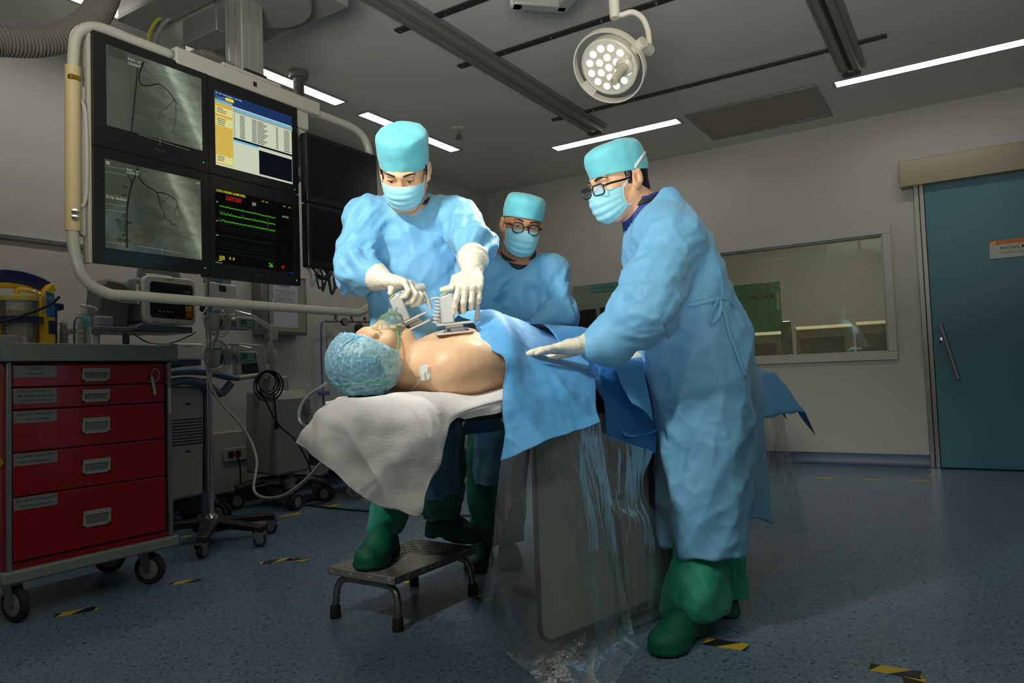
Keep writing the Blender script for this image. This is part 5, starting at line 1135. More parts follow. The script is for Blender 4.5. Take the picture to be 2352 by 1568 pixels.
def head_extras(o,c,R,s=1.0,gaze=(0,0),brow=True):
    P=lambda *p: Vector(c+R@(np.array(p,float)*s))
    for q in (1,-1):
        e=MB().sphere(P(q*.031,-.0765,.010),.0118*s,16,10).build('eyeball',M_eyew,o,smooth=180)
        g=P(q*.031,-.0765,.010); d=(P(q*.031+gaze[0],-.0885,.010+gaze[1])-g).normalized()
        MB().sphere(g+d*.0056*s,.0070*s,14,10).build('iris',M_iris,e,smooth=180)
        MB().tube(curve_pts([P(q*.0195,-.0868,.0098),P(q*.025,-.0902,.0132),P(q*.032,-.0908,.0142),P(q*.039,-.0878,.0128),P(q*.0445,-.0825,.0095)],4),.0011*s,6).build('eyelashes',M_brow,e,smooth=180)
        if brow:
            pts=[P(q*.014,-.1003,.0325),P(q*.026,-.0985,.0365),P(q*.040,-.0885,.0372),P(q*.052,-.076,.0320)]
            MB().tube(curve_pts(pts,4),[.0026,.0034,.0038,.004,.004,.0038,.0036,.0034,.003,.0026,.0022,.0018,.001],8,sq=(1.25,.9)).build('eyebrow',M_brow,o,smooth=180)
def cap_mesh(o,c,R,prof,folds=9,s=1.0,bandz=None,rx=.083,ry=.101,yc=.016,tilt=0.0,amp=.05,name='surgical_cap',m=None,seed=0):
    """prof: (height, scale) rows of the cap from its rim to the closed top; the rim dips to the back by tilt"""
    n=96; G=[]
    for i,(z,k) in enumerate(prof):
        t=i/(len(prof)-1); row=[]
        for j in range(n):
            a=2*PI*j/n; x,y=math.sin(a),-math.cos(a)
            w=1.0+amp*(sstep(t,.35,.8)*(1-sstep(t,.96,1.0)))*(abs(math.sin(a*folds/2+seed+.8*math.sin(3*a+seed)))-.5)
            zz=z+tilt*(-y)*(1-sstep(t,.1,.7))
            row.append(np.array([rx*k*x*w,yc+ry*k*y*w,zz]))
        G.append(row)
    G=np.array(G); G=catmull1(G,len(prof)*5)
    nn=noise3(G.reshape(-1,3)*22+seed*7).reshape(G.shape[:2]); rad=G-np.array([0,yc,.06]); rad/=np.maximum(np.linalg.norm(rad,axis=-1),1e-9)[...,None]
    G=G+rad*(nn*.0035)[...,None]
    W=(G.reshape(-1,3)*s)@R.T+c; W=W.reshape(G.shape); k=G.shape[1]; a=np.arange(G.shape[0]*k).reshape(G.shape[0],k); b=np.roll(a,-1,1)
    F=np.stack([a[:-1],b[:-1],b[1:],a[1:]],-1).reshape(-1,4)
    return link(name,npmesh(name,W.reshape(-1,3),F),m or M_cap,o,smooth=180,solid=.0012)
def mask_mesh(o,c,R,s=1.0,ties=None,m=None,drop=0.0,zs=1.0):
    nu,nv=61,41; U=np.linspace(-1,1,nu); V=np.linspace(0,1,nv); u,v=np.meshgrid(U,V)
    fr=np.interp(v,[0,.12,.3,.55,.8,1],[-.108,-.117,-.121,-.118,-.108,-.086]); th=u*1.32; cs=np.cos(th)**.75
    x=.0735*np.sin(th)/math.sin(1.32)*(1-.10*v); y=-.006+(fr+.006)*cs
    z=np.interp(v,[0,1],[.002,-.110*zs])*np.cos(u*.9)**.5*(.72+.28*cs)+ -.012*(1-cs)*(1-v)-.004-drop
    sg=(v*4.2)%1.0; pl=(sg<.5)*sg*2+(sg>=.5)*(1-sg)*2; fade=sstep(v,.12,.2)*(1-sstep(v,.9,.98))
    y=y-.0035*pl*fade*cs; z=z-.002*pl*fade
    G=np.stack([x,y,z],-1); G=G+(noise3(G*60)*.0012)[...,None]*np.array([0,-1,0])
    W=(G.reshape(-1,3)*s)@R.T+c; mo=cloth('face_mask',W.reshape(G.shape),m or M_mask,o,.0012)
    P=lambda *p: Vector(c+R@(np.array(p,float)*s))
    MB().tube([Vector(q) for q in W.reshape(G.shape)[0,4:-4:4]],.0014,6).build('nose_edge',M_strap,mo)
    for q in (0,-1):
        top=Vector(W.reshape(G.shape)[1,q]); bot=Vector(W.reshape(G.shape)[-2,q]); sx=-1 if q==0 else 1
        MB().tube([Vector(p) for p in W.reshape(G.shape)[1:-1:4,q]],.0022,6).build('mask_border',M_strap,mo)
        if ties is None:
            MB().tube(curve_pts([top,P(sx*.080,.006,.016),P(sx*.083,.024,.032),P(sx*.080,.040,.010),P(sx*.078,.030,-.022),bot],6),.0016,6).build('ear_loop',M_strap,mo)
        else:
            MB().tube(curve_pts([top,P(sx*.0805,.000,.026),P(sx*.0925,.045,.060),P(sx*.061,.098,.078),P(0,.126,.076)],6),[.0042]*25,6,sq=(.35,1.2)).build('upper_tie',M_strap,mo)
            MB().tube(curve_pts([bot,P(sx*.068,.02,-.062),P(sx*.06,.07,-.058),P(sx*.02,.10,-.055),P(0,.105,-.055)],6),[.003]*25,6,sq=(.35,1.2)).build('lower_tie',M_strap,mo)
    return mo
def glasses(o,c,R,s=1.0,w=.048,h=.036,round_=.012,r=.0020,drop=0.0,hold=.112):
    P=lambda *p: Vector(c+R@(np.array(p,float)*s))
    g=None
    for q in (-1,1):
        pts=[P(q*.034+a,-hold+abs(q*.034+a)*.12-.0*b,.006+b-drop) for a,b in rrect(w,h,round_,6)]
        f=MB().tube(pts,r*s,8,closed=True)
        if g is None: g=f.build('glasses',M_frame,o,smooth=180); par=g
        else: f.build('glasses_rim',M_frame,par,smooth=180)
        MB().add(pts,[tuple(range(len(pts)))]).build('lens',M_lensg,par,smooth=0)
        MB().tube(curve_pts([P(q*(.034+w/2),-hold+.007,.014-drop),P(q*.070,-.088,.016-drop),P(q*.078,-.03,.014-drop),P(q*.082,.012,.012),P(q*.080,.034,-.008)],5),r*s*1.15,8,sq=(.6,1.3)).build('temple_arm',M_frame,par,smooth=180)
    MB().tube(curve_pts([P(-.034+w/2-.001,-hold+.001,.012-drop),P(0,-hold-.003,.0165-drop),P(.034-w/2+.001,-hold+.001,.012-drop)],4),r*s*1.1,8).build('bridge',M_frame,par,smooth=180)
    return g
def seg_info(V,chain):
    """arc length along a polyline, angle around it and distance to it"""
    best=np.full(len(V),9.0); S_=np.zeros(len(V)); A=np.zeros(len(V)); acc=0
    for i in range(len(chain)-1):
        a,b=np.asarray(chain[i],float),np.asarray(chain[i+1],float); ba=b-a; l=np.linalg.norm(ba); t=np.clip(((V-a)@ba)/(l*l),0,1); q=V-a-t[:,None]*ba; d=np.linalg.norm(q,axis=1)
        e1=np.cross(ba,[0.3,.9,.1]); e1/=np.linalg.norm(e1); e2=np.cross(ba/l,e1); m=d<best
        best[m]=d[m]; S_[m]=(acc+t*l)[m]; A[m]=np.arctan2(q@e2,q@e1)[m]; acc+=l
    return S_,A,best
def cloth_disp(arms=(),At=.010,Aa=.010,tdir=(0,0,1),fine=.003,seed=0,rad=.11,freq=8.0,sharp=1.0):
    """folds of stiff non-woven cloth: long soft folds plus flat facets that meet in sharp creases"""
    def fn(V):
        Q=V+seed*3.17; warp=np.stack([noise3(Q*2.3),noise3(Q*2.3+9),noise3(Q*2.3+17)],-1)*.08
        d=At*.7*(ridge(crease(Q+warp,tdir,(1.4,freq*.8)),1.6)-.62)+At*.5*noise3(crease(Q,tdir,(1.2,4.5)))
        d=d+sharp*(.040*(worley(crease(Q+warp,tdir,(2.6,7.5)))-.55)+.024*(worley(crease(Q*1.0-warp,np.asarray(tdir)+np.array([.9,.2,.1]),(4.5,11.0))+5)-.55))
        endf=np.ones(len(V))
        for ch in arms:
            s,a,di=seg_info(V,ch); w=1-sstep(di,rad*.95,rad*1.35); tot=sum(np.linalg.norm(np.asarray(ch[i+1],float)-np.asarray(ch[i],float)) for i in range(len(ch)-1)); endf=np.minimum(endf,1-w*sstep(s,tot-.13,tot-.06))
            e=np.sin(PI*np.clip(s/tot,0,1))**.5
            Z=np.stack([s*9.0+.9*np.cos(a+1.0)+seed,1.0*np.cos(a)+seed+s*1.5,1.0*np.sin(a)],-1)+warp*3
            da=Aa*3.4*e*(worley(Z)-.55)+Aa*1.5*(worley(Z*np.array([1.9,1.6,1.6])+7)-.55)+Aa*.5*noise3(Z*.6+5); d=d*(1-w)+da*w
        return (d+fine*(ridge(Q*15+warp*10,2.0)-.5))*endf
    return fn
def glove(o,W,f,n,side,pose,thumb,s=1.0,cuff=.085,cuff_dir=None,name='glove',cr=.040,m=None,thumb_w=None):
    """side=+1 right hand, -1 left. f finger direction, n back-of-hand normal, thumb side follows from them.
    pose: per finger (spread deg, bend1, bend2, bend3); thumb: three points in hand coordinates"""
    W=np.asarray(W,float); f=np.asarray(f,float); f/=np.linalg.norm(f); n=np.asarray(n,float); n=n-f*(n@f); n/=np.linalg.norm(n); t=np.cross(n,f)*side
    T=lambda p: W+(f*p[0]+t*p[1]+n*p[2])*s
    pts=[]; prims=[]
    ky=(.031,.0105,-.0105,-.030); kx=(.088,.092,.088,.078); ln=((.042,.025,.021),(.046,.029,.022),(.042,.027,.021),(.033,.020,.018))
    prims+=[((0,.010,0),(.05,.018,0),.021,.020),((0,-.010,0),(.05,-.016,0),.021,.019),((.05,.0,.001),(.02,0,0),.022,.022)]
    for i in range(4): prims.append(((.03,ky[i]*.75,.0),(kx[i],ky[i],0.0),.0165,.0128))
    for i in range(4):
        sp,b1,b2,b3=pose[i]; p=np.array([kx[i],ky[i],0.0]); ang=0; sp=math.radians(sp); rr=[.0102,.0096,.0088,.0076] if i<3 else [.0092,.0086,.0078,.0068]
        for j,(l,b) in enumerate(zip(ln[i],(b1,b2,b3))):
            ang+=math.radians(b); d=np.array([math.cos(ang)*math.cos(sp),math.sin(sp)*math.cos(ang),-math.sin(ang)]); q=p+d*l; prims.append((tuple(p),tuple(q),rr[j],rr[j+1])); p=q
    if thumb_w is not None: thumb=list(thumb)+[np.array([(q-W)@f,(q-W)@t,(q-W)@n])/s for q in thumb_w]
    th=[np.array(p,float) for p in thumb]; tr=[.0165,.0128,.0108,.0088]
    for i in range(len(th)-1): prims.append((tuple(th[i]),tuple(th[i+1]),tr[i],tr[i+1]))
    cd=-f if cuff_dir is None else np.asarray(cuff_dir,float); cd=cd/np.linalg.norm(cd); Cw=W+cd*cuff
    A=np.array([T(p[0]) for p in prims]+[T(p[1]) for p in prims]+[Cw,W]); h=.0027
    S=SDF.of(A.min(0)-.055,A.max(0)+.055,h)
    for i,(a,b,ra,rb) in enumerate(prims): S.cone(T(a),T(b),ra*s,rb*s,.010*s if i<7 else .0042*s)
    S.cone(W+f*.012*s,W+cd*cuff*.35,.024*s,.034*s,.014); S.cone(W+cd*cuff*.3,W+cd*cuff*.75,.034*s,cr*.96*s,.01); S.cone(W+cd*cuff*.75,Cw,cr*.96*s,cr*s,.006)
    def dp(V):
        w=np.clip(1-np.abs((V-W)@f)/.06,0,1); return .0016*w*(ridge(crease(V*1.0,t,(10,60)),1.5)-.5)+.0006*noise3(V*120)
    g=skin(name,S,m or M_glove,o,dp,2)
    e=np.cross(cd,[.31,.2,.93]); e/=np.linalg.norm(e); e2=np.cross(cd,e)
    MB().tube([Vector(Cw+(e*math.cos(a)+e2*math.sin(a))*cr*s*1.0) for a in np.linspace(0,2*PI,28,endpoint=False)],.0030,8,closed=True).build('rolled_cuff',M_glove,g,smooth=180)
    return g
def clog(o,heel,toe,z,side=1):
    """heel and toe on the ground plane (frame coordinates), z = ground height"""
    a=np.array([heel[0],heel[1]],float); b=np.array([toe[0],toe[1]],float); d=(b-a)/np.linalg.norm(b-a); nn=np.array([-d[1],d[0]]); sc=np.linalg.norm(b-a)/.285
    T=lambda x,y,zz: np.array([a[0]+d[0]*x*sc+nn[0]*y*sc,a[1]+d[1]*x*sc+nn[1]*y*sc,z+zz*sc]); pts=np.array([T(0,0,0),T(.29,0,0)])
    S=SDF.of((pts[:,0].min()-.09,pts[:,1].min()-.09,z-.02),(pts[:,0].max()+.09,pts[:,1].max()+.09,z+.16),.0045)
    RR=np.array([[d[0],nn[0],0],[d[1],nn[1],0],[0,0,1]]); el=lambda c,r,k=.025,op='u': S.ell(T(*c),np.array(r)*sc,RR,k,op)
    el((.212,.004*side,.038),(.076,.057,.038)); el((.14,.002*side,.046),(.085,.052,.060)); el((.052,0,.040),(.054,.041,.058)); el((.215,.006*side,.012),(.074,.059,.016)); el((.06,0,.010),(.06,.044,.014))
    S.cone(T(.050,0,.13),T(.085,0,.125),.040*sc,.038*sc,.006,'s')
    def cut(P): return z+.002-P[...,2]
    S.D=np.maximum(S.D,(z+.003-S.ax[2])[None,None,:]*1.0+0*S.D)
    # arch under the instep
    S.ell(T(.105,0,.0),(.03*sc,.09*sc,.014*sc),np.array([[d[0],nn[0],0],[d[1],nn[1],0],[0,0,1]]),.006,'s')
    k=skin('clog',S,M_clog,o,None,2)
    for i in range(5):
        for q in (-1,1):
            p=T(.135+.022*i,q*(.0505-.004*max(0,i-2)**1.3*.5),.028); MB().sphere(Vector(p),.0032,8,6).build('vent_hole',M_rubber,k)
    return k

# ================================================================ the three gowned people
def person(label,J,headp,lids,fine_h=.0026,skinm=None):
    """one continuous body; J = joints in the group's frame"""
    c,R=headp; c=np.asarray(c,float); J={k:np.asarray(v,float) for k,v in J.items()}
    allp=np.array(list(J.values())+[c]); lo=allp.min(0)-.16; hi=allp.max(0)+.17; lo[2]=min(lo[2],J['ftL'][2]-.06)
    S=axes_grid(lo,hi,.011,c-.125,c+.135,fine_h)
    head_sdf(S,c,R,1.0,lids,J['nk'])
    ch,hp=J['ch'],J['hp']
    S.cone(J['nk'],ch,.060,.10,.05); S.ell(ch,(.13,.075,.14),None,.05); S.cone(ch,hp,.085,.09,.05)
    for q in 'LR':
        S.cone(ch+(J['sh'+q]-ch)*.3+np.array([0,0,.02]),J['sh'+q],.075,.055,.04)
        S.chain([J['sh'+q],J['el'+q],J['wr'+q]],[.052,.038,.026],.03); h=J['wr'+q]+(J['hd'+q]-J['wr'+q]); S.cone(J['wr'+q],h,.022,.018,.01)
        S.chain([J['hi'+q],J['kn'+q],J['an'+q]],[.085,.055,.038],.04); S.cone(J['an'+q]+np.array([0,0,-.03]),J['ft'+q],.030,.020,.03)
    V,F=S.mesh(); V=smooth_v(V,F,2)
    o=link('person',npmesh('person',V,F),skinm or M_skin1,smooth=180); framed(o,CYAW); tag(o,label,'person','staff in blue gowns around the table'); return o
def gnd(px,py,z): return _Rc.T@onz(px,py,z)
def feet(J,q,heel,toe,z):
    h=gnd(*heel,z); t=gnd(*toe,z); J['an'+q]=h+(t-h)*.20+np.array([0,0,.10]); J['ft'+q]=h+(t-h)*.66+np.array([0,0,.034]); return h,t
def tshift(p,x=0,y=0,z=0): return np.asarray(p,float)+np.array([x,y,z])
# ---------------------------------------------------------------- P1: surgeon with the paddles, facing us
d1=2.58
c1=L(929,398,2.50); R1=rotm(40,-4,4)
zst=.185
j1=dict(nk=L(938,468,2.60),ch=L(942,560,2.66),hp=L(948,800,2.70),shL=L(1050,500,2.60),elL=L(1106,562,2.40),wrL=L(1084,640,2.27),shR=L(844,500,2.60),elR=L(816,616,2.48),wrR=L(888,677,2.40),hdL=L(1068,690,2.25),hdR=L(912,694,2.40),
 hiL=L(990,830,2.72),hiR=L(905,830,2.70),knL=L(1018,1010,2.74),knR=L(905,1010,2.62),anL=L(1012,1196,2.72),anR=L(902,1205,2.62),ftL=L(1075,1236,2.70),ftR=L(862,1285,2.50))
ch_=L(1044,765,2.235); tpR=L(952,752,2.36)
def PMx(p,yaw,roll,pitch=0): return Matrix.Translation(Vector(p))@Matrix.Rotation(math.radians(yaw),4,'Z')@Matrix.Rotation(math.radians(roll),4,'Y')@Matrix.Rotation(math.radians(pitch),4,'X')
PD1=PMx(ch_,8,-4,6); PD2=PMx(tpR,6,-24,8); pv=lambda M,*q: np.array(M@Vector(q))
wl=pv(PD1,.045,.0,.11)+np.array([.022,.030,.078]); wr=pv(PD2,.03,.0,.112)+np.array([-.075,.022,.045])
j1['wrL']=wl; j1['hdL']=wl+np.array([-.002,-.03,-.028]); j1['wrR']=wr; j1['hdR']=wr+np.array([.035,-.008,-.012]); j1['elL']=L(1088,562,2.42)
f1L=feet(j1,'L',(984,1230),(1098,1250),zst); f1R=feet(j1,'R',(900,1264),(842,1314),zst)
P1=person('gowned person leaning over the patient, pressing two grey paddles, standing on the steel step',j1,(c1,R1),(.0040,.0040))
head_extras(P1,c1,R1,1.0,(.001,-.004))
cap_mesh(P1,c1,R1,[(.026,.99),(.045,1.01),(.075,1.035),(.105,1.05),(.125,1.045),(.139,.98),(.148,.80),(.152,.5),(.153,.2),(.152,.02)],10,tilt=.010,amp=.09,seed=1,rx=.0835,ry=.103)
mask_mesh(P1,c1,R1,zs=.88)
# hair at the sides
for q in (-1,1):
    P=lambda *p: Vector(c1+R1@np.array(p,float))
    MB().tube(curve_pts([P(q*.0775,-.012,.045),P(q*.0795,-.010,.020),P(q*.077,-.010,.0),P(q*.073,-.012,-.018)],4),[.011]*6+[.009]*4+[.006]*3,8,sq=(.35,1.1)).build('sideburn',M_hair,P1,smooth=180)
def gown(o,name,S,arms,disp,m=None): return skin(name,S,m or M_gown,o,disp,2)
A1L=[j1['shL'],j1['elL'],j1['wrL']]; A1R=[j1['shR'],j1['elR'],j1['wrR']]
def loftpx(S,rows,d,dep,k=.03,p=2.3,dy=0.0):
    """rows: (py, x-left, x-right [,depth half size]) read off the outline; converted to a stack of ellipses at distance d"""
    zs=[];cx=[];cy=[];rx=[];ry=[]
    for r in rows:
        dd=d if not hasattr(d,'__call__') else d(r[0]); a=L(r[1],r[0],dd); b=L(r[2],r[0],dd); zs.append((a[2]+b[2])/2); cx.append((a[0]+b[0])/2); cy.append((a[1]+b[1])/2+dy); rx.append(abs(b[0]-a[0])/2); ry.append(r[3] if len(r)>3 else dep)
    o=np.argsort(zs); g=lambda v:[v[i] for i in o]
    S.loft(g(zs),g(cx),g(cy),g(rx),g(ry),0.0,k,p)
    return S
S=SDF.of((-.80,2.15,.36),(.02,3.02,1.60),.0062)
loftpx(S,[(446,898,985,.075),(462,872,1006,.095),(480,850,1035,.115),(505,838,1062,.125),(560,834,1066,.13),(620,842,1060,.135),(700,846,1050,.135),(780,842,1052,.14),(900,842,1056,.15),(1030,846,1060,.15),(1135,850,1058,.15)],2.66,.13)
S.chain([tshift(j1['shL'],-.06,.03,.005),tshift(j1['shL'],.0,0,-.01),j1['elL'],j1['wrL']+(j1['elL']-j1['wrL'])*.45,j1['wrL']+(j1['elL']-j1['wrL'])*.16],[.080,.082,.070,.046,.036],.03)
S.chain([tshift(j1['shR'],.06,.03,.005),tshift(j1['shR'],0,0,-.01),j1['elR'],j1['wrR']+(j1['elR']-j1['wrR'])*.45,j1['wrR']+(j1['elR']-j1['wrR'])*.16],[.080,.084,.074,.048,.036],.03)
S.cone(j1['elR'],tshift(j1['elR'],-.004,0,-.03),.072,.06,.03); S.cone(j1['elL'],tshift(j1['elL'],.012,-.02,.0),.064,.05,.03)
S.cone(j1['nk']+np.array([0,-.05,.06]),j1['nk']+np.array([0,0,-.012]),.066,.066,.008,'s')
gown(P1,'gown',S,None,cloth_disp((A1L,A1R),.012,.010,(.12,0,1),.003,1,.11,9.0))
nk=j1['nk']; MB().tube([Vector(nk+np.array([.078*math.sin(a),-.005-.062*math.cos(a),.012-.030*math.cos(a)])) for a in np.linspace(0,2*PI,40,endpoint=False)],.0055,8,closed=True,sq=(.7,1.5)).build('collar',M_collark,P1,smooth=180)
# skirt sides, trousers, clogs
def trousers(o,legs,seed,h=.009):
    for i,(pts,rs) in enumerate(legs):
        A=np.array(pts); S=SDF.of(A.min(0)-.13,A.max(0)+.13,h); S.chain(pts,rs,.03)
        zb=A[:,2].min(); S.D=np.maximum(S.D,(zb-S.ax[2])[None,None,:]+0*S.D)
        skin('trouser_leg',S,M_scrub,o,cloth_disp((),.010,0,(0,0,1),.004,seed+i,.1,7.0),2)
trousers(P1,[([L(990,900,2.72),L(1016,1060,2.74),j1['anL']+np.array([.02,-.0,-.02])],[.10,.078,.080]),([L(905,900,2.70),L(905,1060,2.64),j1['anR']+np.array([0,0,-.012])],[.10,.078,.072])],3)
clog(P1,*f1L,zst,1); clog(P1,*f1R,zst,-1)
# gloved hands on the paddles
gl=glove(P1,wl,(-.08,-.78,-.60),(.12,-.60,.78),-1,[(9,44,26,14),(3,52,44,26),(-3,56,48,30),(-9,58,48,34)],[(.012,.026,-.008),(.036,.050,-.006)],1.0,.074,(j1['elL']-wl)+np.array([0,0,.06]),cr=.0485,thumb_w=[pv(PD1,.005,-.012,.142),pv(PD1,-.026,-.010,.137)])
gr=glove(P1,wr,(.88,-.22,-.18),(-.16,.10,1.0),1,[(8,34,62,46),(2,40,64,48),(-4,46,62,48),(-10,48,60,46)],[(.016,.024,-.006),(.036,.040,-.008)],1.0,.068,(j1['elR']-wr),cr=.0485,thumb_w=[pv(PD2,-.012,.006,.146),pv(PD2,-.022,-.012,.136)])
# ---------------------------------------------------------------- P2: assistant behind, glasses
c2=L(1198,524,3.05); R2=rotm(16,8,10)
j2=dict(nk=L(1190,588,3.10),ch=L(1198,680,3.16),hp=L(1165,880,3.2),shL=L(1258,630,3.10),elL=L(1288,722,3.02),wrL=L(1232,752,2.93),shR=L(1132,632,3.10),elR=L(1108,720,3.02),wrR=L(1175,758,2.90),hdL=L(1216,758,2.9),hdR=L(1190,764,2.88),
 hiL=L(1178,880,3.2),hiR=L(1128,880,3.2),knL=L(1166,1060,3.2),knR=L(1122,1060,3.2),anL=L(1160,1240,3.2),anR=L(1118,1250,3.18),ftL=L(1170,1292,3.1),ftR=L(1104,1300,3.06))
f2L=feet(j2,'L',(1166,1276),(1172,1312),0); f2R=feet(j2,'R',(1120,1282),(1088,1318),0)
P2=person('gowned person in round glasses standing between the other two, hands together',j2,(c2,R2),(.0024,.0024),.003,M_skin2)
head_extras(P2,c2,R2,1.0,(-.002,-.003))
cap_mesh(P2,c2,R2,[(.036,.99),(.055,1.01),(.08,1.03),(.102,1.03),(.120,.98),(.134,.83),(.142,.55),(.145,.25),(.145,.02)],9,tilt=.010,amp=.07,seed=2,rx=.084,ry=.103)
mask_mesh(P2,c2,R2); glasses(P2,c2,R2,1.0,.046,.042,.019,.0026,drop=.002,hold=.1145)
A2=[[j2['sh'+q],j2['el'+q],j2['wr'+q]] for q in 'LR']
S=SDF.of((-.36,2.68,.38),(.34,3.46,1.46),.009)
loftpx(S,[(578,1155,1228,.075),(592,1146,1240,.09),(612,1130,1262,.11),(650,1124,1272,.13),(720,1116,1268,.14),(800,1100,1256,.15),(900,1088,1222,.15),(1000,1084,1190,.15),(1132,1088,1182,.15)],3.16,.13)
for q,sg_ in (('L',1),('R',-1)): S.chain([tshift(j2['sh'+q],-.06*sg_,.03,0),j2['sh'+q],j2['el'+q],j2['wr'+q]],[.08,.086,.072,.046],.035)
S.cone(j2['nk']+np.array([0,-.05,.06]),j2['nk']+np.array([0,0,-.012]),.064,.064,.008,'s')
gown(P2,'gown',S,None,cloth_disp(A2,.012,.013,(.2,0,1),.003,4,.11,8.0))
nk=j2['nk']; S=SDF.of(nk-.14,nk+.14,.006); S.cone(nk+np.array([0,.008,-.025]),nk+np.array([0,-.002,.018]),.074,.070,.01); S.cone(nk+np.array([0,-.006,.008]),nk+np.array([0,-.012,.07]),.062,.066,.006,'s'); skin('shirt_collar',S,M_collark,P2,None,2)
nk=j2['nk']; MB().tube([Vector(nk+np.array([.074*math.sin(a)+.0,-.005-.062*math.cos(a),.012-.034*math.cos(a)])) for a in np.linspace(0,2*PI,40,endpoint=False)],.008,8,closed=True,sq=(.7,1.6)).build('collar',M_collark,P2,smooth=180)
trousers(P2,[([L(1170,1000,3.2),L(1162,1120,3.2),j2['anL']+np.array([0,0,-.02])],[.10,.085,.085]),([L(1124,1000,3.2),L(1120,1120,3.2),j2['anR']+np.array([0,0,-.02])],[.10,.085,.080])],6)
clog(P2,*f2R,0,-1); clog(P2,*f2L,0,1)
glove(P2,j2['wrL'],(-.8,-.35,-.3),(.2,-.5,.85),-1,[(4,25,40,30),(1,28,42,30),(-3,30,42,30),(-8,32,42,30)],[(.016,.026,-.008),(.045,.050,-.02),(.07,.056,-.035),(.09,.055,-.045)],.95,.05,j2['elL']-j2['wrL'],cr=.044)
glove(P2,j2['wrR'],(.8,-.35,-.3),(-.2,-.5,.85),1,[(4,25,40,30),(1,28,42,30),(-3,30,42,30),(-8,32,42,30)],[(.016,.026,-.008),(.045,.050,-.02),(.07,.056,-.035),(.09,.055,-.045)],.95,.05,j2['elR']-j2['wrR'],cr=.044)
# ---------------------------------------------------------------- P3: bending over the drape, seen from the side
c3=L(1420,424,2.42); R3=rotm(19,-62,3)
j3=dict(nk=L(1478,486,2.44),ch=L(1535,590,2.46),hp=L(1602,860,2.46),shL=L(1540,556,2.30),elL=L(1486,708,2.16),wrL=L(1362,797,2.17),shR=L(1518,552,2.60),elR=L(1535,700,2.74),wrR=L(1486,808,2.60),hdL=L(1318,806,2.165),hdR=L(1440,818,2.60),
 hiL=L(1605,880,2.36),hiR=L(1610,880,2.54),knL=L(1606,1130,2.32),knR=L(1625,1130,2.56),anL=L(1604,1400,2.28),anR=L(1660,1372,2.58),ftL=L(1530,1470,2.12),ftR=L(1575,1395,2.56))
f3L=feet(j3,'L',(1608,1446),(1506,1510),0); f3R=feet(j3,'R',(1697,1418),(1540,1388),0)
P3=person('gowned person in black glasses bending over the blue drape, seen from the side',j3,(c3,R3),(.0040,.0040),.0026,M_skin1)
head_extras(P3,c3,R3,1.0,(.0,-.004))
cap_mesh(P3,c3,R3,[(.030,1.0),(.050,1.02),(.075,1.035),(.098,1.03),(.117,.97),(.130,.82),(.138,.58),(.142,.3),(.142,.02)],11,tilt=.012,amp=.08,seed=3,rx=.085,ry=.106)
mask_mesh(P3,c3,R3,ties=True); glasses(P3,c3,R3,1.0,.050,.033,.010,.0024,drop=.004,hold=.1165)
P=lambda *p: c3+R3@np.array(p,float)
S=SDF.of(c3-.16,c3+.16,.005); S.ell(P(0,.046,.03),(.0775,.069,.075),R3,.01); S.ell(P(0,.062,-.03),(.056,.052,.05),R3,.02); S.D=np.maximum(S.D,-(np.einsum('ijkl,l->ijk',np.stack(np.meshgrid(*S.ax,indexing='ij'),-1)-P(0,.036,0),R3@np.array([0,1,0]))))
skin('hair',S,M_hair,P3,None,2)
for q in (1,-1): MB().tube(curve_pts([Vector(P(q*.0775,-.012,.045)),Vector(P(q*.0785,-.010,.015)),Vector(P(q*.0735,-.010,-.008))],5),[.011]*6+[.010,.009,.007,.005,.003],8,sq=(.3,1.1)).build('sideburn',M_hair,P3,smooth=180)
A3L=[j3['shL'],j3['elL'],j3['wrL']]; A3R=[j3['shR'],j3['elR'],j3['wrR']]
S=SDF.of((.08,1.72,.20),(.98,2.98,1.52),.0064)
loftpx(S,[(446,1490,1530,.07),(464,1464,1558,.10),(492,1444,1582,.14),(530,1430,1612,.165),(600,1428,1652,.175),(680,1446,1690,.18),(760,1474,1712,.18),(860,1482,1728,.18),(960,1496,1730,.185),(1100,1512,1718,.185),(1258,1534,1702,.18)],lambda py:2.44-.05*min(1,max(0,(py-700)/500)),.17,p=2.5)
S.chain([tshift(j3['shL'],-.01,.06,.0),j3['shL'],j3['elL'],L(1400,785,2.20),j3['wrL']],[.098,.098,.096,.070,.044],.045)
S.chain([tshift(j3['shR'],0,-.05,0),j3['shR'],j3['elR'],j3['wrR']],[.09,.10,.088,.05],.04)
ax=(R3@np.array([0,0,1.0])*.6+np.array([-.25,0,.75])); ax/=np.linalg.norm(ax); S.cone(j3['nk']+ax*.10,j3['nk']-ax*.012,.092,.086,.008,'s')
gown(P3,'gown',S,None,cloth_disp((A3L,A3R),.013,.010,(.15,0,1),.003,7,.13,7.0))
nk=j3['nk']; ax=(R3@np.array([0,0,1.0])*.6+np.array([-.25,0,.75])); ax/=np.linalg.norm(ax); e1=np.cross(ax,[0,1,0]); e1/=np.linalg.norm(e1); e2=np.cross(ax,e1)
def ring(o,name,c,r,rad,m,sq=(.7,1.6),el=(1,1)): return MB().tube([Vector(c+e1*r*el[0]*math.cos(a)+e2*r*el[1]*math.sin(a)) for a in np.linspace(0,2*PI,44,endpoint=False)],rad,8,closed=True,sq=sq).build(name,m,o,smooth=180)
S=SDF.of(nk-.15,nk+.15,.0045); S.cone(nk-ax*.05,nk+ax*.026,.088,.074,.01); S.cone(nk+ax*.008,nk+ax*.07,.064,.069,.006,'s'); skin('apron_collar',S,M_collar,P3,None,8)
ring(P3,'collar_binding',nk+ax*.028,.072,.0065,M_collark)
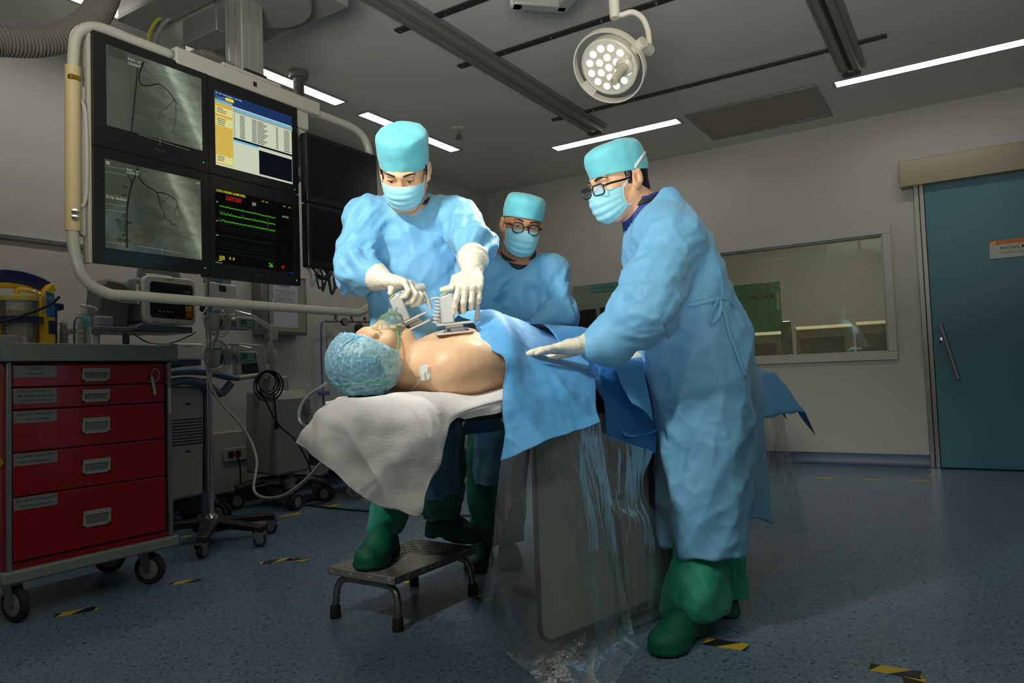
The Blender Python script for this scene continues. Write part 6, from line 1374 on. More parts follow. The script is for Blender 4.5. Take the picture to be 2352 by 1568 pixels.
# waist ties, bow and the open back flap
from mathutils.bvhtree import BVHTree
g3=bpy.data.objects['gown.002'].data; GV=BVHTree.FromPolygons([v.co[:] for v in g3.vertices],[tuple(p.vertices) for p in g3.polygons])
def ong(px,py,off=.006):
    o=_Rc.T@_o; d=Vector(_Rc.T@ray(px,py)).normalized(); r=GV.ray_cast(Vector(o),d)
    return (Vector(r[0])-d*off) if r[0] is not None else Vector(L(px,py,2.3))
def tie(name,pts,r=.0062): MB().tube(curve_pts(pts,6),r,8,sq=(.4,1.3)).build(name,M_gown,P3,smooth=180)
tie('waist_tie',[ong(1580,700),ong(1600,697),ong(1632,689),ong(1650,685)]); tie('waist_tie',[ong(1650,685),ong(1666,684),ong(1680,690),ong(1690,704)])
b0=ong(1652,686,.012); tie('bow_loop',[b0,ong(1642,705,.014),ong(1633,728,.012),ong(1638,738,.010),ong(1650,726,.012),ong(1657,702,.012),b0],.0055)
tie('tie_end',[b0,ong(1666,720,.008),ong(1678,770,.008),ong(1690,800,.008),ong(1702,835,.008),ong(1712,862,.008)],.0058); tie('gown_seam',[ong(1640,574,.003),ong(1652,620,.003),ong(1658,650,.003),ong(1660,682,.004)],.004)
fl=patch([[L(1684,690,2.46),L(1712,790,2.47),L(1724,870,2.48),L(1722,1000,2.50),L(1714,1120,2.50),L(1698,1205,2.52)],[L(1694,692,2.52),L(1724,800,2.54),L(1740,900,2.58),L(1744,1000,2.62),L(1742,1110,2.64),L(1735,1190,2.64)],[L(1690,700,2.58),L(1726,810,2.63),L(1750,900,2.70),L(1760,1010,2.74),L(1768,1100,2.78),L(1776,1204,2.80)]],40,110)
fl=fl+gnorm(fl)*(.010*noise3(fl*np.array([9,9,3.0]))+.004*(ridge(fl*11)-.5))[...,None]
cloth('gown_back_flap',fl,M_gown,P3,.002)
st_=patch([[L(1700,870,2.30),L(1706,930,2.31),L(1706,1010,2.31)],[L(1722,866,2.33),L(1726,930,2.34),L(1722,1008,2.34)]],6,30); cloth('hanging_strip',st_,M_gown,P3,.002)
trousers(P3,[([L(1612,1130,2.37),L(1616,1240,2.345),L(1608,1370,2.29),j3['anL']+np.array([.015,.02,-.035])],[.07,.090,.096,.094]),([L(1640,1130,2.48),L(1656,1240,2.54),j3['anR']+np.array([0,0,-.045])],[.07,.085,.085])],11)
clog(P3,*f3L,0,1); clog(P3,*f3R,0,-1)
glove(P3,j3['wrL']+np.array([-.02,0,.006]),(-1,-.08,-.06),(-.1,.10,1),-1,[(5,2,6,6),(1,3,6,6),(-3,4,7,6),(-9,6,8,8)],[(.014,.026,-.006),(.045,.052,-.010),(.078,.066,-.014),(.105,.070,-.016)],1.08,.05,L(1400,785,2.20)-j3['wrL'],cr=.040)
glove(P3,j3['wrR']+np.array([-.01,0,-.01]),(-1,.02,-.10),(-.1,.0,1),1,[(5,4,8,8),(1,4,8,8),(-3,5,8,8),(-9,7,9,8)],[(.014,.026,-.006),(.045,.052,-.012),(.075,.062,-.018),(.10,.065,-.022)],1.0,.06,(.7,.2,.6),cr=.044)

# ================================================================ table, patient, sheets
_ta=math.radians(14); Ta=np.array([math.sin(_ta),math.cos(_ta),0]); Tb=np.array([math.cos(_ta),-math.sin(_ta),0]); H0=np.array([-1.4756,1.5474,.80])
PM=Matrix(((Tb[0],Ta[0],0,H0[0]),(Tb[1],Ta[1],0,H0[1]),(0,0,1,H0[2]),(0,0,0,1)))
def PL(x,y,z): return H0+Tb*x+Ta*y+np.array([0,0,z])
def toP(w): q=np.asarray(w,float)-H0; return np.array([q@Tb,q@Ta,q[2]])
def W3(px,py,d): return at(px,py,d)
M_sheet=mat('sheet_white',rgb(226,224,220),.85,bump=.35,bscale=150,stretch=(1,.35,1),sheen=.1)
M_pad=mat('table_black',rgb(20,20,22),.5)
# table
tb=framed(thing('operating_table','black-edged x-ray table carrying the patient on a grey pedestal','operating table',(0,0,0)),PM)
tp_=[(.262,-.265),(.155,-.215),(-.02,-.09),(-.235,.005),(-.235,2.0),(.262,2.0)]
MB().prism([(a,b,-.075) for a,b in tp_],0,(0,0,.03)).build('table_top',M_pad,tb,bevel=.008)
MB().prism([(a*.96,b*.985,-.0445) for a,b in tp_],0,(0,0,.034)).build('mattress',mat('mattress_grey',rgb(60,62,66),.6),tb,bevel=.01)
MB().box((-.20,.92,-.80+.03),(.19,1.32,-.10)).build('pedestal',mat('pedestal_grey',rgb(150,150,140),.45),tb,bevel=.03,seg=3)
MB().box((-.30,.80,-.80),(.24,1.6,-.765)).build('pedestal_base',M_grey,tb,bevel=.01)
MB().cyl((.285,.25,-.075),(.285,1.9,-.075),.009,10).build('side_rail',M_chrome,tb)
pr=[(y,z) for y,z in rrect(.56,.66,.06,6)]
sh=framed(thing('lead_shield','grey lead-rubber shield panel with a dark rim hanging under the table inside the plastic','shield panel',(0,0,0)),PM)
MB().prism([(.300,.62+y,-.405+z) for y,z in pr],0,(.012,0,0)).build('panel',mat('shield_grey',rgb(136,136,128),.5,var=.04,vscale=4),sh)
MB().tube([(.313,.62+y,-.405+z) for y,z in pr],.008,8,closed=True).build('rim',mat('shield_rim',rgb(44,44,46),.5),sh)
MB().prism([(.285,1.15+y*.75,-.38+z*.8) for y,z in pr],0,(.01,0,0)).build('rear_panel',MATS['shield_grey'],sh)
for y in (.45,.8): MB().box((.288,y,-.085),(.314,y+.04,-.065)).build('hanger',M_alu,sh,bevel=.002)
# patient
RP=np.array([[-1,0,0],[0,0,-1],[0,-1,0]],float)@np.array(Matrix.Rotation(math.radians(-5),3,'Z'))@np.array(Matrix.Rotation(math.radians(-6),3,'X'))
cP=np.array([0,.018,.108])
S=axes_grid(np.array([-.34,-.15,-.02]),np.array([.36,1.75,.30]),.0075,np.array([-.11,-.13,-.01]),np.array([.11,.17,.26]),.003)
head_sdf(S,cP,RP,1.0,(.0012,.0012),np.array([0,.19,.085]))
S.ell((0,.38,.095),(.168,.23,.104),None,.05); S.ell((0,.63,.080),(.142,.22,.082),None,.06); S.ell((0,.90,.07),(.155,.16,.07),None,.05)
S.cone((0,.17,.07),(0,.30,.09),.055,.09,.05)
for q in (1,-1):
    S.cone((0,.15,.070),(q*.15,.185,.080),.052,.066,.05); S.ell((q*.078,.335,.138),(.088,.10,.050),None,.06); S.cone((q*.09,.16,.085),(q*.165,.20,.080),.066,.070,.06); S.ell((q*.180,.215,.074),(.066,.12,.066),None,.07); S.cone((q*.02,.205,.14),(q*.14,.205,.125),.018,.018,.03)
    S.chain([(q*.195,.23,.074),(q*.212,.40,.060),(q*.10,.60,.045)],[.066,.056,.034],.03); S.cone((q*.11,.62,.045),(q*.09,.76,.045),.028,.020,.01)
    S.chain([(q*.085,.95,.072),(q*.09,1.32,.072),(q*.09,1.66,.05)],[.075,.058,.040],.03); S.cone((q*.09,1.66,.05),(q*.11,1.68,.13),.038,.03,.02)
S.cone((0,.28,.222),(0,.46,.222),.012,.010,.04,'s')
V,F=S.mesh(); V=smooth_v(V,F,2); V=V+vnormals(V,F)*(.0010*noise3(V*40)+.002*noise3(V*11))[:,None]
PT=link('person',npmesh('person',V,F),M_skinp,smooth=180); framed(PT,PM); tag(PT,'bare-chested person lying on the table in a bouffant cap and clear oxygen mask','person')
from mathutils.bvhtree import BVHTree
BV=BVHTree.FromPolygons([tuple(v) for v in V],[tuple(f) for f in F])
def hit(px,py):
    o=toP(_o); d=toP(_o+ray(px,py))-o; r=BV.ray_cast(Vector(o),Vector(d).normalized()); return (np.array(r[0]),np.array(r[1])) if r[0] is not None else (None,None)
head_extras(PT,cP,RP,1.0,brow=False)
Hd=lambda *p: cP+RP@np.array(p,float)
S=SDF.of(cP-.16,cP+.16,.005); S.ell(Hd(0,.030,.045),(.0795,.088,.082),RP,.01); S.ell(Hd(0,.045,-.0),(.066,.055,.05),RP,.02)
gx=np.stack(np.meshgrid(*S.ax,indexing='ij'),-1); S.D=np.maximum(S.D,-(np.einsum('ijkl,l->ijk',gx-Hd(0,-.052,.078),RP@np.array([0,.72,.69])))); skin('hair',S,M_hair,PT,lambda v:.002*noise3(v*np.array([60,25,60])),1)
# bouffant cap: gathered at a point near the front, held by elastic at the hairline
bc=cP+np.array([.006,-.050,-.006]); br=np.array([.126,.104,.104])
o_=toP(_o); d_=toP(_o+ray(818,773))-o_; d_/=np.linalg.norm(d_); A_=((d_/br)**2).sum(); B_=((o_-bc)*d_/br**2).sum(); C_=(((o_-bc)/br)**2).sum()-1; t_=(-B_-math.sqrt(max(B_*B_-A_*C_,0)))/A_
pole=o_+d_*t_-bc; pole/=np.linalg.norm(pole); p1=np.cross(pole,[1,0,0]); p1/=np.linalg.norm(p1); p2=np.cross(pole,p1)
nt,nph=110,280; TH=np.linspace(.015,3.05,nt); PH=np.linspace(0,2*PI,nph,endpoint=False); th,ph=np.meshgrid(TH,PH,indexing='ij')
D=(np.cos(th)[...,None]*pole+np.sin(th)[...,None]*(np.cos(ph)[...,None]*p1+np.sin(ph)[...,None]*p2))
k=1.0/np.sqrt(((D/br)**2).sum(-1)); pw=ph*6.0+1.1*np.sin(2*ph)+.8*np.sin(3*ph+1); ln_=.62+.25*np.sin(ph*2.3+.5)
star=np.clip(1-np.abs(np.sin(pw))/(.16+.30*th),0,1)*np.exp(-(th/ln_)**3)
k=k*(1-.09*np.exp(-(th/.16)**2)+.05*star)
k=k*(1+.026*(ridge(D*4.5+3,1.5)-.6)+.022*(ridge(D*9+3,2)-.6)+.008*noise3(D*26))
G=bc+D*k[...,None]
lowz=1-sstep(G[...,2],.02,.07); G=G+D*(lowz*.010*(ridge(np.stack([D[...,0]*3,D[...,1]*3,G[...,2]*95],-1),1.5)-.5))[...,None]
n3=np.cross(Hd(.083,.004,-.035)-Hd(0,-.076,.083),Hd(-.083,.004,-.035)-Hd(0,-.076,.083)); n3/=np.linalg.norm(n3); n3=n3 if n3@(RP@np.array([0,-1,0]))>0 else -n3
dd=(G-Hd(0,-.076,.083))@n3; G=G-n3*(np.maximum(dd,0)*.985)[...,None]+n3*(.004*np.sin(ph*31)*sstep(dd,-.01,.0)*(1-sstep(dd,.0,.02)))[...,None]
G[...,2]=np.maximum(G[...,2],.006+.003*np.abs(np.sin(ph*9)))
k_=G.shape[1]; ai=np.arange(nt*k_).reshape(nt,k_); bi=np.roll(ai,-1,1); Fb=np.stack([ai[:-1],bi[:-1],bi[1:],ai[1:]],-1).reshape(-1,4)
M_bouf=film('bouffant_film',(.62,.84,.92),.36,.5,rgb(150,216,240),.35,90,spec_w=.10)
nt_b=M_bouf.node_tree; at_=nt_b.nodes.new('ShaderNodeAttribute'); at_.attribute_name='pleat'; mm_=nt_b.nodes.new('ShaderNodeMath'); mm_.operation='MULTIPLY_ADD'; mm_.inputs[1].default_value=.7; mm_.inputs[2].default_value=.36; mm_.use_clamp=True; nt_b.links.new(at_.outputs['Fac'],mm_.inputs[0])
nt_b.links.new(mm_.outputs[0],[q for q in nt_b.nodes if q.type=='MIX_SHADER' and q.inputs[0].default_value==M_bouf.node_tree.nodes['Mix Shader'].inputs[0].default_value][0].inputs[0])
me_=npmesh('bouffant_cap',G.reshape(-1,3),Fb); me_.attributes.new('pleat','FLOAT','POINT').data.foreach_set('value',np.clip(star+.35*np.exp(-(th/.12)**2),0,1).astype(np.float32).ravel())
link('bouffant_cap',me_,M_bouf,PT,smooth=180)
M_elg=mat('elastic_green',rgb(60,170,120),.5)
BC=BVHTree.FromPolygons([tuple(v) for v in G.reshape(-1,3)],[tuple(f) for f in Fb]); ep=[]
for (a_,b_) in ((754,893),(764,888),(780,884),(800,881),(825,880),(850,880),(875,880),(895,878),(912,873),(924,864)):
    q_=toP(_o+ray(a_,b_))-o_; r_=BC.ray_cast(Vector(o_),Vector(q_).normalized())
    if r_[0] is not None: ep.append(Vector(r_[0])-Vector(q_).normalized()*.0015)
MB().tube(curve_pts(ep,5),.0017,6).build('cap_elastic',M_elg,PT,smooth=180)
# oxygen mask
mo=Hd(0,-.108,-.045); mdir=RP@np.array([0,-1,-.12]); mdir/=np.linalg.norm(mdir)
M_oxy=film('oxygen_mask_clear',(.93,.985,.955),.12,.06,rgb(186,226,206),.25,22,spec_w=.4)
rings=[]
for (r,h,sx,sy) in ((.050,-.030,.94,1.10),(.048,-.022,.94,1.12),(.046,-.010,.92,1.1),(.043,.006,.9,1.05),(.038,.019,.88,1.0),(.030,.029,.9,1),(.019,.035,1,1),(.013,.038,1,1),(.0125,.050,1,1)):
    rings.append([Hd(0,-.100,-.050)+RP@np.array([1,0,0])*(r*sx*math.cos(a))+RP@np.array([0,0,1])*(r*sy*math.sin(a)*(1.12 if math.sin(a)>0 else 1))+mdir*h+RP@np.array([0,0,1])*(-.012*max(0,h)/.05) for a in np.linspace(0,2*PI,40,endpoint=False)])
om=tag(framed(MB().grid([[tuple(p) for p in r] for r in rings],True).build('oxygen_mask',M_oxy,None,smooth=180),PM),'clear greenish oxygen mask on the face of the lying person','oxygen mask')
MB().tube([Vector(p) for p in rings[0]],.0032,8,closed=True).build('mask_rim',M_oxy,om,smooth=180)
MB().tube([Vector(p) for p in rings[5]],.0012,6,closed=True).build('mask_seam',M_elg,om,smooth=180)
for q in (1,-1): MB().lathe([(.010,0),(.010,.003),(.002,.004)],tuple(Hd(q*.024,-.120,-.046)),tuple(RP@np.array([q*.6,-1,0])),14).build('valve_disc',M_oxy,om)
MB().tube(curve_pts([Vector(rings[1][0 if RP[0,0]<0 else 20]) if False else Vector(Hd(-.043,-.082,-.050)),Vector(Hd(-.072,-.050,-.030)),Vector(Hd(-.086,-.010,-.010)),Vector(Hd(-.088,.02,.02))],6),.0017,6).build('head_strap',M_elg,om,smooth=180)
MB().tube(curve_pts([Vector(Hd(.043,-.082,-.050)),Vector(Hd(.072,-.050,-.030)),Vector(Hd(.086,-.010,-.010))],6),.0017,6).build('head_strap',M_elg,om,smooth=180)
M_tube_c=film('clear_tube',(.86,.94,.92),.18,.06,rgb(190,214,206),0,10)
tag(MB().tube(curve_pts([W3(752,878,2.12),W3(735,890,2.10),W3(712,905,2.06),W3(695,925,2.02),W3(687,950,1.98),W3(692,972,1.96),W3(720,990,1.98)],7),.0048,10).build('oxygen_tube',M_tube_c,smooth=180),'clear oxygen tube curving down behind the bouffant cap','tube')
# ECG electrode on the shoulder
p,n=hit(978,855)
if p is not None:
    el=framed(thing('ecg_electrode','round white ECG electrode with red print on the near shoulder','electrode',(0,0,0)),PM); vd=toP(_o)-p; vd/=np.linalg.norm(vd); n=n/np.linalg.norm(n)+.25*vd; n=n/np.linalg.norm(n)
    e1=np.cross(n,[0,0,1.0]); e1/=np.linalg.norm(e1); e2=np.cross(n,e1); up2=e2*(-1 if e2[2]<0 else 1)
    MB().lathe([(.0225,-.008),(.0225,.002),(.021,.0028),(.001,.003)],tuple(p+n*.0025),tuple(n),28).build('pad',M_strap,el)
    for i in range(4): strokes(el,tuple(p+n*.0058-e1*(.0145-.001*i)+up2*(.013-.005*i)),.014,.0026,tuple(n),tuple(up2),mat('print_red',rgb(196,60,70),.5),i)
    MB().cbox((0,0,0),(.016,.026,.010),Matrix.Translation(Vector(p+n*.0085-up2*.010+e1*.003))@Matrix(((e1[0],up2[0],n[0]),(e1[1],up2[1],n[1]),(e1[2],up2[2],n[2]))).to_4x4()).build('snap_clip',M_white,el,bevel=.003)
    q0=p+n*.007-up2*.012; q3,n3=hit(946,893); q3=q3 if q3 is not None else q0
    pts=[q0]
    for (a_,b_) in ((968,872),(956,884),(946,893),(938,899)):
        h_,n_=hit(a_,b_)
        if h_ is not None: pts.append(h_+n_*.004)
    MB().tube(curve_pts([Vector(x) for x in pts],5),.0026,8).build('lead_wire',mat('lead_cream',rgb(214,196,170),.4),el,smooth=180)
# ---------------------------------------------------------------- white sheet over the head end
cols=[[(748,930,1.72),(722,948,1.715),(706,972,1.72),(695,994,1.735),(688,1012,1.76)],
[(776,918,1.76),(752,952,1.685),(738,986,1.67),(734,1020,1.67),(744,1056,1.68)],
[(830,915,1.82),(815,950,1.71),(804,1006,1.68),(800,1060,1.68),(800,1112,1.69)],
[(880,912,1.86),(868,956,1.76),(860,1020,1.72),(858,1090,1.72),(860,1158,1.72)],
[(930,904,1.92),(926,950,1.815),(922,1026,1.775),(918,1100,1.77),(918,1172,1.77)],
[(985,902,1.98),(986,945,1.875),(985,1028,1.84),(982,1110,1.83),(976,1186,1.82)],
[(1040,904,2.03),(1038,938,1.94),(1032,980,1.90),(1026,1026,1.89),(1000,1105,1.87)],
[(1095,906,2.07),(1090,926,1.99),(1080,946,1.965),(1068,960,1.96),(1046,985,1.955)],
[(1165,888,2.12),(1163,905,2.04),(1161,921,2.025),(1160,936,2.02),(1158,948,2.02)]]
ys=[-.315,-.28,-.19,-.11,-.03,.06,.16,.25,.37]
near=[toP(at(*c[0])) for c in cols]; far=[(.20,-.262),(.15,-.222),(.05,-.15),(-.05,-.075),(-.15,-.035),(-.235,.03),(-.24,.12),(-.24,.25),(-.24,.37)]
rows=[]
for f_,z_ in ((0,-.012),(.04,.0),(.45,.002),(.8,.003)): rows.append([PL(far[j][0]*(1-f_)+near[j][0]*f_,far[j][1]*(1-f_)+near[j][1]*f_,z_*(1-f_)+near[j][2]*f_*(f_>.5)) for j in range(9)])
rows+=[[at(*cols[j][i]) for j in range(9)] for i in range(5)]
G=patch(rows,150,190); N_=gnorm(G); vv=np.linspace(0,1,150)[:,None]; w=sstep(vv,.52,.72)
Q=np.stack([(G@Ta),(G@Tb),G[...,2]],-1)
fold=ridge(np.stack([Q[...,0]*7.5+Q[...,2]*3.2+.4*noise3(Q*4),Q[...,1]*1.0,Q[...,2]*1.2],-1),1.5)-.62
fold2=ridge(np.stack([Q[...,0]*5.0-Q[...,2]*7+.4*noise3(Q*5+7),Q[...,1]*1.0,Q[...,2]*2],-1),2.0)-.5
G=G+N_*(w*(.030*fold+.012*fold2+.004*noise3(Q*22))+(1-w)*.0025*noise3(Q*16))[...,None]
tag(cloth('white_sheet',G,M_sheet),'white crepe sheet under the patient hanging off the head end of the table','sheet')
# ---------------------------------------------------------------- blue drapes
cD=[[(1030,762,2.58),(1048,727,2.47),(1086,742,2.30),(1114,792,2.17),(1160,822,2.075),(1156,885,2.05),(1154,950,2.01),(1164,1005,2.0),(1150,1058,1.98)],
[(1080,748,2.60),(1096,717,2.48),(1130,715,2.33),(1164,752,2.21),(1186,815,2.11),(1180,885,2.05),(1175,955,2.01),(1180,1000,1.99),(1186,1047,1.96)],
[(1150,752,2.70),(1166,730,2.57),(1186,740,2.44),(1208,780,2.31),(1224,833,2.17),(1224,890,2.08),(1224,950,2.03),(1228,990,2.0),(1240,1022,1.97)],
[(1230,764,2.78),(1242,754,2.66),(1256,768,2.52),(1270,800,2.37),(1287,838,2.25),(1292,890,2.14),(1294,940,2.09),(1297,970,2.06),(1302,992,2.03)],
[(1320,784,2.88),(1327,780,2.76),(1336,792,2.62),(1346,812,2.46),(1354,836,2.34),(1364,890,2.24),(1370,930,2.19),(1374,950,2.17),(1380,968,2.14)]]
cD=[[(q[0],q[1],q[2]-(.06 if i>=4 else .03 if i==3 else 0)) for i,q in enumerate(c)] for c in cD]
G=patch([[at(*cD[j][i]) for j in range(5)] for i in range(9)],150,130); N_=gnorm(G); Q=np.stack([G@Ta,G@Tb,G[...,2]],-1); vv=np.linspace(0,1,150)[:,None]; wd=sstep(vv,.45,.62)
f1=ridge(np.stack([Q[...,0]*5.5+Q[...,2]*2.0+.5*noise3(Q*3),Q[...,1]*1.2,Q[...,2]*.9],-1),1.5)-.6; f2=ridge(np.stack([Q[...,0]*5-Q[...,1]*6+.5*noise3(Q*4+5),Q[...,1]*3,Q[...,2]*3],-1),2)-.5
G=G+N_*(wd*.020*f1+.010*f2+.002*noise3(Q*30))[...,None]
# one corner of the drape stands up as a ridge: keep the free edge crisp
tag(cloth('surgical_drape',G,M_drape),'light blue drape tented over the belly, its hem lifted in front of the plastic','drape')
xs=np.linspace(-.42,.40,90); ys_=np.linspace(.66,2.02,120); X_,Y_=np.meshgrid(xs,ys_,indexing='ij')
Zl=.205*np.exp(-(X_/.17)**4)*(1-.35*sstep(Y_,.8,1.3))+.02+.10*np.exp(-((Y_-1.68)/.10)**2)*np.exp(-(X_/.17)**4)
Zl=Zl-.55*sstep(np.abs(X_-.0),.285,.42)*0-1.4*np.maximum(0,np.abs(X_)-.275)-1.2*np.maximum(0,Y_-1.93)
Zl=Zl+.010*(ridge(np.stack([X_*7,Y_*4.5+X_*3,X_*0],-1))-.6)+.004*noise3(np.stack([X_*18,Y_*18,X_*0],-1))
G=H0+X_[...,None]*Tb+Y_[...,None]*Ta+Zl[...,None]*np.array([0,0,1])
tag(cloth('surgical_drape',G,M_drape),'blue drape covering the legs on the table behind the flat gloved hand','drape')
rw=[[(1364,836,2.33),(1430,828,2.40),(1500,822,2.50)],[(1376,850,2.30),(1438,842,2.37),(1506,836,2.46)],[(1388,910,2.25),(1444,905,2.31),(1510,900,2.40)],[(1392,960,2.23),(1446,960,2.28),(1508,965,2.38)],[(1394,1006,2.22),(1444,1022,2.27),(1506,1042,2.36)]]
G=patch([[at(*p) for p in r] for r in rw],60,60); N_=gnorm(G); Q=np.stack([G@Ta,G@Tb,G[...,2]],-1); G=G+N_*(.010*(ridge(np.stack([Q[...,0]*8+Q[...,2]*2,Q[...,1],Q[...,2]],-1))-.6)+.001*noise3(Q*60))[...,None]
tag(cloth('textured_drape',G,M_drape2),'darker blue textured drape hanging beside the bending person','drape')
rw=[[(1396,832,2.30),(1432,826,2.345),(1470,822,2.39)],[(1412,845,2.275),(1446,842,2.31),(1478,842,2.355)],[(1428,882,2.245),(1456,884,2.275),(1486,890,2.31)],[(1444,910,2.225),(1468,915,2.255),(1492,925,2.29)],[(1454,926,2.215),(1480,945,2.24),(1500,966,2.265)]]
G=patch([[at(*p) for p in r] for r in rw],40,40); N_=gnorm(G); G=G+N_*(.006*(ridge(G*9)-.6))[...,None]; tag(cloth('drape_flap',G,M_drape),'pointed light blue drape flap lying over the darker textured drape','drape')
# the end of the drape beyond the bending person
rw=[[(1680,868,3.12),(1738,864,3.18),(1782,873,3.26)],[(1695,880,3.07),(1750,880,3.14),(1795,905,3.24)],[(1710,898,3.05),(1765,914,3.12),(1803,950,3.22)],[(1722,912,3.05),(1778,936,3.11),(1806,962,3.215)]]
G=patch([[at(*p) for p in r] for r in rw],40,40); G=G+gnorm(G)*(.008*(ridge(G*7)-.6))[...,None]; tag(cloth('surgical_drape',G,M_drape),'end of the blue drape falling at the foot of the table behind the bending person','drape')
# ---------------------------------------------------------------- clear plastic covers
M_film=film('plastic_film',(.97,.98,.985),.11,.05,(.55,.60,.62),.55,12,(1,1,.14),.15,.02)
def filmp(label,rw,nu,nv,amp,sx=7,name='plastic_cover',m=None):
    G=patch([[at(*p) for p in r] for r in rw],nu,nv); N_=gnorm(G); Q=np.stack([G@Ta,G@Tb,G[...,2]],-1); h=np.linspace(0,1,nu)[:,None]
    G=G+N_*(amp*sstep(h,0,.25)*(ridge(np.stack([Q[...,0]*sx+.5*noise3(Q*3),Q[...,1]*1.5,Q[...,2]*1.1],-1),1.6)-.6)+.25*amp*(ridge(Q*np.array([11,11,3.0]),3)-.5)*sstep(h,.02,.1))[...,None]
    G[...,2]=np.maximum(G[...,2],.002+.0006*np.arange(nu)[:,None]/nu)
    return tag(cloth(name,G,m or M_film,None,0.0),label,'plastic cover')
filmp('large clear plastic cover hanging from the blue drape down over the shield panel',
 [[(1152,1052,2.0),(1200,1036,1.985),(1260,1010,1.99),(1320,982,2.04),(1378,964,2.16)],
  [(1138,1140,1.99),(1196,1130,1.95),(1268,1120,1.94),(1335,1110,1.99),(1392,1080,2.14)],
  [(1122,1260,1.97),(1190,1260,1.92),(1275,1255,1.92),(1350,1250,1.97),(1412,1215,2.13)],
  [(1106,1370,1.98),(1180,1400,1.92),(1280,1405,1.90),(1365,1400,1.95),(1432,1340,2.12)],
  [(1098,1440,2.03),(1170,1490,1.94),(1270,1520,1.86),(1370,1510,1.90),(1446,1430,2.10)],
  [(1104,1452,2.05),(1190,1520,1.90),(1285,1600,1.72),(1390,1590,1.74),(1462,1490,2.02)]],150,150,.024,6)
filmp('shorter clear plastic cover below the textured drape beside the bending person',
 [[(1366,985,2.15),(1420,1010,2.2),(1500,1036,2.30)],[(1380,1060,2.15),(1432,1090,2.19),(1482,1100,2.29)],[(1400,1150,2.15),(1440,1160,2.19),(1492,1150,2.3)],[(1425,1196,2.16),(1470,1198,2.2),(1530,1194,2.34)],[(1432,1290,2.16),(1480,1300,2.2),(1540,1280,2.36)],[(1440,1420,2.16),(1490,1420,2.2),(1552,1370,2.38)],[(1450,1470,2.16),(1500,1440,2.25),(1556,1400,2.4)]],110,80,.018,7)
filmp('clear plastic cover at the foot of the table, far right behind the bending person',
 [[(1736,905,3.06),(1770,920,3.12),(1800,935,3.22)],[(1740,1000,3.05),(1778,1010,3.11),(1812,1020,3.2)],[(1738,1100,3.05),(1785,1110,3.1),(1832,1120,3.2)],[(1722,1180,3.08),(1785,1190,3.12),(1850,1190,3.24)],[(1704,1210,3.14),(1780,1225,3.2),(1860,1228,3.32)]],90,80,.018,7)
# crumpled film lying on the floor
G=patch([[at(*p) for p in r] for r in ([(1230,1512,2.12),(1290,1490,2.18),(1345,1458,2.25)],[(1255,1545,2.05),(1310,1512,2.12),(1345,1478,2.2)],[(1230,1600,1.92),(1270,1580,1.95),(1330,1520,2.08)])],50,50)
G=G+gnorm(G)*(.022*(ridge(G*16,2)-.4))[...,None]; G[...,2]=np.maximum(G[...,2],.004); tag(cloth('plastic_offcut',G,film('plastic_shiny',(.95,.96,.96),.10,.06,(.7,.74,.74),1.0,26,(1,1,1),1.0,.05),None,0.0),'crumpled shiny end of plastic film on the floor by the shield','plastic film')
# ---------------------------------------------------------------- defibrillator paddles
M_pgrey=mat('paddle_grey',rgb(176,180,176),.4); M_pplate=mat('paddle_plate',rgb(188,190,186),.35); M_pbtn=mat('paddle_button',rgb(232,202,70),.4)
def paddle(label,M,wire):
    t=framed(thing('defibrillator_paddle',label,'defibrillator paddle',(0,0,0),'paddles held on the chest'),M)
    pl=rrect(.118,.088,.012,4)
    MB().prism([(a,b,0) for a,b in pl],0,(0,0,.006)).build('electrode_plate',M_pplate,t,bevel=.0015)
    MB().box((-.030,-.024,.006),(.032,.024,.018)).build('spacer',M_pgrey,t,bevel=.002); MB().box((-.026,-.020,.018),(.028,.020,.028)).build('lock_block',M_white,t,bevel=.002)
    MB().box((-.024,-.0245,.008),(-.012,-.0235,.016)).build('catch',M_black,t,smooth=0)
    MB().prism([(a*.98+.004,b*.98,.028) for a,b in rrect(.118,.088,.008,4)],0,(0,0,.005)).build('hand_guard',M_pplate,t,bevel=.0015)
    MB().prism([(-.038,-.025,.033),(.002,-.030,.033),(.006,-.030,.118),(-.002,-.030,.124),(-.036,-.025,.116)],0,(0,.046,0)).build('grip_body',M_pgrey,t,bevel=.005)
    MB().tube([(-.012,-.006,.108),(.03,.0,.112),(.075,.006,.110),(.088,.008,.106)],[.019,.0165,.016,.012],14).build('handle',M_pgrey,t,smooth=60)
    MB().tube([(.078,.006,.108),(.08,.004,.07),(.074,.002,.034)],[.009,.0075,.009],10).build('strut',M_pgrey,t)
    MB().prism([(-.034,-.018,.1185),(-.012,-.020,.1245),(-.012,.002,.1245),(-.034,.002,.1185)],0,(-.0006,0,.003)).build('discharge_button',M_pbtn,t,bevel=.0015)
    MB().box((.004,-.018,.1235),(.012,-.012,.125)).build('status_lamp',mat('status_green',rgb(60,140,90),.4),t,smooth=0)
    return t
paddle('grey paddle standing upright on the chest, thumb on its yellow button',CYAW@PD1,None)
paddle('tilted grey paddle on the far side of the chest next to the oxygen mask',CYAW@PD2,None)
def coil(a,b,r,turns,wr,bulge):
    a=Vector(a);b=Vector(b);d=(b-a); e=d.cross(Vector((.3,.2,.9))).normalized(); f=d.normalized().cross(e); n=turns*14; return [a+d*(i/n)+(e*math.cos(2*PI*i*turns/n)+f*math.sin(2*PI*i*turns/n))*r+Vector(bulge)*math.sin(PI*i/n) for i in range(n+1)]
tag(MB().tube(coil(at(1010,690,2.34),at(1000,745,2.36),.012,7,.003,(0,0,0)),.0036,8).build('paddle_cord',M_pplate,smooth=180),'coiled pale cord hanging behind the upright paddle','cord')
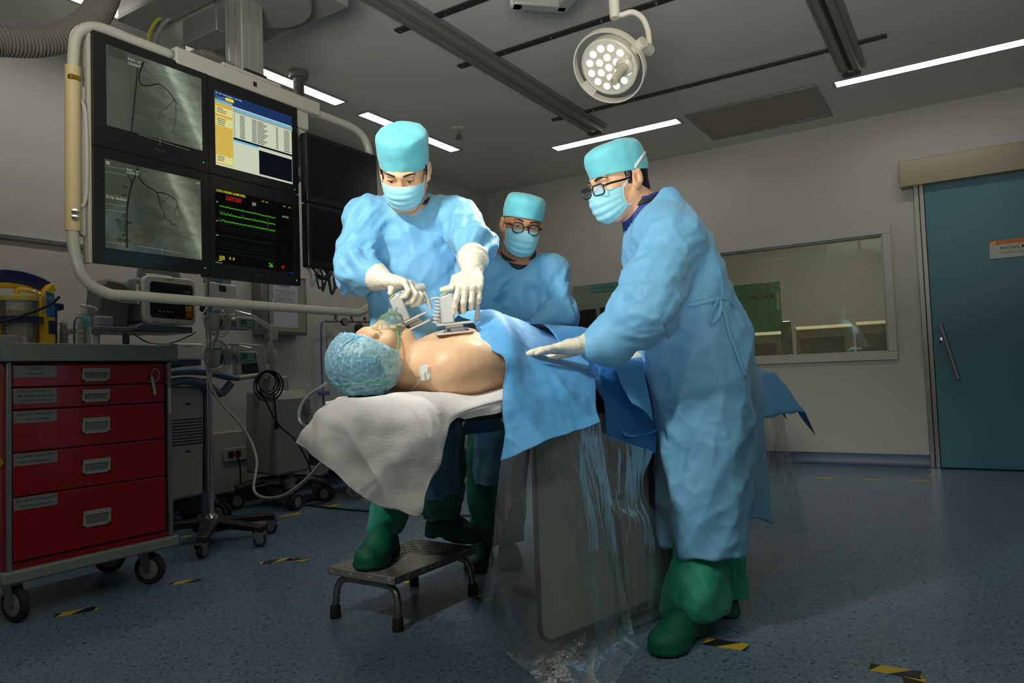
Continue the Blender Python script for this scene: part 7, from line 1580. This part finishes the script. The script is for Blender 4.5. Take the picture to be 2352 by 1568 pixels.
tag(MB().tube(curve_pts([at(968,697,2.38),at(985,690,2.37),at(1002,684,2.36),at(1012,686,2.35)],6),.0042,8).build('paddle_cord',M_pplate,smooth=180),'straight pale cord between the two paddles','cord')
# ---------------------------------------------------------------- steel step stool
M_tread=mat('tread_plate',rgb(150,148,138),.35,.55,bump=.2,bscale=60,bkind='voronoi')
sx0,sx1,sy0,sy1,sz=-1.99,-1.672,1.832,2.312,.185
so_=thing('step_stool','steel step stool with a chequer-plate top under the surgeon with the paddles','step stool',((sx0+sx1)/2,(sy0+sy1)/2,0))
MB().box((sx0,sy0,sz-.028),(sx1,sy1,sz-.0005)).build('tread_top',M_tread,so_,bevel=.003)
bars=MB(); rg=random.Random(2)
def bar(c,dirv,nrm,l=.011,w=.0022,h=.0012):
    c=Vector(c);d=Vector(dirv).normalized()*l; s=Vector(nrm).cross(d).normalized()*w; bars.prism([c-d,c+s*.9,c+d,c-s*.9],0,Vector(nrm)*h)
nx,ny=9,15
for i in range(nx):
    for j in range(ny):
        x=sx0+.02+(sx1-sx0-.04)*i/(nx-1); y=sy0+.02+(sy1-sy0-.04)*j/(ny-1); s=1 if (i+j)%2 else -1
        for k in (-1,0,1): bar((x+k*.0045,y-s*k*.0045,sz-.0006),(1,s,0),(0,0,1))
for j in range(11):
    y=sy0+.022+(sy1-sy0-.044)*j/10
    for k in (-1,0,1): bar((sx1-.0004,y+k*.006,sz-.014),(0,.8,1 if j%2 else -1),(1,0,0),.008)
for i in range(7):
    x=sx0+.022+(sx1-sx0-.044)*i/6
    for k in (-1,0,1): bar((x+k*.006,sy0+.0004,sz-.014),(.8,0,1 if i%2 else -1),(0,-1,0),.008)
tr_=bars.build('chequer_pattern',mat('tread_bars',rgb(176,174,164),.3,.6),so_,smooth=0); tr_['kind']='stuff'
for y,s in ((sy0+.035,-1),(sy1-.035,1)):
    for x,q in ((sx0+.01,-1),(sx1-.01,1)):
        l=MB().tube(curve_pts([(x-q*.11,y,sz-.042),(x-q*.055,y,sz-.044),(x-q*.02,y+s*.002,sz-.056),(x-q*.004,y+s*.006,sz-.09),(x,y+s*.012,.02)],6),.0125,14).build('leg',M_steel,so_,smooth=180)
        MB().lathe([(.019,0),(.02,.004),(.0185,.04),(.0165,.045)],(x,y+s*.012,0),n=18).build('rubber_foot',M_rubber,l)
    MB().tube([(sx0+.11,y,sz-.042),(sx1-.11,y,sz-.042)],.0125,12).build('cross_tube',M_steel,so_)
# ---------------------------------------------------------------- things by the far wall
y=YF-.02
gbd=thing('writing_board','pale green glass board with a label strip on the far wall behind the bending person','glass panel',(-2.9,y,1.5))
a_=ony(1317,658,y); b_=ony(1440,725,y)
MB().box((a_[0],y-.012,b_[2]),(b_[0]+.15,y,a_[2])).build('glass_sheet',mat('glass_pale',rgb(126,142,126),.2),gbd,bevel=.002)
c_=ony(1358,655,y); d_=ony(1400,668,y); MB().box((c_[0],y-.018,d_[2]),(d_[0]+.12,y-.0122,c_[2])).build('label_strip',mat('strip_teal',rgb(74,136,126),.4),gbd,smooth=0)
strokes(gbd,(c_[0]+.05,y-.0182,(c_[2]+d_[2])/2),.2,.022,(0,-1,0),(0,0,1),M_ink,2)
dkm=thing('computer_monitor','switched-off black computer monitor on a desk between the assistant and the bending person','monitor',(-2.9,6.0,1.1))
y=6.02; a_=ony(1278,716,y); b_=ony(1370,786,y)
MB().box((a_[0],y,b_[2]-.05),(b_[0],y+.03,a_[2])).build('housing',M_bez,dkm,bevel=.008); MB().box((a_[0]+.01,y-.002,b_[2]-.03),(b_[0]-.012,y-.0002,a_[2]-.014)).build('screen',MATS['dark_screen'],dkm,smooth=0)
c_=ony(1372,714,y); MB().box((c_[0],y+.05,b_[2]-.05),(c_[0]+.3,y+.08,a_[2]+.01)).build('second_screen',M_bez,dkm,bevel=.008)
MB().box(((a_[0]+b_[0])/2-.03,y+.03,.76),((a_[0]+b_[0])/2+.03,y+.06,b_[2]+.05)).build('stand',M_black,dkm,bevel=.004); MB().box(((a_[0]+b_[0])/2-.12,y-.08,.75),((a_[0]+b_[0])/2+.12,y+.12,.765)).build('stand_foot',M_black,dkm,bevel=.004)
MB().box((c_[0]+.1,y+.06,.76),(c_[0]+.16,y+.08,b_[2])).build('second_stand',M_black,dkm,bevel=.004)
dsk=thing('computer_desk','grey desk below the black computer monitor by the far wall','desk',(-2.8,6.1,0))
MB().box((-3.5,5.75,.72),(-2.0,6.5,.75)).build('desk_top',M_grey,dsk,bevel=.004)
for x in (-3.45,-2.05):
    for yy in (5.8,6.45): MB().box((x-.02,yy-.02,0),(x+.02,yy+.02,.72)).build('leg',M_grey,dsk,bevel=.003)

meshify()
# ================================================================ camera, light, world
cd=bpy.data.cameras.new('camera'); cam=bpy.data.objects.new('camera',cd); COL.objects.link(cam); cd.sensor_width=36; cd.lens=F_PX/2352*36; cd.clip_start=.05; cd.clip_end=60
R=Matrix(((_rt[0],_up[0],-_fw[0]),(_rt[1],_up[1],-_fw[1]),(_rt[2],_up[2],-_fw[2]))); cam.matrix_world=Matrix.Translation((0,0,CAM_H))@R.to_4x4(); SC.camera=cam
def spot(name,loc,tgt,power,deg,blend=.5,size=.15,col=(1,1,1)):
    l=bpy.data.lights.new(name,'SPOT'); l.energy=power; l.spot_size=math.radians(deg); l.spot_blend=blend; l.shadow_soft_size=size; l.color=col
    o=bpy.data.objects.new(name,l); COL.objects.link(o); o.location=loc; o.rotation_euler=(Vector(tgt)-Vector(loc)).to_track_quat('-Z','Y').to_euler(); return o
def area(name,loc,tgt,power,sx,sy,col=(1,1,1),spread=180):
    l=bpy.data.lights.new(name,'AREA'); l.energy=power; l.shape='RECTANGLE'; l.size=sx; l.size_y=sy; l.color=col; l.spread=math.radians(spread)
    o=bpy.data.objects.new(name,l); COL.objects.link(o); o.location=loc; o.rotation_euler=(Vector(tgt)-Vector(loc)).to_track_quat('-Z','Y').to_euler(); return o
spot('surgical_lamp_beam',(-1.27,2.72,2.10),(-1.47,1.90,1.0),140,26,.4,.06,(1,.93,.82))
spot('added_key_spot',(-1.6,.0,2.5),(-1.50,2.2,1.08),240,48,.9,.12,(1,.98,.94))  # unseen key spot added to light the group from the upper left
area('added_ceiling_bounce',(.35,-1.1,.7),(-.7,1.6,4.2),80,1.2,.8,(1,.985,.93),100)  # unseen upward fill added behind the camera to brighten ceiling and walls

wd=bpy.data.worlds.new('world'); SC.world=wd; wd.use_nodes=True; wd.node_tree.nodes['Background'].inputs[0].default_value=(.6,.65,.7,1); wd.node_tree.nodes['Background'].inputs[1].default_value=.02
SC.view_settings.view_transform='Standard'; SC.view_settings.look='None'; SC.view_settings.gamma=1; SC.view_settings.exposure=EXPOSURE; SC.view_settings.use_curve_mapping=False
SC.cycles.use_denoising=True; SC.cycles.max_bounces=8; SC.cycles.transparent_max_bounces=16; SC.cycles.caustics_reflective=False; SC.cycles.caustics_refractive=False; SC.cycles.sample_clamp_indirect=3.0
